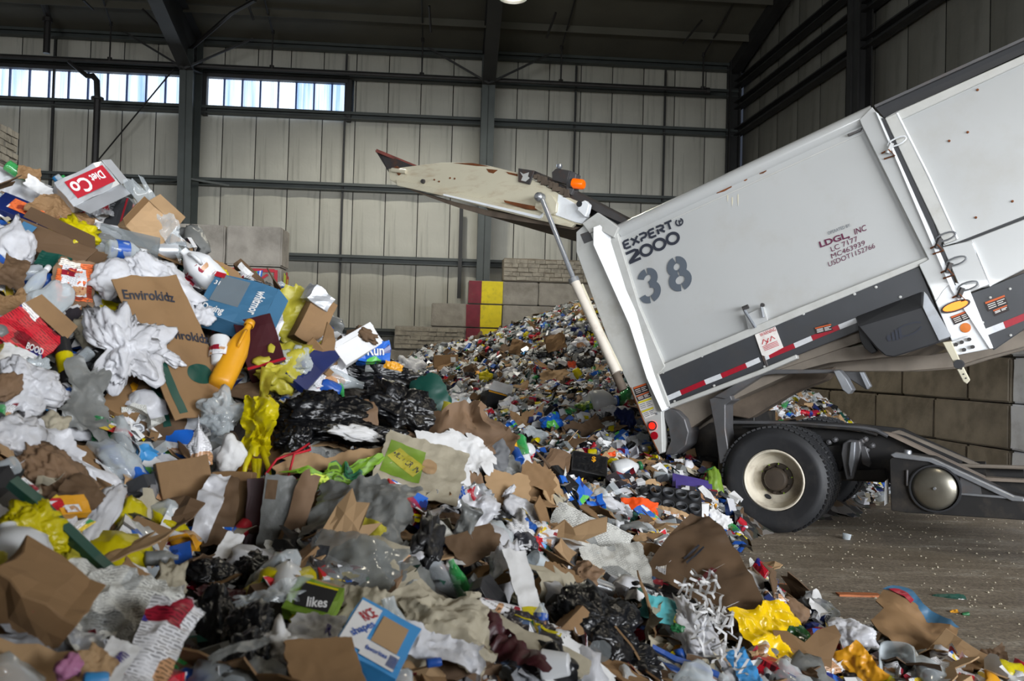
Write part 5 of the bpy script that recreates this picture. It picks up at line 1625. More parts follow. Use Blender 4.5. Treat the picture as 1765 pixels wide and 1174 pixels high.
# ------------------------------------------------------------------ placing heroes
HEROES = []      # (u, v, phrase, object) for labels of smaller pieces nearby
def frame_for(u, v, rot=0.0, yaw=0.0, pitch=0.0, off=.06, k=.35, far=False, floor=False, depth=None, nrm=None):
    d = ray(u, v)
    if floor:
        t = (.0 - EYE.z) / d.z; p = EYE + d * t; n = Vector((0, 0, 1))
    elif depth is not None:
        p = at_depth(u, v, depth); n = -d
    else:
        p = (hit_far if far else hit_near)(u, v)
        if p is None:
            p = (hit_near if far else hit_far)(u, v) or at_depth(u, v, 5.2)
        n = nrm or slope_n(ff if far else nf, p)
    toc = -d
    nz = (toc * (1 - k) + n * k).normalized()
    xr = (CR * math.cos(R(rot)) + CU * math.sin(R(rot)))
    x = (xr - nz * xr.dot(nz)).normalized()
    y = nz.cross(x)
    rot3 = Matrix((x, y, nz)).transposed() @ (Euler((R(pitch), R(yaw), 0)).to_matrix())
    p = p + toc * off
    z = (p - EYE).dot(Wd)
    return p, rot3, z

def settle(u, v, w, h, rot, off, k, far):
    """lay a large piece along the visible slope so that no half of it sinks in"""
    hit = hit_far if far else hit_near
    c, s_ = math.cos(R(rot)), math.sin(R(rot))
    c0 = hit(u, v)
    if k <= .1: return off + .06, k, None
    if max(w, h) < 44 or c0 is None: return off + .03, k, None
    Q_ = {}
    for nm, a, b in (('r', .42, 0), ('l', -.42, 0), ('t', 0, .42), ('b', 0, -.42)):
        x, y = a * w, b * h
        q = hit(u + x * c - y * s_, v - (x * s_ + y * c))
        if q is None or (q - c0).length > 1.6 * max(w, h) / FPX * c0.y * .5 + .25: q = None
        Q_[nm] = q
    if any(q is None for q in Q_.values()): return off + .06, k, None
    n = (Q_['r'] - Q_['l']).cross(Q_['t'] - Q_['b']).normalized()
    toc = (EYE - c0).normalized()
    if n.dot(toc) < .35: n = (n + toc * (.6 - n.dot(toc))).normalized()
    nz = (toc * .3 + n * .7).normalized()
    need = max([0.0] + [(q - c0).dot(nz) for q in Q_.values()]) / max(.4, nz.dot(toc))
    return off + min(need, .35) * .9 + .03, .7, n

def fit(w, h, p, rot3, z):
    """pixel size -> metres along the local axes, undoing the foreshortening (limited)"""
    X, Y = rot3.col[0], rot3.col[1]
    d = (p - EYE).normalized()
    fx = max(.42, (X - d * X.dot(d)).length); fy = max(.42, (Y - d * Y.dot(d)).length)
    return w * z / FPX / fx, h * z / FPX / fy

HBOX = []
def H(name, label, cat, phrase, u, v, w, h, maker, rot=0, yaw=0, pitch=0, off=.06, k=.22, far=False, floor=False, depth=None, group=None):
    if not floor and depth is None:
        off, k, nf_ = settle(u, v, w, h, rot, off, k, far)
    else:
        nf_ = None
    p, r3, z = frame_for(u, v, rot, yaw, pitch, off, k, far, floor, depth, nf_)
    W, Hh = fit(w, h, p, r3, z)
    mw = Matrix.Translation(p) @ r3.to_4x4()
    o = maker(name, W, Hh, mw)
    tag(o, label, cat, group)
    HEROES.append((u, v, phrase, far))
    HBOX.append((u, v, w, h, R(rot), far))
    return o

def sub(name, me, parent, local=None):
    o = bpy.data.objects.new(name, me)
    col.objects.link(o)
    o.parent = parent
    if local is not None: o.matrix_local = local
    return o

_sd = [0]
def seed():
    _sd[0] += 1
    return _sd[0] * 1.37

def mk_sheet(m, amp=.08, freq=3.5, curl=0.0, axis=0.0, jag=.07, thick=0.0, n=30, rnd=0.0, fold=None, sag=0.0, text=None, smooth=True, hole=None, extra=None, sd=None):
    """amp is relative to the larger side"""
    def f(name, W, Hh, mw):
        L = max(W, Hh)
        s = Sheet(W, Hh, amp * L, freq, curl, axis, sd if sd is not None else seed(), jag, sag * L, fold)
        o = obj(name, s.mesh(name, M[m], n, thick, rnd, smooth, hole), None, mw)
        for t in (text or []):
            sheet_text(o, s, *t)
        if extra: extra(o, s, W, Hh)
        return o
    return f

def sheet_text(parent, s, txt, cx, cy, w, h, m, rot=0.0, bold=0.022):
    """lettering laid on the bent sheet; cx, cy, w, h relative to the sheet size"""
    me = text_mesh(txt, 1.0, 0, bold)
    bm = bmesh.new(); bm.from_mesh(me)
    bmesh.ops.triangulate(bm, faces=bm.faces)
    bmesh.ops.subdivide_edges(bm, edges=[e for e in bm.edges if e.calc_length() > .25], cuts=2)
    co = np.array([v.co[:] for v in bm.verts])
    mn, mx = co.min(0), co.max(0)
    ca, sa = math.cos(R(rot)), math.sin(R(rot))
    for v in bm.verts:
        a = ((v.co.x - mn[0]) / (mx[0] - mn[0]) - .5) * w * s.w
        b = ((v.co.y - mn[1]) / (mx[1] - mn[1]) - .5) * h * s.h
        v.co = s(cx * s.w + a * ca - b * sa, cy * s.h + a * sa + b * ca, .004)
    bm.to_mesh(me); bm.free()
    me.materials.clear(); me.materials.append(M[m])
    sub('lettering', me, parent)

def patch(parent, s, cx, cy, w, h, m, rot=0.0, name='printed_area', rnd=0.0, out=.002, n=10):
    ca, sa = math.cos(R(rot)), math.sin(R(rot))
    V, F = [], []
    for j in range(n + 1):
        for i in range(n + 1):
            a, b = i / n * 2 - 1, j / n * 2 - 1
            if rnd: a, b = a * math.sqrt(1 - b * b / 2 * rnd), b * math.sqrt(1 - (i / n * 2 - 1) ** 2 / 2 * rnd)
            x, y = a * w * s.w / 2, b * h * s.h / 2
            V.append(s(cx * s.w + x * ca - y * sa, cy * s.h + x * sa + y * ca, out))
    for j in range(n):
        for i in range(n):
            q = j * (n + 1) + i
            F.append((q, q + 1, q + n + 2, q + n + 1))
    sub(name, mesh_of(name, V, F, M[m], True), parent)

def mk_bag(m, depth=.5, amp=.22, freq=2.2, pinch=None, floppy=.25, sub_=4, sd=None):
    return lambda name, W, Hh, mw: obj(name, bag_mesh(name, W, Hh, min(W, Hh) * depth, M[m], sd if sd is not None else seed(), sub_, amp, freq, pinch, floppy), None, mw)

def mk_box(m, depth=.3, dent=.006, flaps=None, faces=(), open_top=False, text=(), cuts=4):
    """faces: (cx, cy, w, h, material, name) panels on the front; flaps: list of (edge, length, angle)"""
    def f(name, W, Hh, mw):
        D = depth if depth > 0 else -depth * max(W, Hh)
        o = obj(name, box_mesh(name, W, Hh, D, M[m], seed(), dent, cuts, open_top), None, mw)
        for (cx, cy, w, h, mm, nm) in faces:
            sub(nm, flat(W * cx, Hh * cy, W * w, Hh * h, D / 2 + dent + .001, mm), o)
        for (t, cx, cy, w, h, mm, rot) in text:
            me = text_mesh(t, 1.0, 0, .022)
            co = np.array([v.co[:] for v in me.vertices]); mn, mx = co.min(0), co.max(0)
            ca, sa = math.cos(R(rot)), math.sin(R(rot))
            for v in me.vertices:
                a = ((v.co.x - mn[0]) / (mx[0] - mn[0]) - .5) * w * W
                b = ((v.co.y - mn[1]) / (mx[1] - mn[1]) - .5) * h * Hh
                v.co = Vector((cx * W + a * ca - b * sa, cy * Hh + a * sa + b * ca, D / 2 + dent + .003))
            me.materials.append(M[mm])
            sub('lettering', me, o)
        for (edge, ln, ang, mm) in (flaps or []):
            a = R(ang)
            e = {'t': ((-W / 2, Hh / 2, D / 2), (W / 2, Hh / 2, D / 2), (0, math.cos(a), math.sin(a))), 'b': ((-W / 2, -Hh / 2, D / 2), (W / 2, -Hh / 2, D / 2), (0, -math.cos(a), math.sin(a))),
                 'l': ((-W / 2, -Hh / 2, D / 2), (-W / 2, Hh / 2, D / 2), (-math.cos(a), 0, math.sin(a))), 'r': ((W / 2, -Hh / 2, D / 2), (W / 2, Hh / 2, D / 2), (math.cos(a), 0, math.sin(a)))}[edge]
            A, B, d = Vector(e[0]), Vector(e[1]), Vector(e[2])
            L = ln * max(W, Hh)
            nn = (B - A).cross(d).normalized() * .003
            mb = MB().prism([A, B, B + d * L - (B - A) * .06, A + d * L + (B - A) * .06], nn)
            sub('flap', mesh_of('flap', mb.V, mb.F, M[mm or m]), o)
        return o
    return f

def flat(cx, cy, w, h, z, m):
    V = [(cx - w / 2, cy - h / 2, z), (cx + w / 2, cy - h / 2, z), (cx + w / 2, cy + h / 2, z), (cx - w / 2, cy + h / 2, z)]
    return mesh_of('printed_panel', V, [(0, 1, 2, 3)], M[m], False, [(0, 0), (w / max(w, h), 0), (w / max(w, h), h / max(w, h)), (0, h / max(w, h))])

def mk_rev(m, prof, n=16, crush=.03, cap=None, label=None, sq=1.0, handle=False):
    def f(name, W, Hh, mw):
        V, F = revolve(prof(W, Hh / 2), n, crush, seed(), sq=sq)
        o = obj(name, mesh_of(name, V, F, M[m], True), None, mw)
        if cap:
            r = Hh / 2 * .36
            V, F = revolve([(0, W / 2 + .02), (r * 1.15, W / 2 + .02), (r * 1.2, W / 2 - .012), (r, W / 2 - .012)], 12)
            sub('cap', mesh_of('cap', V, F, M[cap], True), o)
        if label:
            r = Hh / 2 * 1.012
            V, F = revolve([(r, -W * .28), (r * .99, -W * .05), (r, W * .08)], 16, crush * .3)
            sub('paper_label', mesh_of('paper_label', V, F, M[label], True, None), o)
        if handle:
            r = Hh / 2
            mb = MB().tube([Vector((W * .02, 0, r * .98)), Vector((W * .10, 0, r * 1.25)), Vector((W * .25, 0, r * 1.1)), Vector((W * .34, 0, r * .5))], r * .13, 8)
            sub('handle', mesh_of('handle', mb.V, mb.F, M[m], True), o)
        return o
    return f

def polycard(name, label, cat, phrase, pts, m, thick=.007, warp=.012, parts=(), group=None):
    """a stiff torn sheet: outline points (u, v, distance), warped a little, with real thickness"""
    P3 = [at_depth(*p) for p in pts]
    c = sum(P3, Vector()) / len(P3)
    def build(P_, mm, off=0.0, nrm_=None, t=thick):
        bm = bmesh.new()
        vs_ = [bm.verts.new(p - c) for p in P_]
        f = bm.faces.new(vs_)
        f.normal_update()
        if f.normal.dot(EYE - c) < 0: f.normal_flip()
        n = f.normal.copy()
        bmesh.ops.triangulate(bm, faces=[f])
        for _ in range(3):
            bmesh.ops.subdivide_edges(bm, edges=[e for e in bm.edges if e.calc_length() > .05], cuts=1)
            bmesh.ops.triangulate(bm, faces=bm.faces)
        for v in bm.verts:
            v.co += n * ((ridged(v.co * 5 + Vector((3, 1, 2)), 3) - .5) * warp * 2 + off)
        r_ = bmesh.ops.extrude_face_region(bm, geom=list(bm.faces))
        for v in [g for g in r_['geom'] if isinstance(g, bmesh.types.BMVert)]: v.co -= n * t
        bmesh.ops.recalc_face_normals(bm, faces=bm.faces)
        me = bpy.data.meshes.new(name); bm.to_mesh(me); bm.free()
        me.materials.append(M[mm])
        me.polygons.foreach_set('use_smooth', [True] * len(me.polygons))
        me.set_sharp_from_angle(angle=R(60))
        return me
    o = obj(name, build(P3, m), None, Matrix.Translation(c))
    tag(o, label, cat, group)
    for (nm, pp, mm) in parts:
        sub(nm, build([at_depth(*p) for p in pp], mm, .003, t=.003), o)
    us, vs2 = [p[0] for p in pts], [p[1] for p in pts]
    HEROES.append(((min(us) + max(us)) / 2, (min(vs2) + max(vs2)) / 2, phrase, False))
    HBOX.append(((min(us) + max(us)) / 2, (min(vs2) + max(vs2)) / 2, (max(us) - min(us)) * .9, (max(vs2) - min(vs2)) * .9, 0, False))
    return o

# ------------------------------------------------------------------ the loose rubbish one can point at: near heap
def ex_stripes(*L_):
    def f(o, s, W, Hh):
        for a in L_: patch(o, s, *a)
    return f
S, B, X, V_ = mk_sheet, mk_bag, mk_box, mk_rev

# top left
H('plastic_sheet', 'white plastic film draped over a dark blue packet near the top of the heap', 'plastic sheet', 'white film on the crest', 32, 335, 125, 62, S('white film', .10, 3, rnd=.5, sag=.1), rot=-22, off=.10)
H('packet', 'dark blue packet with orange pictures under white film', 'packet', 'dark blue packet', 44, 368, 92, 34, X('dark blue', .04, faces=((-.1, .05, .35, .6, 'orange printed', 'picture'), (.3, .05, .3, .6, 'orange printed', 'picture'))), rot=-14, off=.16)
H('green_bottle', 'green bottle lying at the very top of the heap', 'bottle', 'green bottle on the crest', 30, 297, 42, 20, V_('clear green', bottle_prof, cap='green'), rot=-30, off=.10)
H('cardboard_scrap', 'small brown cardboard scrap at the top beside the green bottle', 'cardboard', 'small card on the crest', 50, 300, 34, 26, S('brown card', .12, 2, thick=.004), off=.13)
H('paper_roll', 'pale lilac paper strip curling beside the silver drinks carton', 'paper', 'lilac paper strip', 75, 327, 62, 20, S('white paper', .05, 3, curl=1.4, axis=math.pi / 2), rot=-28, off=.18)
def coke_extra(o, W, Hh): pass
H('drinks_carton', 'torn silver and red drinks carton standing on the crest', 'carton', 'silver and red drinks carton', 150, 324, 84, 50,
  X('silver', .12, .008, flaps=(('b', .34, 30, 'silver'), ('r', .2, -20, 'silver')), faces=((.03, .0, .80, .66, 'red', 'red_panel'),),
    text=(('Diet', .20, .05, .26, .30, 'white paper', 180 + 0), ('Co', -.16, -.02, .36, .52, 'white paper', 180))), rot=32, yaw=12, pitch=-10, off=.30)
H('carton_flap', 'crushed silver carton piece with red corners below the drinks carton', 'carton', 'crushed silver carton piece', 163, 358, 62, 28, S('silver', .12, 3, curl=.9, thick=.003, smooth=False, extra=ex_stripes((-.3, 0, .2, .5, 'red'), (.35, .1, .2, .5, 'red'))), rot=12, off=.20)
H('cardboard_piece', 'crumpled brown cardboard below the silver drinks carton', 'cardboard', 'crumpled card under the carton', 112, 372, 92, 48, S('brown card', .10, 3, thick=.005, smooth=False), rot=-14, off=.16)
H('drinks_box', 'dark grey box with red edging and small print beside a clear film', 'carton', 'dark grey box', 192, 370, 48, 58, X('charcoal', .10, text=(('DRINK', 0, .1, .7, .18, 'foil grey', 80),), faces=((-.46, 0, .06, 1, 'red', 'edging'), (.46, 0, .06, 1, 'red', 'edging'))), rot=-10, yaw=-20, off=.18)
H('open_cardboard_box', 'tan open cardboard box near the crest under dotted clear film', 'cardboard box', 'tan open box', 252, 392, 62, 58, X('tan card', .22, .008, flaps=(('t', .35, 35, 'tan card'), ('l', .3, 50, 'brown card')), open_top=True), rot=-34, yaw=14, off=.14)
H('clear_film', 'clear plastic film with green dots hanging over the crest', 'plastic film', 'dotted clear film', 278, 376, 34, 150, S('clear', .10, 4, curl=.8, jag=.2), rot=36, off=.22)
H('yellow_bag', 'bright yellow crumpled bag below the brown cardboard', 'plastic bag', 'bright yellow crumpled bag', 131, 400, 76, 54, B('yellow film', .5, .30, 2.4, floppy=.45), rot=-10, off=.20)
H('paper_sheet', 'white paper sheets under the dark grey box', 'paper', 'white paper sheets', 188, 404, 62, 24, S('white paper', .04, 2, thick=.004), rot=-10, off=.14)
H('food_tray', 'grey clear plastic tray beside a clear bottle', 'tray', 'grey plastic tray', 222, 418, 96, 30, X('clear grey', .06, .004), rot=8, off=.16)
H('clear_bottle', 'crushed clear bottle with blue label lying on the grey tray', 'bottle', 'clear bottle with blue label', 215, 432, 56, 26, V_('clear', bottle_prof, crush=.08, cap='white plastic', label='blue'), rot=28, off=.24)
H('drink_can', 'silver drink can lying near the white milk jug', 'can', 'silver can', 284, 432, 44, 22, V_('silver', can_prof, crush=.05), rot=16, off=.20)
H('milk_jug', 'white milk jug with green edged label near the block pier', 'jug', 'white milk jug', 345, 462, 82, 50, V_('white plastic', jug_prof, sq=1.35, crush=.03, label='white printed', handle=True), rot=138, off=.26)
H('cardboard_disc', 'rounded brown cardboard piece behind the white milk jug', 'cardboard', 'rounded brown card', 382, 478, 88, 44, S('brown card', .05, 2, thick=.005, rnd=.8), rot=-24, off=.05)
H('yellow_scrap', 'small bright yellow film scrap beside the milk jug', 'plastic scrap', 'small yellow scrap', 381, 476, 30, 26, B('yellow film', .5, .3, 2.5), off=.18)
H('long_cardboard_box', 'dark brown long cardboard box with a torn flap under the yellow bag', 'cardboard box', 'long dark brown box', 88, 432, 122, 46, X('dark brown card', .12, .010, flaps=(('t', .18, 60, None), ('r', .2, 20, None)), faces=((-.35, .1, .18, .4, 'pack blue', 'blue_print'),)), rot=-20, off=.10)
H('white_bag', 'white knotted bag hanging at the left below the film', 'plastic bag', 'white knotted bag', 30, 420, 70, 104, B('white film', .5, .2, 2.4, .62), rot=20, off=.16)
H('pill_tub', 'small clear tub with ribbed lid', 'tub', 'small clear tub', 55, 470, 34, 26, V_('clear', can_prof), rot=10, off=.22)
H('green_packet', 'dark green packet wedged beside the orange paper bag', 'packet', 'dark green packet', 92, 452, 50, 26, X('dark green', .03), rot=-4, off=.22)
H('paper_bag', 'orange and brown paper bag with a printed white label', 'paper bag', 'orange paper bag', 130, 486, 62, 92, S('brown paper', .07, 2.5, curl=.5, thick=.006, extra=lambda o, s, W, Hh: (patch(o, s, .0, .02, .86, .84, 'orange printed', name='orange_print'), patch(o, s, -.02, .0, .58, .62, 'white printed', out=.004, name='white_label')), text=(('ORGANIC', -.05, .22, .42, .08, 'ink', 20),)), rot=10, off=.22)
H('printed_white_bag', 'small white bag with blue print beside the orange paper bag', 'plastic bag', 'white bag with blue print', 188, 482, 62, 66, B('white film', .5, .2, 2.2), rot=-15, off=.24)
for q in ((-8, 6), (2, -2), (6, 8)): pass
H('white_bin_bag', 'large translucent white bag bulging beside the brown printed box', 'plastic bag', 'large translucent white bag', 272, 490, 150, 76, B('white film', .55, .22, 2.6, floppy=.3, sub_=5), rot=-42, off=.24)
H('white_bin_bag', 'small white bag end touching the blue rack box', 'plastic bag', 'small white bag end', 348, 545, 44, 40, B('white film', .6, .2, 2.2), rot=-20, off=.26)

# blue box
H('rack_box', 'blue printed rack box with a clear window lying on the slope', 'carton', 'blue rack box', 408, 528, 108, 78,
  X('pack blue', .10, .005, flaps=(('r', .22, -35, 'pack blue'),), faces=((-.16, .12, .44, .62, 'clear grey', 'window'), (-.42, .42, .16, .12, 'red', 'red_corner')),
    text=(('whitmor', .30, .02, .62, .14, 'white paper', -90), ('Drying', -.26, -.38, .32, .20, 'white paper', 0), ('31', -.40, .22, .08, .10, 'white paper', 0))), rot=-6, yaw=-14, off=.30)

# big brown printed cardboard
H('cereal_case', 'long flattened brown cardboard case printed with dark lettering and a globe', 'cardboard box', 'long brown printed case', 305, 592, 108, 262,
  S('brown card', .018, 2.0, thick=.007, jag=.02, n=34, fold=(0.0, .0, -.18), text=(('Envirokidz', -.08, .36, .74, .07, 'ink', -10), ('Envirokidz', .18, .05, .72, .07, 'ink', -12)),
    extra=lambda o, s, W, Hh: (patch(o, s, .16, -.22, .40, .14, 'dark green', rnd=.9, name='globe_print'), patch(o, s, -.34, -.15, .12, .62, 'dark green', name='green_band'))), rot=29, yaw=4, pitch=0, off=.30, k=.2)
H('cardboard_flap', 'dark brown flap of the long printed case folded underneath', 'cardboard', 'folded brown flap', 275, 722, 84, 150, S('dark brown card', .03, 2, thick=.006, jag=.06, extra=ex_stripes((-.1, .2, .16, .6, 'dark green', 24))), rot=8, off=.08)
H('crumpled_white_bag', 'crumpled white plastic bag spread over the long printed case', 'plastic bag', 'spread white plastic bag', 216, 600, 116, 140, B('white film', .34, .34, 3.0, floppy=.6, sub_=5, sd=4.4), rot=10, off=.34)
H('crumpled_white_bag', 'torn strip of white plastic on the printed case below the spread bag', 'plastic bag', 'white plastic strip', 288, 612, 66, 22, B('white film', .5, .3, 3), rot=-20, off=.36)
H('black_strip', 'black plastic strip beneath the spread white bag', 'plastic scrap', 'black strip', 178, 605, 30, 120, S('black film', .12, 3, curl=.6), rot=-24, off=.24)
H('stained_tissue', 'stained cream tissue beside the spread white bag', 'tissue', 'stained tissue', 158, 568, 60, 66, B('cream paper', .4, .3, 3), off=.22)
H('spray_can', 'black and yellow can standing under the red food box', 'can', 'black and yellow can', 112, 620, 90, 26, V_('dark', can_prof, label='yellow film'), rot=76, off=.14)
H('food_box', 'red printed food box with a torn brown side', 'carton', 'red food box', 42, 582, 92, 70, X('red printed', .06, .006, text=(('BOOD', .3, -.18, .3, .16, 'white paper', 25),), flaps=(('t', .35, 20, 'brown card'),)), rot=-22, yaw=12, off=.20)
H('cardboard_sleeve', 'brown torn cardboard sleeve above the red food box', 'cardboard', 'brown torn sleeve', 30, 528, 70, 62, S('brown card', .12, 2, thick=.005, curl=1.0, smooth=False), rot=-50, off=.26)
H('cardboard_sleeve', 'small dark brown cardboard piece at the left under the knotted bag', 'cardboard', 'small dark card', 22, 470, 46, 60, S('dark brown card', .10, 2, thick=.005), rot=12, off=.26)
H('dark_red_card', 'dark red card edge sloping beside the food box', 'card', 'dark red card', 72, 560, 22, 60, X('dark red', .02), rot=-30, off=.26)
H('clear_clamshell', 'clear plastic clamshell full of scraps left of the orange paper bag', 'food container', 'clear clamshell', 84, 520, 66, 92, B('clear', .6, .12, 1.6), rot=-20, off=.24)
H('water_bottle', 'small clear bottle lying above the clear clamshell', 'bottle', 'small clear bottle', 62, 488, 60, 24, V_('clear', bottle_prof, crush=.05, cap='white plastic'), rot=64, off=.26)

H('detergent_bottle', 'orange yellow detergent bottle standing beside a maroon box', 'bottle', 'orange yellow bottle', 404, 612, 120, 42, V_('amber yellow', jug_prof, sq=1.3, crush=.04, cap='amber yellow', handle=True), rot=66, off=.30)
H('yoghurt_tub', 'white printed tub beside the orange yellow bottle', 'tub', 'white printed tub', 378, 606, 44, 34, V_('white plastic', cup_prof, label='white printed'), rot=80, off=.34)
H('maroon_box', 'dark maroon box with a red rim under the yellow printed bag', 'carton', 'dark maroon box', 450, 600, 64, 86, X('maroon', .14, .004, faces=((0, -.47, 1, .05, 'red', 'rim'),)), rot=26, yaw=-20, off=.24)
H('white_film_twist', 'white twisted film beside the maroon box', 'plastic film', 'white twisted film', 474, 566, 34, 70, S('white film', .14, 3, curl=1.0), rot=8, off=.34)
H('printed_yellow_bag', 'pale yellow bag with black letters standing on the crest', 'plastic bag', 'pale yellow lettered bag', 514, 562, 66, 122, S('pale yellow film', .06, 3.2, curl=1.3, jag=.14, thick=.002, n=36, text=(('lal', .12, -.12, .46, .20, 'ink', 8), ('o', .22, .22, .1, .07, 'ink', 0))), rot=6, off=.22)
H('brown_box', 'brown cardboard piece behind the pale yellow lettered bag', 'cardboard', 'brown card behind the yellow bag', 540, 552, 44, 82, X('brown card', .10), rot=-24, yaw=20, off=.05)
H('silver_box', 'silver foil carton corner on top of the brown cardboard', 'carton', 'silver carton corner', 548, 514, 42, 28, X('silver', .10), rot=-30, yaw=25, off=.06)
H('yellow_clear_bag', 'yellow and clear crumpled bag below the lettered bag', 'plastic bag', 'yellow and clear bag', 482, 628, 86, 80, B('pale yellow film', .5, .30, 2.8, floppy=.4), rot=-14, off=.26)
H('clear_bag', 'clear crumpled film tangled with the yellow bag', 'plastic film', 'clear crumpled film', 510, 622, 56, 50, B('clear', .4, .3, 2.8), off=.32)
H('green_yellow_strip', 'twisted yellow green film strip hanging between the bags', 'plastic film', 'yellow green strip', 455, 672, 26, 120, S('pale yellow film', .18, 3, curl=1.2), rot=-8, off=.30)
H('white_film_pad', 'white film bundle behind the pale yellow bag', 'plastic film', 'white film bundle', 566, 604, 60, 56, B('white film', .5, .2, 2.4), off=.18)
H('white_carton', 'long white carton leaning over the blue paper towel pack', 'carton', 'long white carton', 614, 602, 76, 34, X('white paper', .12, .003, flaps=(('t', .12, 40, None),)), rot=36, yaw=20, off=.20)
H('towel_pack', 'blue and white paper towel pack on the crest', 'packet', 'blue towel pack', 642, 610, 56, 34, X('blue printed', .16, .01, text=(('Run', .05, .0, .5, .5, 'white paper', 0),)), rot=4, off=.10)
H('peel_scrap', 'brown and green scrap on top of the long white carton', 'scrap', 'brown and green scrap', 632, 578, 44, 22, B('dark brown card', .4, .35, 3), rot=-30, off=.22)
H('blue_wedge', 'dark blue folded card with a yellow edge beside the black bags', 'card', 'dark blue folded card', 545, 626, 44, 96, X('dark blue', .04, .004, faces=((-.46, 0, .08, 1, 'yellow film', 'yellow_edge'),)), rot=-36, off=.26)

# yellow hanging carrier bag with two handle loops
def carrier(name, W, Hh, mw):
    s = Sheet(W, Hh * .62, .10 * Hh, 4.0, 1.2, 0, 7.7, .10)
    me = s.mesh(name, M['yellow film'], 34, .003, .2)
    o = obj(name, me, None, mw @ Matrix.Translation((0, Hh * .18, 0)))
    for sg in (-1, 1):
        x = W * .26 * sg
        pts = [Vector((x * .5, -Hh * .24, -.02)), Vector((x * 1.2, -Hh * .42, .02)), Vector((x * 1.6, -Hh * .62, .03)), Vector((x * .6, -Hh * .74, .02)), Vector((x * .1, -Hh * .62, .03)), Vector((x * .2, -Hh * .36, .0))]
        mb = MB().tube(pts, [.018, .012, .010, .012, .010, .018], 8)
        sub('handle', mesh_of('handle', mb.V, mb.F, M['yellow film'], True), o)
    return o
H('carrier_bag', 'bright yellow carrier bag hanging by its handles down the slope', 'plastic bag', 'hanging yellow carrier bag', 443, 762, 58, 166, carrier, rot=2, off=.34, k=.1)

# black bags
for i, (u, v, w, h, rot, lb, ph) in enumerate((
        (650, 648, 200, 62, -8, 'black bin bag along the crest below the towel pack', 'upper black bag'),
        (560, 712, 170, 70, 14, 'black bin bag lying beside the hanging yellow carrier bag', 'middle black bag'),
        (690, 702, 150, 74, -6, 'black bin bag beside the dark green bin lid', 'black bag by the bin lid'),
        (600, 742, 190, 44, 6, 'flattened black bin bag above the white foam chunk', 'flattened black bag'),
        (505, 760, 70, 60, 40, 'small black bag end behind the red string', 'small black bag end'))):
    H('bin_bag', lb, 'bin bag', ph, u, v, w, h, B('black film', .5, .26, 2.8, floppy=.35, sub_=5), rot=rot, off=.22 if i else .14)
H('dustbin_cover', 'dark green plastic bin lid on edge at the crest', 'bin lid', 'dark green bin lid', 738, 690, 66, 96, S('dark green', .03, 1.5, rnd=.8, thick=.02, sag=.12), rot=14, yaw=-20, off=.20)
M['dark green'].node_tree.nodes['Principled BSDF'].inputs['Roughness'].default_value = .4
H('yellow_tub', 'pale yellow tub behind the dark green bin lid', 'tub', 'pale yellow tub', 772, 716, 34, 44, V_('pale yellow film', cup_prof), rot=70, off=.16)
H('white_rag', 'white rag of film on top of the black bag by the crest', 'plastic film', 'white rag on the crest', 714, 640, 70, 44, B('white film', .4, .34, 3, floppy=.5), rot=-34, off=.24)
H('grey_pad', 'grey green folded pad on the upper black bag', 'pad', 'grey green pad', 660, 636, 62, 16, X('grey film', .05), rot=4, off=.32)
H('orange_scrap', 'small orange scrap beside the white rag', 'scrap', 'small orange scrap', 678, 632, 32, 14, S('amber yellow', .10, 3), rot=-12, off=.36)
H('pipe_arc', 'thin brown curved cardboard edge across the black bags', 'cardboard', 'curved brown edge', 632, 700, 26, 90, S('brown paper', .06, 2, curl=2.0, axis=math.pi / 2, thick=.01), rot=32, off=.36)
H('foam_chunk', 'white foam chunk lying on the flattened black bag', 'foam', 'white foam chunk', 614, 746, 98, 28, B('white paper', .5, .22, 3.2), rot=6, off=.36)
H('red_string', 'tangled red string beside the brown torn cardboard', 'string', 'tangled red string', 500, 792, 70, 60, lambda name, W, Hh, mw: obj(name, (lambda mb: mesh_of(name, mb.V, mb.F, M['string red'], True))(MB().tube([Vector((-W * .5, -Hh * .5, 0)), Vector((-W * .3, -Hh * .1, .02)), Vector((W * .1, Hh * .1, .03)), Vector((W * .4, Hh * .45, .02)), Vector((W * .45, Hh * .2, .04)), Vector((W * .1, -Hh * .05, .06)), Vector((W * .05, -Hh * .6, .02)), Vector((W * .25, -Hh * .9, .03))], .006, 6)), None, mw), off=.36)
H('torn_cardboard', 'long torn light brown cardboard strip above the lime film', 'cardboard', 'long torn brown strip', 590, 792, 190, 32, S('tan card', .05, 3, thick=.006, jag=.3), rot=20, off=.34)
H('printed_film', 'lime green printed film strip across the slope', 'plastic film', 'lime green film', 580, 816, 150, 36, S('green printed', .08, 4, jag=.3, curl=.6, thick=.002), rot=26, off=.38)
H('brown_wrapping', 'large crumpled brown wrapping paper along the crest', 'paper', 'large brown wrapping', 742, 752, 210, 70, S('brown paper', .09, 3.2, thick=.005, curl=1.2, axis=math.pi / 2, jag=.2, n=38), rot=10, off=.22)
H('brown_wrapping', 'brown cardboard arch above the charcoal rubber ring', 'cardboard', 'brown card arch', 838, 748, 110, 50, S('dark brown card', .08, 3, thick=.006, curl=1.6, axis=math.pi / 2, jag=.1), rot=-26, off=.26)
H('rubber_flap', 'charcoal curved flap under the brown arch', 'flap', 'charcoal curved flap', 838, 790, 74, 86, S('charcoal', .03, 2, rnd=.7, thick=.008, curl=.8), rot=-34, off=.24)
H('white_torn_paper', 'torn white paper sheet hanging over the charcoal flap', 'paper', 'torn white paper', 812, 782, 56, 78, S('white paper', .07, 3, jag=.25, thick=.003), rot=24, off=.34)
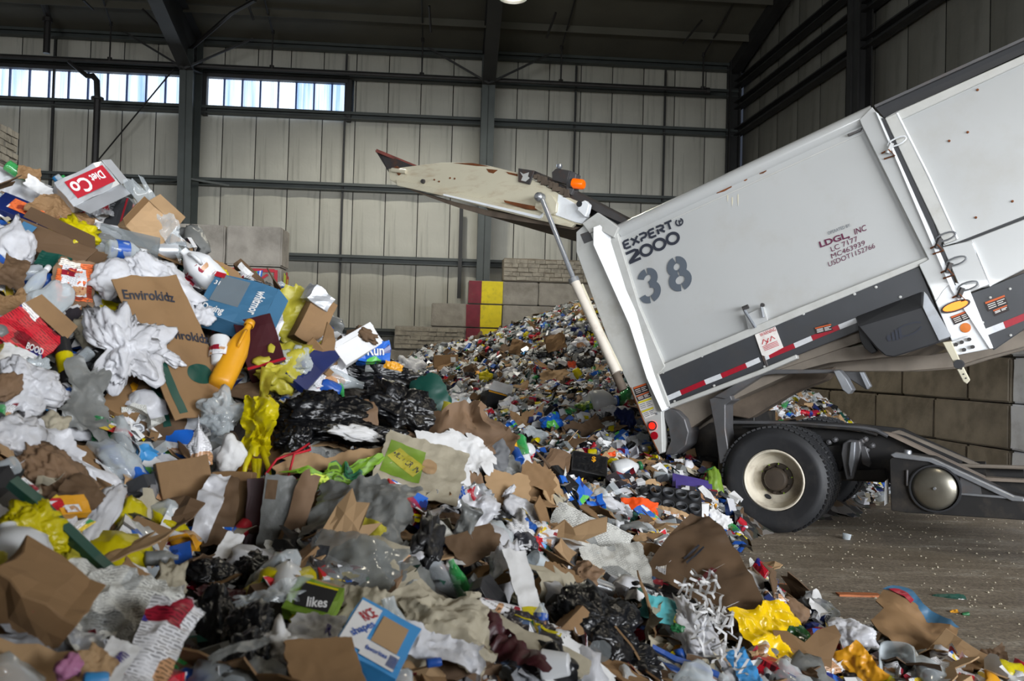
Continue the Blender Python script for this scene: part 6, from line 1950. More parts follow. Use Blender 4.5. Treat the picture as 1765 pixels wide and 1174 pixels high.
H('cracker_carton', 'opened cracker carton with yellow green band reading multigrain', 'carton', 'multigrain carton', 728, 806, 150, 96,
  S('cream paper', .03, 2.2, thick=.004, jag=.06, n=34, extra=lambda o, s, W, Hh: (patch(o, s, -.22, .0, .46, .62, 'lime', name='green_print'), patch(o, s, -.20, .0, .40, .26, 'pale yellow film', out=.004, rot=-28, name='yellow_band'), patch(o, s, .08, .05, .18, .3, 'tan card', out=.004, rnd=.8, name='biscuit_picture')),
    text=(('MULTIGRAIN', -.20, .0, .38, .10, 'ink', -28),)), rot=-10, off=.36)
H('opened_carton', 'white inner side of the cracker carton standing upright', 'carton', 'white carton side', 770, 800, 70, 110, S('white paper', .03, 2, thick=.004, jag=.08), rot=24, off=.24)
H('brown_box_edge', 'brown cardboard edge beside the white carton side', 'cardboard', 'brown card edge', 812, 822, 44, 84, S('brown paper', .05, 2, thick=.006), rot=22, off=.26)
H('grey_liner', 'grey translucent liner bag spread below the lime film', 'plastic bag', 'grey translucent liner', 618, 868, 170, 104, S('grey film', .06, 2.6, jag=.14, curl=.7, thick=.002, n=38), rot=-14, off=.32)
H('liner_edge', 'yellow and white folded edge under the grey liner', 'plastic film', 'yellow and white folded edge', 612, 905, 96, 26, S('pale yellow film', .08, 3, thick=.003), rot=-30, off=.36)
H('tall_board', 'tall grey board standing below the hanging yellow bag', 'board', 'tall grey board', 478, 905, 60, 168, S('grey film', .02, 1.6, thick=.01, curl=.5, extra=ex_stripes((-.3, .35, .3, .2, 'dark brown card'))), rot=-4, off=.16, k=.1)
H('tall_board', 'brown curved paper sheet standing beside the grey board', 'paper', 'brown curved sheet', 515, 890, 34, 150, S('brown paper', .04, 2, thick=.006, curl=1.1), rot=-16, off=.26, k=.1)
H('cardboard_box', 'plain brown box standing between the yellow bag and white foam bag', 'cardboard box', 'plain brown upright box', 400, 880, 66, 130, X('brown card', .12, .006), rot=1, yaw=-12, off=.10, k=.05)
H('cardboard_box', 'brown box with printed marking rectangle low on the slope', 'cardboard box', 'marked brown box', 322, 872, 84, 160, X('brown card', .12, .006, faces=((.12, -.05, .4, .003, 'ink', 'printed_line'), (.12, -.17, .4, .003, 'ink', 'printed_line'), (-.08, -.11, .01, .12, 'ink', 'printed_line'), (.32, -.11, .01, .12, 'ink', 'printed_line'), (.05, -.11, .01, .12, 'ink', 'printed_line'), (.18, -.11, .01, .12, 'ink', 'printed_line'))), rot=12, yaw=10, off=.12, k=.05)
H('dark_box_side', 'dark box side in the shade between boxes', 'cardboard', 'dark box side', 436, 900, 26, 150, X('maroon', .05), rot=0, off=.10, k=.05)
H('bread_bag', 'white and purple bread bag hanging on the slope', 'plastic bag', 'white and purple bread bag', 346, 776, 40, 92, B('white printed', .5, .28, 3, .6), rot=6, off=.30, k=.1)
H('white_foam_bag', 'white foam filled bag above the plain brown box', 'plastic bag', 'white foam bag', 397, 786, 52, 72, B('white paper', .6, .10, 2), rot=-8, off=.28, k=.1)
H('clear_wrap', 'clear crinkled wrap beside the printed case', 'plastic film', 'clear crinkled wrap', 385, 712, 84, 70, B('clear', .5, .3, 3.4, floppy=.4), off=.32)
H('white_sleeve', 'white and red stained plastic sleeve between two boxes', 'plastic film', 'stained plastic sleeve', 362, 870, 32, 110, S('white film', .10, 3, curl=1.2), rot=8, off=.30)
H('leaf_card', 'patterned brown cardboard beside the stained sleeve', 'cardboard', 'patterned brown card', 385, 880, 44, 120, S('dark brown card', .05, 3, thick=.005), rot=12, off=.24)
H('white_card_scrap', 'small white card scrap below the stained sleeve', 'card', 'small white card scrap', 395, 940, 30, 50, S('white paper', .03, 2), rot=-14, off=.30)
H('white_card_scrap', 'narrow white paper beside the marked box', 'paper', 'narrow white paper', 288, 905, 20, 64, S('white paper', .04, 2), rot=6, off=.26)

# far left middle
H('stained_bag', 'white bag with red stains hanging at the left edge', 'plastic bag', 'red stained white bag', 46, 668, 118, 90, B('white film', .5, .22, 2.4, floppy=.3, sub_=5), rot=24, off=.26)
H('meat_tray', 'brown paper bundle at the left edge inside the stained bag', 'paper', 'brown paper bundle', 14, 668, 44, 56, B('brown paper', .5, .2, 2), off=.34)
H('blue_white_bag', 'bluish white plastic bag below the stained bag', 'plastic bag', 'bluish white bag', 30, 750, 92, 76, B('white film', .5, .24, 2.2, floppy=.35), rot=-30, off=.28)
H('receipt_paper', 'folded white paper under the red food box', 'paper', 'folded white paper', 28, 614, 66, 34, S('white paper', .05, 2, thick=.006, curl=.6), rot=-6, off=.30)
H('clear_small_bag', 'small clear crinkled film beside the folded white paper', 'plastic film', 'small clear film', 66, 632, 40, 34, B('clear', .4, .3, 3), off=.32)
H('dusty_film', 'dull white film hanging in the shade beside the can', 'plastic film', 'dull hanging film', 150, 690, 80, 110, S('grey film', .08, 3, curl=.9, jag=.2), rot=12, off=.20)
H('dusty_film', 'long white plastic sheet sweeping towards the brown paper bag', 'plastic film', 'long white sweeping sheet', 100, 770, 180, 56, S('white film', .10, 3, curl=.7, jag=.25, n=36), rot=-14, off=.26)
H('fruit_bag', 'cream paper ball beside the dull film', 'paper', 'cream paper ball', 96, 735, 50, 46, B('cream paper', .8, .16, 2.2), off=.24)
H('green_film', 'dark green plastic scrap in a shaded hollow', 'plastic scrap', 'dark green scrap', 180, 745, 44, 46, S('green', .12, 3, curl=.8), rot=20, off=.14)
H('brown_paper_bag', 'large crumpled brown paper bag with its mouth open', 'paper bag', 'large brown paper bag', 95, 830, 160, 84, B('brown paper', .5, .26, 2.2, floppy=.25, sub_=5), rot=-16, off=.22)
H('bag_mouth', 'dark brown inside of the crumpled paper bag', 'paper bag', 'dark paper bag inside', 135, 858, 60, 74, S('dark brown card', .10, 2.5, curl=1.6, thick=.004), rot=-14, off=.38)
H('orange_pack', 'orange packet with barcode inside the brown paper bag', 'packet', 'orange barcode packet', 122, 874, 46, 34, X('amber yellow', .03, .002, faces=((-.1, -.25, .5, .4, 'white printed', 'barcode'),)), rot=38, off=.46)
H('pink_white_bag', 'white bag with pink print standing behind the green rod', 'plastic bag', 'pink printed white bag', 178, 888, 54, 132, B('white film', .5, .16, 2, floppy=.2), rot=12, off=.24)
H('green_rod', 'long dark green plastic strip slanting down the heap', 'strip', 'long dark green strip', 112, 912, 236, 15, X('dark green', .03, .004), rot=-36, off=.50)
H('yellow_bag', 'large yellow bag under the dark green strip', 'plastic bag', 'large yellow bag', 62, 910, 124, 84, B('yellow film', .5, .24, 2.6, floppy=.35, sub_=5), rot=-30, off=.34)
H('yellow_bag', 'small yellow bag end below the dark green strip', 'plastic bag', 'small yellow bag end', 128, 945, 52, 44, B('yellow film', .5, .2, 2.2), off=.36)
H('white_jug', 'large white plastic bucket with blue mark beside the yellow bag', 'bucket', 'white bucket', 24, 950, 92, 86, V_('white plastic', jug_prof, sq=1.2, crush=.04), rot=70, off=.32)
H('brown_carton', 'brown cardboard box with yellow film over its top edge', 'cardboard box', 'brown box under yellow film', 52, 1048, 156, 82, X('brown card', .20, .01), rot=8, yaw=10, off=.24)
H('yellow_cover', 'dull yellow film folded over the brown box', 'plastic film', 'dull yellow film', 44, 998, 150, 46, S('pale yellow film', .08, 2.6, curl=.8, axis=math.pi / 2, thick=.002), rot=12, off=.34)
H('clear_green_tub', 'clear yellow green film bundle beside the newspaper', 'plastic film', 'yellow green film bundle', 128, 976, 60, 44, B('pale yellow film', .5, .24, 3), off=.32)
H('blue_orange_wrapper', 'small blue and orange wrapper beside the crumpled newspaper', 'wrapper', 'blue and orange wrapper', 138, 1000, 48, 36, S('orange printed', .10, 3, thick=.002), rot=20, off=.36)
H('newspaper', 'crumpled grey white newspaper sheets low on the heap', 'newspaper', 'crumpled newspaper', 205, 1052, 190, 130, S('newsprint', .09, 3.2, jag=.14, thick=.002, n=40, curl=.5), rot=14, off=.24)
H('newspaper_bundle', 'stained crumpled paper beside the brown card', 'paper', 'stained crumpled paper', 294, 1008, 66, 80, B('cream paper', .5, .34, 3.4, floppy=.4), rot=10, off=.26)
H('brown_card', 'flat brown card above the crumpled newspaper', 'cardboard', 'flat brown card', 240, 1010, 96, 46, S('brown card', .02, 1.5, thick=.005, jag=.12), rot=-22, off=.34)
H('white_pad', 'small white tissue pad on the flat brown card', 'tissue', 'small white pad', 240, 984, 52, 16, B('white paper', .4, .2, 3), rot=-10, off=.38)
H('branch_bottle', 'dirty bottle neck poking up above the stained paper', 'bottle', 'dirty bottle', 277, 962, 56, 20, V_('grey film', bottle_prof), rot=32, off=.30)
H('printed_liner', 'white bag printed with purple and red pictures at the lower edge', 'plastic bag', 'white picture printed bag', 272, 1116, 84, 150, S('white printed', .06, 2.4, curl=1.0, jag=.08, thick=.002), rot=-8, off=.26)
H('purple_packet', 'white packet with purple lettering beside the printed bag', 'packet', 'purple lettered packet', 198, 1140, 54, 66, S('white paper', .04, 2, thick=.004, text=(('Down', 0, 0, .8, .3, 'purple', 70),)), rot=-10, off=.28)
H('pink_blob', 'crumpled pink and purple wrapper at the lower edge', 'wrapper', 'pink crumpled wrapper', 120, 1150, 50, 44, B('pink', .6, .2, 2.4), off=.34)
H('silver_sleeve', 'grey silver foil sheet at the lower edge beside the newspaper', 'foil', 'grey foil sheet', 86, 1110, 160, 70, S('foil grey', .10, 3, jag=.16, thick=.002), rot=18, off=.18)
H('tan_wrapper', 'tan paper wrapper beside the pink wrapper', 'wrapper', 'tan paper wrapper', 160, 1150, 60, 50, S('tan card', .10, 2.5, thick=.003), rot=-30, off=.30)
H('blue_bottle', 'pale blue bottle end at the lower edge', 'bottle', 'pale blue bottle', 165, 1172, 40, 26, V_('sky blue', can_prof), rot=10, off=.36)
for (u, v, w, h, rot, lb, ph) in ((362, 1095, 96, 170, 8, 'tall shiny black bag beside the picture printed bag', 'tall black bag'), (430, 1078, 80, 90, -20, 'black bag under the clear pointed film', 'black bag under clear film'),
                                  (362, 985, 96, 50, -8, 'dark bag in the hollow above the tall black bag', 'dark bag in the hollow'), (430, 1130, 90, 80, 10, 'black bag at the lower edge beside the brown card corner', 'lower black bag'), (432, 975, 60, 50, 0, 'black net bag beside the grey board foot', 'black net bag')):
    H('bin_bag', lb, 'bin bag', ph, u, v, w, h, B('black film', .5, .2, 2.2, floppy=.2, sub_=5), rot=rot, off=.22)
H('maroon_film', 'dark maroon film scrap above the tall black bag', 'plastic scrap', 'dark maroon film', 382, 1022, 80, 28, S('maroon', .08, 3, thick=.002), rot=-16, off=.32)
H('clear_spike', 'pointed clear crinkled film sticking up', 'plastic film', 'pointed clear film', 460, 1030, 118, 34, S('clear', .08, 4, jag=.3, rnd=.4), rot=40, off=.36)
H('clear_spike', 'long thin translucent film strip down the lower slope', 'plastic film', 'thin film strip', 414, 1118, 100, 14, S('grey film', .05, 3), rot=52, off=.38)

# lower middle
H('olive_film', 'olive tinted clear film sheet with small labels', 'plastic film', 'olive clear film', 606, 965, 170, 96, S('clear grey', .05, 2.2, curl=.9, jag=.1, n=34, extra=ex_stripes((-.35, .1, .12, .2, 'charcoal'), (.1, -.3, .16, .1, 'charcoal'))), rot=-28, off=.30)
H('olive_backing', 'dull olive paper under the clear film sheet', 'paper', 'dull olive paper', 610, 972, 150, 100, S('cream paper', .05, 2, curl=.7, thick=.003), rot=-26, off=.20)
H('mushroom_pack', 'green and black food packet with yellow rim', 'packet', 'green and black packet', 540, 1040, 84, 56, X('lime', .05, .004, faces=((.05, .0, .7, .7, 'dark', 'black_panel'), (.05, .38, .7, .06, 'yellow film', 'yellow_rim')), text=(('likes', .12, -.14, .4, .3, 'white paper', 14),)), rot=-20, off=.26)
H('white_paper_bag', 'small white paper bag with purple print above the brown card corner', 'paper bag', 'small white paper bag', 548, 1080, 84, 44, S('white paper', .06, 3, thick=.003, curl=.6, jag=.12, text=(('R', .24, -.1, .14, .4, 'purple', -8),)), rot=6, off=.32)
H('paper_puff', 'crumpled white tissue heap at the lower edge left of the brown card', 'tissue', 'crumpled white tissue', 480, 1118, 80, 66, B('white paper', .5, .3, 3, floppy=.4), off=.24)
H('brown_corner', 'brown cardboard corner pointing up at the lower edge', 'cardboard', 'brown cardboard corner', 562, 1146, 120, 96, S('brown card', .02, 1.5, thick=.006, jag=.05), rot=40, off=.34)
H('cereal_box', 'blue cereal box reading rice with a picture of flakes', 'cereal box', 'blue cereal box', 646, 1108, 120, 92,
  X('sky blue', .05, .003, faces=((-.30, .02, .34, .80, 'white paper', 'white_oval'), (.14, .10, .42, .50, 'tan card', 'flakes_picture'), (.14, -.30, .54, .28, 'white paper', 'white_band'), (.34, -.30, .14, .2, 'blue', 'blue_badge')),
    text=(('RICE', -.28, .22, .26, .16, 'red', 62), ('shapes', -.24, -.05, .46, .14, 'blue', 62), ('favorites', .08, -.28, .34, .08, 'blue', 4))), rot=-34, yaw=6, off=.40)
H('cream_cloth', 'large cream crumpled plastic cloth beside the cereal box', 'plastic sheet', 'large cream cloth', 765, 1092, 150, 120, S('cream paper', .10, 2.6, curl=.9, jag=.12, thick=.003, n=38), rot=10, off=.26)
H('cream_peak', 'pale pointed paper fold above the cream cloth', 'paper', 'pale pointed paper', 725, 1040, 90, 84, S('cream paper', .06, 2, curl=1.0, thick=.003), rot=48, off=.28)
H('cloth_roll', 'folded white band at the foot of the cream cloth', 'plastic sheet', 'folded white band', 760, 1118, 150, 44, S('white film', .09, 3, curl=1.8, axis=math.pi / 2, thick=.003), rot=2, off=.34)
H('plastic_closure', 'blue bottle cap under the cream cloth', 'cap', 'blue cap', 748, 1142, 26, 16, V_('blue', can_prof), rot=10, off=.34)
H('beige_liner', 'beige translucent film between the packet and the olive sheet', 'plastic film', 'beige film', 640, 1040, 120, 60, S('cream paper', .08, 3, curl=.5, jag=.2), rot=-12, off=.28)
H('dark_net', 'dark net bundle beneath the multigrain carton', 'net', 'dark net bundle', 740, 930, 60, 90, B('dark', .5, .3, 3.4, floppy=.4), off=.20)
H('grey_rag', 'grey hanging plastic rag beneath the foil wrapper', 'plastic film', 'grey hanging rag', 800, 930, 34, 130, S('grey film', .14, 3, curl=1.2), rot=-16, off=.26)
H('white_rag_hanging', 'white hanging rag with torn fingers beneath the foil wrapper', 'plastic film', 'white hanging rag', 815, 900, 56, 90, S('white film', .14, 4, curl=1.0, jag=.4), rot=-30, off=.30)
H('foil_wrapper', 'silver foil wrapper with blue and red patches', 'wrapper', 'blue and red foil wrapper', 815, 858, 66, 44, S('silver', .14, 4, thick=.002, extra=ex_stripes((-.32, .1, .28, .5, 'blue'), (-.02, -.05, .2, .5, 'red'))), rot=20, off=.34)
H('brown_wedge', 'plain brown cardboard wedge beneath the foil wrapper', 'cardboard', 'plain brown wedge', 822, 938, 84, 56, S('dark brown card', .03, 2, thick=.006), rot=40, off=.20)
H('tan_sheet', 'light brown cardboard sheet with a hand hole holding white film', 'cardboard', 'holed brown sheet', 876, 842, 78, 62, S('tan card', .015, 1.5, thick=.006, jag=.12), rot=6, off=.22)
H('film_tuft', 'white film tuft poking through the hand hole', 'plastic film', 'white film tuft', 878, 846, 30, 12, B('white film', .5, .2, 3), rot=38, off=.30)
H('tan_sheet', 'darker brown cardboard leaning behind the holed sheet', 'cardboard', 'darker brown sheet', 920, 846, 62, 96, S('brown card', .03, 2, thick=.006, jag=.2, rnd=.4), rot=-20, off=.12)
H('white_bag', 'small white bag under the holed brown sheet', 'plastic bag', 'small white bag under the sheet', 900, 878, 76, 40, B('white film', .5, .2, 2.4), rot=-6, off=.24)
H('black_bag', 'black bag shaded below the small white bag', 'bin bag', 'shaded black bag', 870, 898, 66, 36, B('black film', .5, .2, 2.4), off=.12)
H('pink_paper_mess', 'brown and pink torn paper bundle', 'paper', 'brown and pink torn bundle', 905, 918, 90, 60, B('flyer', .5, .34, 3, floppy=.4), off=.18)
H('white_box_scrap', 'small white printed carton side beside the newspaper', 'carton', 'small white carton side', 936, 922, 44, 28, X('white printed', .04, .003), rot=-22, off=.24)
H('milk_splashed_bag', 'white bag with green print standing on its corner', 'plastic bag', 'green printed white bag', 868, 985, 62, 116, B('white film', .4, .28, 3, floppy=.35), rot=-14, off=.30)
H('flattened_carton', 'long white carton side stained yellow at its foot', 'carton', 'long white carton side', 905, 1010, 40, 124, S('white paper', .03, 2, thick=.005, extra=ex_stripes((.0, -.38, .8, .16, 'yellow film'))), rot=20, off=.26)
H('brown_square', 'brown square cardboard above the black garden bag', 'cardboard', 'brown square cardboard', 958, 1022, 82, 84, S('brown card', .02, 1.5, thick=.006, jag=.12), rot=-30, off=.26)
H('long_edge', 'long white edged cardboard sheet running down to the lower edge', 'cardboard', 'long white edged sheet', 912, 1106, 210, 34, S('cream paper', .03, 2, thick=.012), rot=-50, off=.30)
H('long_edge', 'dark twisted film strip beside the long white edged sheet', 'plastic film', 'dark twisted strip', 866, 1090, 180, 30, S('maroon', .12, 4, curl=.9), rot=-70, off=.28)
H('yellow_purple_strip', 'black and yellow printed strip beside the brown square', 'packaging', 'black and yellow strip', 925, 1080, 110, 36, S('dark magazine', .08, 3, thick=.003, extra=ex_stripes((.0, .1, .8, .14, 'yellow film'))), rot=-48, off=.28)
H('small_clear_bottle', 'small clear bottle upright beside the brown square', 'bottle', 'small upright clear bottle', 932, 1062, 42, 26, V_('clear', bottle_prof, label='blue'), rot=82, off=.34)
H('brown_wrap_fold', 'folded brown paper beside the newspaper sheets', 'paper', 'folded brown paper', 1002, 1002, 52, 62, S('brown paper', .10, 3, curl=1.2, thick=.003), rot=-40, off=.26)
H('newspaper', 'pale newspaper sheet spread open on the slope', 'newspaper', 'pale spread newspaper', 1012, 932, 142, 84, S('newsprint', .03, 2.2, jag=.05, thick=.003, n=34, curl=.5), rot=-26, off=.24)
H('newspaper', 'lower newspaper sheet with a curled corner beneath the spread one', 'newspaper', 'lower newspaper sheet', 1058, 974, 112, 78, S('newsprint', .035, 2, jag=.06, thick=.003, n=34, curl=-.5), rot=10, off=.22)
H('dark_magazine', 'dark printed magazine under the newspaper', 'magazine', 'dark magazine under the newspaper', 1102, 1012, 76, 44, S('dark magazine', .04, 2, thick=.006), rot=-26, off=.20)
H('garden_bag', 'large black bag smeared with green mud', 'bin bag', 'muddy black bag', 1030, 1082, 160, 110, B('black film', .5, .22, 2.6, floppy=.25, sub_=5), rot=-18, off=.20)
H('garden_bag', 'black leafy bag below the soda wrap', 'bin bag', 'black leafy bag', 1080, 1140, 120, 70, B('black film', .5, .3, 3.2, floppy=.3, sub_=5), rot=-10, off=.18)
H('soda_wrap', 'crumpled clear wrap with red white and blue emblem', 'wrapper', 'red white and blue wrap', 1042, 1068, 60, 34, S('clear', .12, 4, thick=.001, extra=ex_stripes((-.1, .08, .36, .3, 'red', 0, 'emblem', .8), (-.1, -.2, .36, .2, 'dark blue', 0, 'emblem', .8))), rot=8, off=.36)
H('round_lid', 'small round clear lid on the muddy bag', 'lid', 'round clear lid', 1034, 1122, 40, 36, S('clear grey', .02, 1, rnd=1.0, thick=.004), off=.36)
H('white_long_card', 'long white card lying down the slope', 'card', 'long white card', 1015, 1138, 110, 20, S('white paper', .03, 2, thick=.006), rot=-50, off=.34)
H('paper_plate', 'white cup on its side with green inside', 'cup', 'white and green cup', 958, 1146, 46, 38, V_('white plastic', cup_prof), rot=160, yaw=30, off=.34)
H('teal_card', 'pale teal card among the white strips', 'card', 'pale teal card', 1136, 1050, 62, 40, S('teal', .03, 2, thick=.003), rot=-34, off=.30)
H('green_scrap', 'small bright green plastic scrap below the teal card', 'plastic scrap', 'bright green scrap', 1168, 1082, 28, 16, B('green', .5, .3, 2.4), rot=-10, off=.36)
polycard('large_cardboard', 'large dark brown cardboard sheet leaning beside the open floor', 'cardboard', 'large dark cardboard sheet',
         [(1108, 988, 4.72), (1150, 925, 4.92), (1190, 886, 5.05), (1212, 892, 5.03), (1222, 890, 5.0), (1245, 908, 4.92), (1262, 938, 4.84), (1272, 946, 4.8), (1290, 985, 4.66), (1297, 992, 4.62), (1312, 1025, 4.52), (1320, 1047, 4.45), (1300, 1072, 4.36), (1278, 1090, 4.28), (1235, 1060, 4.40), (1180, 1020, 4.58)],
         'dark brown card', .009, .015, parts=(('red_print', [(1198, 1004, 4.60), (1226, 978, 4.68), (1236, 982, 4.66), (1206, 1012, 4.56)], 'dark red'), ('stamp_line', [(1178, 962, 4.76), (1204, 938, 4.83), (1206, 941, 4.82), (1180, 965, 4.75)], 'ink'), ('stamp_line', [(1182, 970, 4.73), (1212, 942, 4.81), (1214, 945, 4.80), (1184, 973, 4.72)], 'ink')))
H('crumpled_edge', 'crumpled brown paper edge behind the large cardboard sheet', 'paper', 'crumpled brown edge', 1330, 1028, 72, 34, B('brown paper', .5, .28, 3), rot=-34, off=.08)
def shreds(name, W, Hh, mw):
    r = random.Random(5)
    o = None
    for k in range(26):
        x, y = r.uniform(-.4, .4) * W, r.uniform(-.5, .5) * Hh
        a = r.uniform(0, math.pi); L = r.uniform(.25, .5) * W
        pts = [Vector((x + math.cos(a + i * .5 * r.uniform(-1, 1)) * L * (i / 5 - .5), y + math.sin(a) * L * (i / 5 - .5) * 1.3, .02 + .03 * math.sin(i * 1.7 + k))) for i in range(6)]
        V, F = [], []
        n_ = Vector((-math.sin(a), math.cos(a), 0)) * .006
        for p in pts: V += [p + n_, p - n_ + Vector((0, 0, .004))]
        for i in range(5): F.append((2 * i, 2 * i + 1, 2 * i + 3, 2 * i + 2))
        me = mesh_of('paper_strip', V, F, M['white paper'], True)
        if o is None: o = obj(name, me, None, mw)
        else: sub('paper_strip', me, o)
    return o
H('shredded_paper', 'bundle of white shredded paper strips beside the large cardboard sheet', 'shredded paper', 'upper shredded strips', 1205, 1040, 90, 90, shreds, off=.36)
H('shredded_paper', 'lower bundle of white shredded strips towards the lower edge', 'shredded paper', 'lower shredded strips', 1235, 1105, 90, 110, shreds, off=.30)
H('white_film_heap', 'white film beneath the shredded paper strips', 'plastic film', 'white film under the strips', 1200, 1090, 70, 120, B('white film', .4, .3, 3, floppy=.3), rot=30, off=.22)
H('blue_film', 'light blue film strip at the lower edge beside the crisp bag', 'plastic film', 'light blue film', 1282, 1150, 36, 70, S('sky blue', .08, 3, curl=.8), rot=26, off=.26)
H('blue_edge', 'thin dark blue strip slanting under the shredded paper', 'strip', 'thin dark blue strip', 1180, 1140, 120, 8, X('blue', .01), rot=-36, off=.34)
H('crisp_bag', 'shiny yellow and red crisp bag standing on its corner', 'crisp bag', 'yellow and red crisp bag', 1352, 1108, 108, 150, S('chips bag', .07, 2.6, curl=.8, jag=.06, thick=.002, n=38), rot=24, off=.22)
H('crisp_bag', 'small yellow bag corner pointing up beside the clear tub', 'crisp bag', 'small yellow bag corner', 1480, 1150, 60, 76, S('amber yellow', .07, 2.6, curl=.7, jag=.08, thick=.002), rot=38, depth=4.2)
H('brown_pouch', 'brown paper pouch behind the crisp bag', 'paper', 'brown paper pouch', 1368, 1058, 52, 50, B('brown paper', .5, .2, 2), rot=-40, off=.12)
H('pink_film', 'pale pink plastic at the lower edge beside the crisp bag', 'plastic film', 'pale pink plastic', 1420, 1140, 74, 44, B('white printed', .4, .2, 2.4), rot=-10, off=.20)
H('white_tub_bag', 'white plastic bag filled and rounded beside the blue edged cardboard', 'plastic bag', 'rounded white bag', 1462, 1102, 100, 76, B('white film', .6, .16, 2, sub_=5), rot=-12, depth=4.6)
def tub(name, W, Hh, mw):
    mb = MB()
    n = 28
    def loop(w, h, z):
        return [Vector((math.copysign(abs(math.cos(a)) ** .5, math.cos(a)) * w / 2, math.copysign(abs(math.sin(a)) ** .5, math.sin(a)) * h / 2, z)) for a in [2 * math.pi * k / n for k in range(n)]]
    L_ = [loop(W * .7, Hh * .75, -.10), loop(W * .94, Hh * .96, -.005), loop(W, Hh, 0), loop(W * .98, Hh * .98, .006), loop(W * .9, Hh * .92, 0), loop(W * .66, Hh * .71, -.095)]
    V = [p for l in L_ for p in l]
    F = [(i * n + k, i * n + (k + 1) % n, (i + 1) * n + (k + 1) % n, (i + 1) * n + k) for i in range(5) for k in range(n)]
    F += [tuple(range(n)), tuple(5 * n + k for k in range(n))]
    return obj(name, mesh_of(name, V, F, M['clear'], True), None, mw)
H('clear_tub', 'empty clear rectangular food tub at the lower edge', 'food tub', 'empty clear tub', 1546, 1138, 58, 62, tub, rot=-6, pitch=-16, depth=4.25)
polycard('torn_carton', 'torn brown cardboard carton with blue printed edge on the floor', 'carton', 'blue edged torn carton',
         [(1500, 1070, 4.75), (1524, 1046, 4.85), (1510, 1034, 4.9), (1524, 1014, 5.0), (1556, 1016, 5.0), (1584, 1040, 4.9), (1600, 1064, 4.85), (1622, 1074, 4.8), (1652, 1084, 4.75), (1648, 1100, 4.7), (1612, 1118, 4.6), (1606, 1132, 4.55), (1578, 1146, 4.5), (1556, 1132, 4.5), (1530, 1100, 4.6)],
         'brown card', .006, .02, parts=(('blue_edge', [(1522, 1013, 5.0), (1540, 1008, 5.02), (1566, 1016, 5.0), (1592, 1038, 4.9), (1622, 1062, 4.85), (1654, 1080, 4.76), (1640, 1082, 4.77), (1612, 1078, 4.8), (1590, 1066, 4.85), (1570, 1036, 4.92), (1548, 1020, 4.98)], 'pack blue'),
                ('barcode', [(1532, 1014, 4.985), (1550, 1016, 4.98), (1576, 1032, 4.92), (1570, 1038, 4.90), (1546, 1022, 4.96)], 'white printed'), ('blue_foot', [(1612, 1118, 4.58), (1618, 1128, 4.54), (1588, 1152, 4.46), (1578, 1146, 4.48)], 'pack blue')))
H('tan_carton', 'pale tan carton tipped over at the lower edge', 'carton', 'pale tan carton', 1652, 1142, 80, 62, X('tan card', .12, .006, flaps=(('r', .3, 20, None),)), rot=-32, yaw=-20, pitch=-20, depth=4.5)
H('brown_sheet', 'small dark brown card at the lower edge beside the tan carton', 'cardboard', 'small dark card by the tan carton', 1712, 1150, 56, 56, S('dark brown card', .06, 2, thick=.005, jag=.2), rot=20, depth=4.45)
H('red_cup', 'red cup at the lower edge', 'cup', 'red cup', 1756, 1152, 26, 24, V_('red', cup_prof), rot=60, depth=4.5)
H('green_wrapper', 'green and yellow wrapper under the clear tub', 'wrapper', 'green and yellow wrapper', 1590, 1166, 70, 24, S('green printed', .10, 3), rot=-10, off=.10)
H('dark_blue_bag', 'dark blue scrap behind the rounded white bag', 'plastic scrap', 'dark blue scrap', 1402, 1086, 40, 26, B('dark blue', .5, .2, 2.4), off=.06)

# ------------------------------------------------------------------ far heap and skirt towards the wheel
Fk = dict(far=True)
H('milk_jug', 'white milk jug on its side beside the orange card', 'jug', 'white jug by the orange card', 1093, 908, 54, 34, V_('white plastic', jug_prof, sq=1.3, crush=.02, handle=True), rot=170, off=.14, **Fk)
H('orange_card', 'bright orange folded card near the truck wheel', 'card', 'bright orange card', 1102, 882, 66, 42, S('orange', .05, 2, thick=.004, curl=.5, jag=.06, extra=ex_stripes((.05, .1, .1, .1, 'white paper'))), rot=-14, off=.16, **Fk)
H('yellow_card', 'small bright yellow card left of the orange card', 'card', 'small yellow card', 1004, 882, 32, 20, S('yellow film', .04, 2, thick=.003), rot=-20, off=.16, **Fk)
def ctray(name, W, Hh, mw):
    o = obj(name, box_mesh(name, W, Hh, .03, M['dark'], 1, .004, 3), None, mw)
    for i in range(4):
        for j in range(2):
            V, F = revolve([(0, -.05), (W * .09, -.05), (W * .115, .02), (W * .10, .02), (W * .085, -.04), (0, -.04)], 14)
            me = mesh_of('cup_pocket', V, F, M['charcoal'], True)
            sub('cup_pocket', me, o, Matrix.Translation(((i - 1.5) * W * .24, (j - .5) * Hh * .46, .03)) @ Matrix.Rotation(-math.pi / 2, 4, 'Y'))
    return o
H('plant_tray', 'black plastic plant tray with round pockets near the wheel', 'tray', 'black plant tray', 1162, 866, 92, 46, ctray, rot=-16, off=.12, **Fk)
H('striped_card', 'brown card with pale stripes beside the black plant tray', 'cardboard', 'striped brown card', 1158, 890, 62, 30, S('tan card', .05, 2, thick=.004, curl=.8, extra=ex_stripes((.1, .2, .7, .2, 'white printed'))), rot=-24, off=.16, **Fk)
H('clear_cup', 'clear cups lying beside the white jug', 'cup', 'clear cups', 1145, 905, 40, 20, V_('clear', cup_prof), rot=4, off=.12, **Fk)
H('white_styrofoam', 'jagged white foam sheet by the foot of the wheel', 'foam', 'jagged white foam', 1236, 898, 40, 36, S('white paper', .06, 3, thick=.012, jag=.25), rot=-40, off=.08, **Fk)
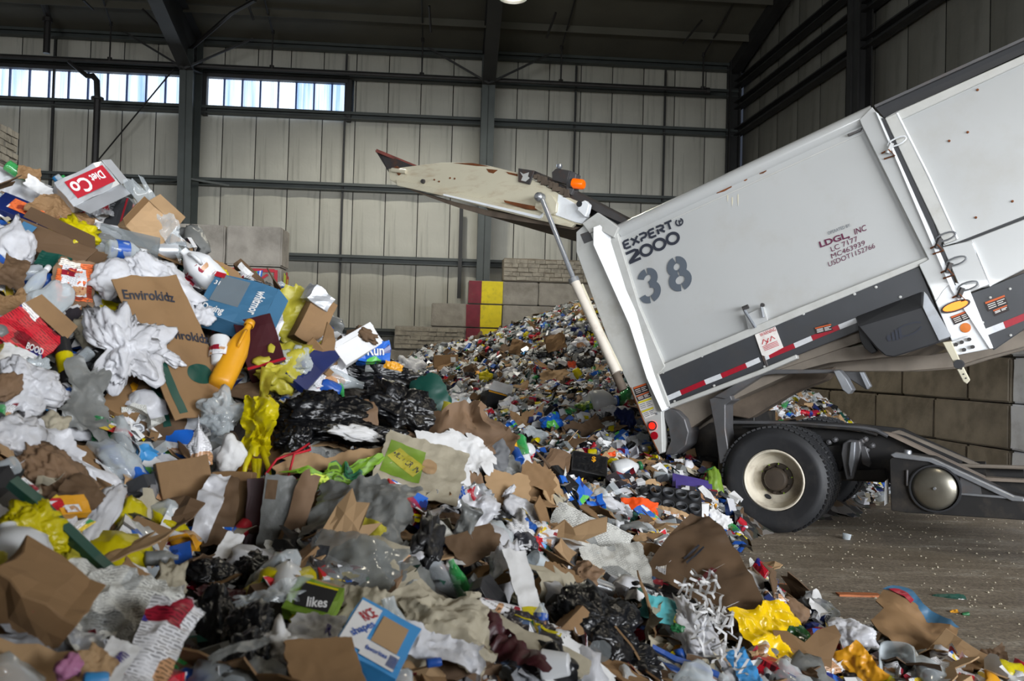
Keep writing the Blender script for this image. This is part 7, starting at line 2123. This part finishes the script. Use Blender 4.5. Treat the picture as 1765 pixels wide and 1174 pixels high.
H('brown_leaf_card', 'curved dark brown card in front of the white jug', 'cardboard', 'curved dark card', 1036, 908, 70, 24, S('dark brown card', .04, 2, thick=.005), rot=-20, off=.16, **Fk)
for i, (u, v, rot, c) in enumerate(((1196, 842, -12, 'purple'), (1206, 852, -8, 'dark magazine'), (1190, 834, -18, 'purple'))):
    H('magazine', ['purple magazine on top of the pile by the wheel', 'dark magazine at the bottom of the pile by the wheel', 'purple magazine fanned out behind the pile by the wheel'][i], 'magazine', 'purple magazines', u, v, 62, 22, X(c if c != 'dark magazine' else 'dark magazine', .012, .002), rot=rot, off=.14 + .02 * (2 - i), group='magazines by the wheel', **Fk)
H('yellow_tray', 'amber yellow plastic tray beside the magazines', 'tray', 'amber tray', 1216, 866, 40, 16, S('amber yellow', .05, 2, thick=.006), rot=-8, off=.16, **Fk)
H('lime_net', 'lime green net sack against the wheel', 'net', 'lime net', 1230, 838, 30, 66, B('lime', .5, .2, 2.4), off=.10, **Fk)
H('liquor_box', 'black bottle box with gold emblem', 'carton', 'black and gold box', 1014, 806, 62, 34, X('dark', .14, .004, faces=((0, .0, .9, .8, 'black film', 'panel'),), text=(('$', .1, .2, .12, .3, 'amber yellow', 0),)), rot=-12, yaw=10, off=.20, **Fk)
H('black_clear_bag', 'crumpled black foil bag beside the far litter', 'bin bag', 'black foil bag', 904, 772, 42, 42, B('black film', .5, .3, 3), off=.16, **Fk)
H('plastic_sack', 'clear sack of white scraps beside the black foil bag', 'plastic bag', 'clear sack of scraps', 924, 758, 60, 40, B('clear', .5, .24, 2.6), rot=-20, off=.20, **Fk)
H('white_blue_box', 'blue and white paper bundle on the far heap', 'packaging', 'blue and white bundle', 952, 728, 44, 30, B('blue printed', .6, .2, 2.2), off=.22, **Fk)
H('open_black_carton', 'open black and white carton standing on the far heap', 'carton', 'open black and white carton', 852, 700, 40, 42, X('dark', .25, .004, faces=((.0, .44, 1, .06, 'amber yellow', 'gold_line'),), flaps=(('r', .6, 40, 'white paper'), ('t', .4, 30, 'white paper'))), rot=-8, yaw=30, off=.22, **Fk)
H('shipping_box', 'small brown shipping box with a white label below the painted stripes', 'cardboard box', 'labelled shipping box', 768, 626, 42, 22, X('brown card', .3, .005, faces=((.28, .1, .2, .4, 'white paper', 'white_label'),)), rot=4, yaw=10, off=.20, **Fk)
H('yellow_toy', 'yellow plastic ring piece on the far heap', 'plastic piece', 'yellow ring piece', 838, 650, 24, 20, B('yellow film', .4, .3, 2.4), off=.20, **Fk)
H('yellow_bottle', 'yellow bottle near the raised rear of the truck', 'bottle', 'yellow bottle', 998, 648, 26, 14, V_('yellow film', jug_prof, cap='yellow film'), rot=-60, off=.24, **Fk)
H('yellow_rag', 'small yellow bag at the top of the far heap', 'plastic bag', 'small yellow bag on top', 908, 578, 14, 14, B('yellow film', .5, .3, 2.4), off=.16, **Fk)
for i, (u, v, w, h, rot, c, lb) in enumerate(((896, 602, 34, 26, -20, 'brown card', 'crushed brown box at the top of the far heap'), (958, 592, 34, 26, 14, 'brown card', 'brown box half way up the far heap beside the ram'), (957, 650, 46, 22, -6, 'tan card', 'flat light brown card on the far heap'),
                                             (1004, 542, 22, 14, 20, 'brown card', 'brown box at the peak of the far heap'), (918, 642, 18, 20, -30, 'brown paper', 'small rounded brown card on the far heap'), (812, 640, 20, 18, 30, 'dark brown card', 'dark brown card near the shipping box'),
                                             (905, 730, 34, 40, 10, 'brown card', 'brown cardboard behind the wrapping arch'), (1010, 745, 60, 44, 24, 'dark brown card', 'brown cardboard sheet in the shade of the truck'), (958, 810, 40, 50, -30, 'brown paper', 'brown bag beside the black and gold box'),
                                             (1025, 850, 34, 26, -40, 'tan card', 'tan card above the small yellow card'), (1100, 800, 60, 20, -14, 'brown card', 'brown cardboard strip under the truck tail'), (1050, 790, 24, 12, 20, 'orange', 'small orange card above the black and gold box'),
                                             (988, 628, 20, 10, -6, 'orange', 'orange card on the far heap near the ram'), (1075, 836, 50, 26, 34, 'dark magazine', 'long printed snack carton on the far skirt'))):
    H('cardboard_piece' if 'card' in c or 'paper' in c else 'card_piece', lb, 'cardboard' if 'carton' not in lb else 'carton', lb[:34], u, v, w, h, (X(c, .16, .02) if 'box' in lb or 'carton' in lb else S(c, .06, 2, thick=.006, jag=.2)), rot=rot, off=.18, **Fk)
for i, (u, v, w, h, rot, m_, pr, cap, lb) in enumerate((
        (1075, 688, 42, 24, 62, 'clear green', bottle_prof, 'green', 'green bottle close to the hydraulic ram foot'), (1040, 694, 46, 34, 20, 'white plastic', jug_prof, 'blue', 'large white jug under the ram foot'), (1078, 760, 28, 13, 78, 'blue', bottle_prof, 'blue', 'upright blue bottle under the truck tail'),
        (1115, 768, 34, 12, 4, 'blue', bottle_prof, 'blue', 'blue bottle lying under the tail lights'), (1120, 806, 36, 13, -8, 'blue', bottle_prof, 'red', 'blue bottle lying above the clear bottles'), (1144, 822, 36, 16, -10, 'clear', bottle_prof, 'white plastic', 'clear bottle lying right of the white torn jug'),
        (1068, 842, 40, 22, 34, 'clear', bottle_prof, 'white plastic', 'large clear bottle beside the printed snack carton'), (1100, 838, 34, 14, 30, 'clear green', bottle_prof, 'green', 'green bottle between the clear bottle and printed can'), (1125, 836, 26, 16, -20, 'tan card', can_prof, None, 'tan can beside the green bottle'),
        (1080, 808, 46, 30, 24, 'white plastic', jug_prof, 'green', 'torn white jug above the bottles'), (1030, 858, 34, 18, 0, 'clear green', bottle_prof, 'green', 'pale green bottle by the tan card'), (1005, 862, 26, 12, -40, 'blue', can_prof, None, 'blue can left of the pale green bottle'),
        (1028, 876, 34, 18, 20, 'white plastic', cup_prof, None, 'white cup cluster right of the small yellow card'), (1021, 783, 16, 18, 0, 'yellow film', can_prof, None, 'yellow can above the black and gold box'), (990, 752, 26, 14, -40, 'white plastic', can_prof, 'yellow film', 'yellow and white tube on the far skirt'),
        (1160, 858, 20, 10, 50, 'sky blue', can_prof, None, 'light blue can next to the plant tray'), (1058, 880, 30, 12, 10, 'clear green', bottle_prof, 'blue', 'green bottle left of the orange card'), (1012, 890, 30, 13, -10, 'clear', bottle_prof, None, 'clear bottle below the small yellow card'))):
    H('bottle' if pr in (bottle_prof,) else ('jug' if pr is jug_prof else 'can'), lb, 'bottle' if pr is bottle_prof else ('jug' if pr is jug_prof else ('cup' if pr is cup_prof else 'can')), lb[:40], u, v, w, h, V_(m_, pr, cap=cap, crush=.04), rot=rot, off=.14, **Fk)
for (u, v, w, h, m_, lb, nm) in ((970, 690, 30, 18, 'flyer', 'colour flyer bundle on the far heap', 'flyer'), (1060, 712, 60, 24, 'white film', 'white torn bag hanging from the truck tail', 'plastic_bag'), (1012, 700, 50, 14, 'green printed', 'green and grey printed carton on the far heap', 'carton'),
                                 (935, 612, 26, 14, 'black film', 'small black bag on the far heap near the ram', 'bin_bag'), (1000, 590, 30, 20, 'white printed', 'white printed bag behind the ram', 'plastic_bag'), (1010, 625, 36, 26, 'dark', 'dark bundle behind the ram', 'bundle'),
                                 (880, 640, 34, 16, 'white film', 'white ribbon of film on the far heap', 'plastic_film'), (792, 690, 44, 22, 'white film', 'white film spread left of the black and white carton', 'plastic_film'), (818, 700, 24, 24, 'white paper', 'white carton next to the black and white carton', 'carton'),
                                 (1190, 760, 70, 40, 'dark blue', 'dark blue bag in the shade below the truck tail', 'plastic_bag'), (1080, 730, 44, 60, 'dark blue', 'dark blue film in the shade beside the tail', 'plastic_film'), (1215, 800, 50, 30, 'dark', 'dark bundle behind the wheel', 'bundle')):
    H(nm, lb, nm.replace('_', ' '), lb[:36], u, v, w, h, B(m_, .6, .24, 2.8, floppy=.3), off=.16, **Fk)

# ------------------------------------------------------------------ on the floor
H('wooden_stick', 'orange brown wooden stick on the floor by the large cardboard', 'stick', 'wooden stick by the cardboard', 1340, 1008, 58, 5, X('wood', .012, .001), rot=2, off=.01, k=1, floor=True)
H('wooden_stick', 'longer split wooden stick on the open floor', 'stick', 'longer wooden stick', 1480, 1026, 68, 8, X('wood', .02, .002), rot=3, off=.015, k=1, floor=True)
H('green_packet', 'green and white triangular packet on the open floor', 'packet', 'green triangular packet', 1636, 1030, 52, 14, S('dark green', .05, 2, thick=.006, fold=(0, .1, -.2), extra=ex_stripes((.4, -.2, .3, .4, 'white paper'))), rot=-16, off=.03, k=.5, floor=True)
H('plastic_cup', 'small clear cup standing alone on the floor before the wheel', 'cup', 'lone clear cup', 1459, 928, 16, 15, V_('clear', cup_prof), rot=80, off=.05, k=.0, floor=True)
H('plastic_closure', 'small green cap on the floor beside a yellow scrap', 'cap', 'green cap', 1664, 1059, 12, 6, V_('green', can_prof), off=.015, k=.5, floor=True)
H('yellow_scrap', 'tiny yellow and brown scrap beside the green cap', 'scrap', 'tiny scrap', 1645, 1055, 14, 6, S('amber yellow', .1, 2), off=.012, k=.8, floor=True)
H('crumpled_bag', 'crumpled brown paper bag on the floor behind the truck wheel', 'paper bag', 'brown bag behind the wheel', 1506, 846, 34, 26, B('brown paper', .6, .3, 2.6), depth=11.6)
H('orange_packet', 'orange and white packets on the floor beyond the chassis', 'packet', 'orange packets', 1488, 862, 46, 16, B('orange printed', .5, .3, 2.6), depth=10.9)
H('orange_packet', 'crumpled orange wrapper on the floor close to the wheel', 'wrapper', 'orange wrapper', 1452, 860, 26, 14, B('orange printed', .5, .3, 2.6), depth=10.7)
H('white_paper', 'white paper on the floor close behind the wheel', 'paper', 'white paper by the wheel', 1444, 868, 30, 10, B('white paper', .5, .3, 3), depth=10.3)
H('green_cloth', 'green and white cloth on the floor beyond the chassis', 'cloth', 'green cloth', 1474, 850, 24, 12, B('green', .5, .3, 3), depth=11.4)
H('tan_bundle', 'tan paper bundle on the floor beyond the chassis', 'paper', 'tan bundle', 1470, 842, 24, 20, B('tan card', .5, .3, 3), depth=12.0)

# ------------------------------------------------------------------ smaller loose pieces, every one an object
def place_free(me, p, n, rnd_, scale, sink=0.0):
    x = Vector((rnd_.uniform(-1, 1), rnd_.uniform(-1, 1), rnd_.uniform(-1, 1)))
    tilt = n + Vector((rnd_.gauss(0, .45), rnd_.gauss(0, .45), rnd_.gauss(0, .45)))
    z = tilt.normalized()
    x = (x - z * x.dot(z)).normalized(); y = z.cross(x)
    m3 = Matrix((x, y, z)).transposed()
    return Matrix.Translation(p + n * sink) @ m3.to_4x4() @ Matrix.Scale(scale, 4)

KINDS = {}
def kindset(key, name, cat, gens, cols):
    """gens: list of functions(material) -> mesh; cols: list of (material, word)"""
    KINDS[key] = (name, cat, [(g(M[c]), w) for c, w in cols for g in gens])
rs = random.Random(21)
def sheet_gen(name, w, h, amp, thick, n=9, jag=.18, rnd=0, curl=0, smooth=True, sd=1):
    return lambda m: Sheet(w, h, amp, 3.0, curl, .6, sd, jag).mesh(name, m, n, thick, rnd, smooth)
kindset('card', 'cardboard_scrap', 'cardboard', [sheet_gen('cardboard_scrap', .30, .20, .014, .006, 7, .25, sd=1.3, smooth=False), sheet_gen('cardboard_scrap', .22, .20, .02, .005, 7, .2, curl=.8, sd=2.6, smooth=False), sheet_gen('cardboard_scrap', .36, .12, .014, .006, 8, .3, curl=.4, sd=5.1, smooth=False)],
        [('brown card', 'brown'), ('dark brown card', 'dark brown'), ('tan card', 'tan')])
kindset('paper', 'paper_scrap', 'paper', [sheet_gen('paper_scrap', .24, .18, .03, .001, 10, .2, sd=1.1), sheet_gen('paper_scrap', .20, .14, .04, .001, 10, .25, curl=1.2, sd=3.3)], [('white paper', 'white'), ('newsprint', 'grey printed'), ('flyer', 'colour printed'), ('white printed', 'white and red printed'), ('cream paper', 'cream')])
kindset('film', 'plastic_film', 'plastic film', [lambda m: bag_mesh('plastic_film', .26, .18, .10, m, 3.3, 3, .22, 2.6, None, .3), lambda m: bag_mesh('plastic_film', .22, .20, .12, m, 6.1, 3, .20, 2.2, None, .25)],
        [('white film', 'white'), ('white film', 'white'), ('grey film', 'grey'), ('clear', 'clear'), ('black film', 'black'), ('grey film', 'grey'), ('clear', 'clear'), ('white film', 'white'), ('yellow film', 'yellow')])
kindset('bottle', 'bottle', 'bottle', [lambda m: (lambda vf: mesh_of('bottle', *vf, m, True))(revolve(bottle_prof(.21, .033), 10, .06, 1.0)), lambda m: (lambda vf: mesh_of('bottle', *vf, m, True))(revolve(bottle_prof(.26, .042), 10, .12, 4.0))], [('clear', 'clear'), ('clear', 'clear'), ('clear green', 'green'), ('white plastic', 'white'), ('clear', 'clear'), ('blue', 'blue')])
kindset('can', 'can', 'can', [lambda m: (lambda vf: mesh_of('can', *vf, m, True))(revolve(can_prof(.12, .033), 10, .06, 2.0)), lambda m: (lambda vf: mesh_of('can', *vf, m, True))(revolve(can_prof(.10, .036), 10, .22, 3.0))], [('silver', 'silver'), ('silver', 'silver'), ('foil grey', 'grey'), ('red', 'red'), ('blue', 'blue'), ('foil grey', 'grey'), ('white plastic', 'white')])
kindset('carton', 'carton', 'carton', [lambda m: box_mesh('carton', .20, .13, .05, m, 1, .008, 1), lambda m: box_mesh('carton', .16, .11, .07, m, 2, .012, 1)], [('flyer', 'colour printed'), ('red printed', 'red'), ('blue printed', 'blue'), ('white printed', 'white printed'), ('brown card', 'brown'), ('white paper', 'white'), ('dark', 'black'), ('dark brown card', 'dark brown'), ('tan card', 'tan')])
kindset('wrapper', 'wrapper', 'wrapper', [lambda m: bag_mesh('wrapper', .14, .10, .05, m, 2.3, 2, .34, 3.2, None, .5), sheet_gen('wrapper', .16, .12, .03, .001, 8, .2, sd=7.7)], [('flyer', 'colour printed'), ('foil grey', 'silver'), ('white printed', 'white printed'), ('dark', 'black'), ('white film', 'white'), ('amber yellow', 'yellow'), ('sky blue', 'light blue'), ('dark magazine', 'dark printed'), ('grey film', 'grey')])
kindset('cup', 'cup', 'cup', [lambda m: (lambda vf: mesh_of('cup', *vf, m, True))(revolve(cup_prof(.12, .045), 12, .06, 2.0))], [('white plastic', 'white'), ('clear', 'clear'), ('clear', 'clear'), ('white printed', 'printed')])

used_labels = set()
REL = ('above', 'below', 'beside')
def near_label(desc, u, v, far):
    hs = sorted((h for h in HEROES if h[3] == far), key=lambda h: (h[0] - u) ** 2 + (h[1] - v) ** 2)[:9]
    for i, h in enumerate(hs):
        du, dv = u - h[0], v - h[1]
        rel = 'above' if dv < -abs(du) * .7 else 'below' if dv > abs(du) * .7 else ('left of' if du < 0 else 'right of')
        L_ = f'{desc} {rel} the {h[2]}'
        if L_ not in used_labels and len(L_.split()) <= 15:
            used_labels.add(L_)
            return L_
    for i in range(1, 5):
        for j in range(i):
            L_ = f'{desc} between the {hs[j][2]} and the {hs[i][2]}'
            if L_ not in used_labels and len(L_.split()) <= 16:
                used_labels.add(L_)
                return L_
    return None

def covered(u, v, far, k=.42):
    for (a, b, w, h, r_, f_) in HBOX:
        if f_ != far or w * h < 900: continue
        du, dv = u - a, v - b
        x = du * math.cos(r_) - dv * math.sin(r_); y = du * math.sin(r_) + dv * math.cos(r_)
        if abs(x) < w * k and abs(y) < h * k: return True
    return False

def visible(p, far, eye=None):
    eye = eye or EYE
    d = p - eye
    L = d.length; d.normalize()
    a = nbvh.ray_cast(eye, d, L - .12)
    if a[0] is not None: return False
    b = fbvh.ray_cast(eye, d, L - (.2 if far else .12))
    return b[0] is None

def scatter(far, counts, bounds, seed_, sizes, groupword, zmax=60):
    r = random.Random(seed_)
    bvh, f = (fbvh, ff) if far else (nbvh, nf)
    done = {k: 0 for k in counts}
    order = [k for k, c in counts.items() for _ in range(c)]
    r.shuffle(order)
    x0, x1, y0, y1 = bounds
    for key in order:
        name, cat, pool = KINDS[key]
        for _ in range(60):
            x, y = r.uniform(x0, x1), r.uniform(y0, y1)
            hit = bvh.ray_cast(Vector((x, y, 12)), Vector((0, 0, -1)))
            if hit[0] is None or hit[0].z < .005: continue
            p = hit[0]
            u, v = pix(p)
            if not (-90 < u < 1830 and 200 < v < 1250): continue
            if p.y < 1.6 or not visible(p + Vector((0, 0, .03)), far) or covered(u, v, far): continue
            if far and 2.2 < p.x < 4.6 and p.y < 10.4: continue
            break
        else:
            continue
        me, word = pool[r.randrange(len(pool))]
        n = slope_n(f, p)
        sc = r.uniform(*sizes)
        o = bpy.data.objects.new(name, me)
        o.matrix_world = place_free(me, p, n, r, sc, .03 + .05 * r.random())
        col.objects.link(o)
        desc = {'film': f'crumpled {word} plastic film', 'card': f'torn {word} cardboard', 'paper': f'{word} paper scrap', 'bottle': f'{word} bottle', 'can': f'crushed {word} can', 'carton': f'flattened {word} carton', 'wrapper': f'crumpled {word} wrapper', 'cup': f'{word} cup'}[key]
        lb = None
        px_size = .2 * sc * FPX / p.y
        if px_size > 11:
            lb = near_label(desc, u, v, far)
        if lb is None:
            lb = f'small {desc} among the rubbish of the {groupword}'
        tag(o, lb, cat, f'{desc} pieces of the {groupword}')
near_counts = dict(card=130, paper=170, film=150, bottle=70, can=50, carton=110, wrapper=150, cup=35)
scatter(False, near_counts, (-6.5, 4.8, 1.6, 7.4), 5, (.75, 1.35), 'near heap')
far_counts = dict(card=165, paper=125, film=145, bottle=225, can=245, carton=185, wrapper=145, cup=230)
scatter(True, far_counts, (-5, 5.8, 7.0, 21.5), 9, (.7, 1.25), 'far heap')

# ------------------------------------------------------------------ countless tiny scraps between them
def scraps(name, far, bounds, n, smin, smax, seed_, label, mats):
    r = random.Random(seed_)
    bvh, f = (fbvh, ff) if far else (nbvh, nf)
    x0, x1, y0, y1 = bounds
    V, F, MI = [], [], []
    c = 0
    tries = 0
    while c < n and tries < n * 8:
        tries += 1
        x, y = r.uniform(x0, x1), r.uniform(y0, y1)
        hit = bvh.ray_cast(Vector((x, y, 12)), Vector((0, 0, -1)))
        if hit[0] is None or hit[0].z < .0: continue
        p = hit[0]
        if visible(p + Vector((0, 0, .04)), far):
            if covered(*pix(p), far, .38): continue
        elif r.random() > .5 or not (visible(p + Vector((0, 0, .04)), far, EYE + Vector((1.8, 0, .3))) or visible(p + Vector((0, 0, .04)), far, EYE + Vector((-1.8, 0, .5)))): continue
        if far and 2.2 < p.x < 4.6 and p.y < 10.4: continue
        nn = (hit[1] + Vector((r.gauss(0, .6), r.gauss(0, .6), r.gauss(0, .6)))).normalized()
        xx = Vector((r.uniform(-1, 1), r.uniform(-1, 1), r.uniform(-1, 1)))
        xx = (xx - nn * xx.dot(nn)).normalized(); yy = nn.cross(xx)
        s = smin + (smax - smin) * r.random() ** 2
        a, b = s * r.uniform(.6, 1.2), s * r.uniform(.35, 1)
        p = p + hit[1] * (.02 + .05 * r.random())
        k = len(V)
        t = r.random()
        if t < .6:       # folded crumpled scrap
            h = s * r.uniform(.1, .45)
            pts = [(-a, -b, 0), (0, -b * r.uniform(.6, 1.2), h), (a, -b, r.uniform(-h, h)), (-a * r.uniform(.7, 1.1), b * r.uniform(.5, 1), r.uniform(-h, h)), (r.uniform(-.3, .3) * a, b, h * .8), (a * r.uniform(.6, 1.1), b * r.uniform(.6, 1), 0)]
            V += [p + xx * q[0] * .5 + yy * q[1] * .5 + nn * q[2] * .5 for q in pts]
            F += [(k, k + 1, k + 4, k + 3), (k + 1, k + 2, k + 5, k + 4)]
            MI += [r.randrange(len(mats))] * 2
        else:            # small crushed lump
            h = s * .4
            pts = [(-a, -b, -h), (a, -b, -h), (a, b, -h), (-a, b, -h), (-a * .8, -b * .8, h), (a * .9, -b * .7, h * .7), (a * .7, b * .9, h), (-a * .9, b * .8, h * .8)]
            V += [p + xx * q[0] * .5 + yy * q[1] * .5 + nn * q[2] * .5 for q in pts]
            F += [(k + 4, k + 5, k + 6, k + 7), (k, k + 1, k + 5, k + 4), (k + 1, k + 2, k + 6, k + 5), (k + 2, k + 3, k + 7, k + 6), (k + 3, k, k + 4, k + 7)]
            MI += [r.randrange(len(mats))] * 5
        c += 1
    me = mesh_of(name, V, F, None)
    for m_ in mats: me.materials.append(M[m_])
    me.polygons.foreach_set('material_index', MI)
    o = obj(name, me)
    tag(o, label, 'litter', kind='stuff')
    return o
pal = ['white paper', 'white film', 'white plastic', 'white paper', 'brown card', 'dark brown card', 'dark', 'charcoal', 'grey film', 'cream paper', 'blue', 'white printed', 'dark blue', 'brown paper', 'clear grey', 'foil grey', 'white plastic', 'white paper', 'grey film', 'white film', 'dark', 'charcoal', 'clear', 'yellow film', 'tan card', 'white film', 'black film', 'dark green', 'dark', 'dark brown card', 'clear', 'white paper']
pal_near = pal + ['dark brown card', 'dark', 'brown paper', 'cream paper', 'grey film', 'black film', 'dark']
scraps('litter_scraps', False, (-6.5, 4.8, 1.5, 8.6), 10000, .04, .15, 1, 'countless small paper and plastic scraps filling the near heap', pal_near)
scraps('litter_scraps', True, (-5.5, 6.0, 6.8, 21.8), 29000, .05, .20, 2, 'countless small scraps bottles and papers covering the far heap', pal)
# crumbs trodden into the floor
r = random.Random(8)
V, F = [], []
for i in range(1500):
    x, y = r.uniform(1.2, 6.2), r.uniform(4.0, 11)
    s = r.uniform(.004, .014)
    k = len(V)
    a = r.uniform(0, 3)
    V += [(x + s * math.cos(a + j * 1.57), y + s * math.sin(a + j * 1.57), .002) for j in range(4)] + [(x, y, s)]
    F += [(k + j, k + (j + 1) % 4, k + 4) for j in range(4)]
o = obj('floor_crumbs', mesh_of('floor_crumbs', V, F, M['cream paper']))
tag(o, 'pale crumbs of glass and paper trodden into the tipping floor', 'crumbs', kind='stuff')
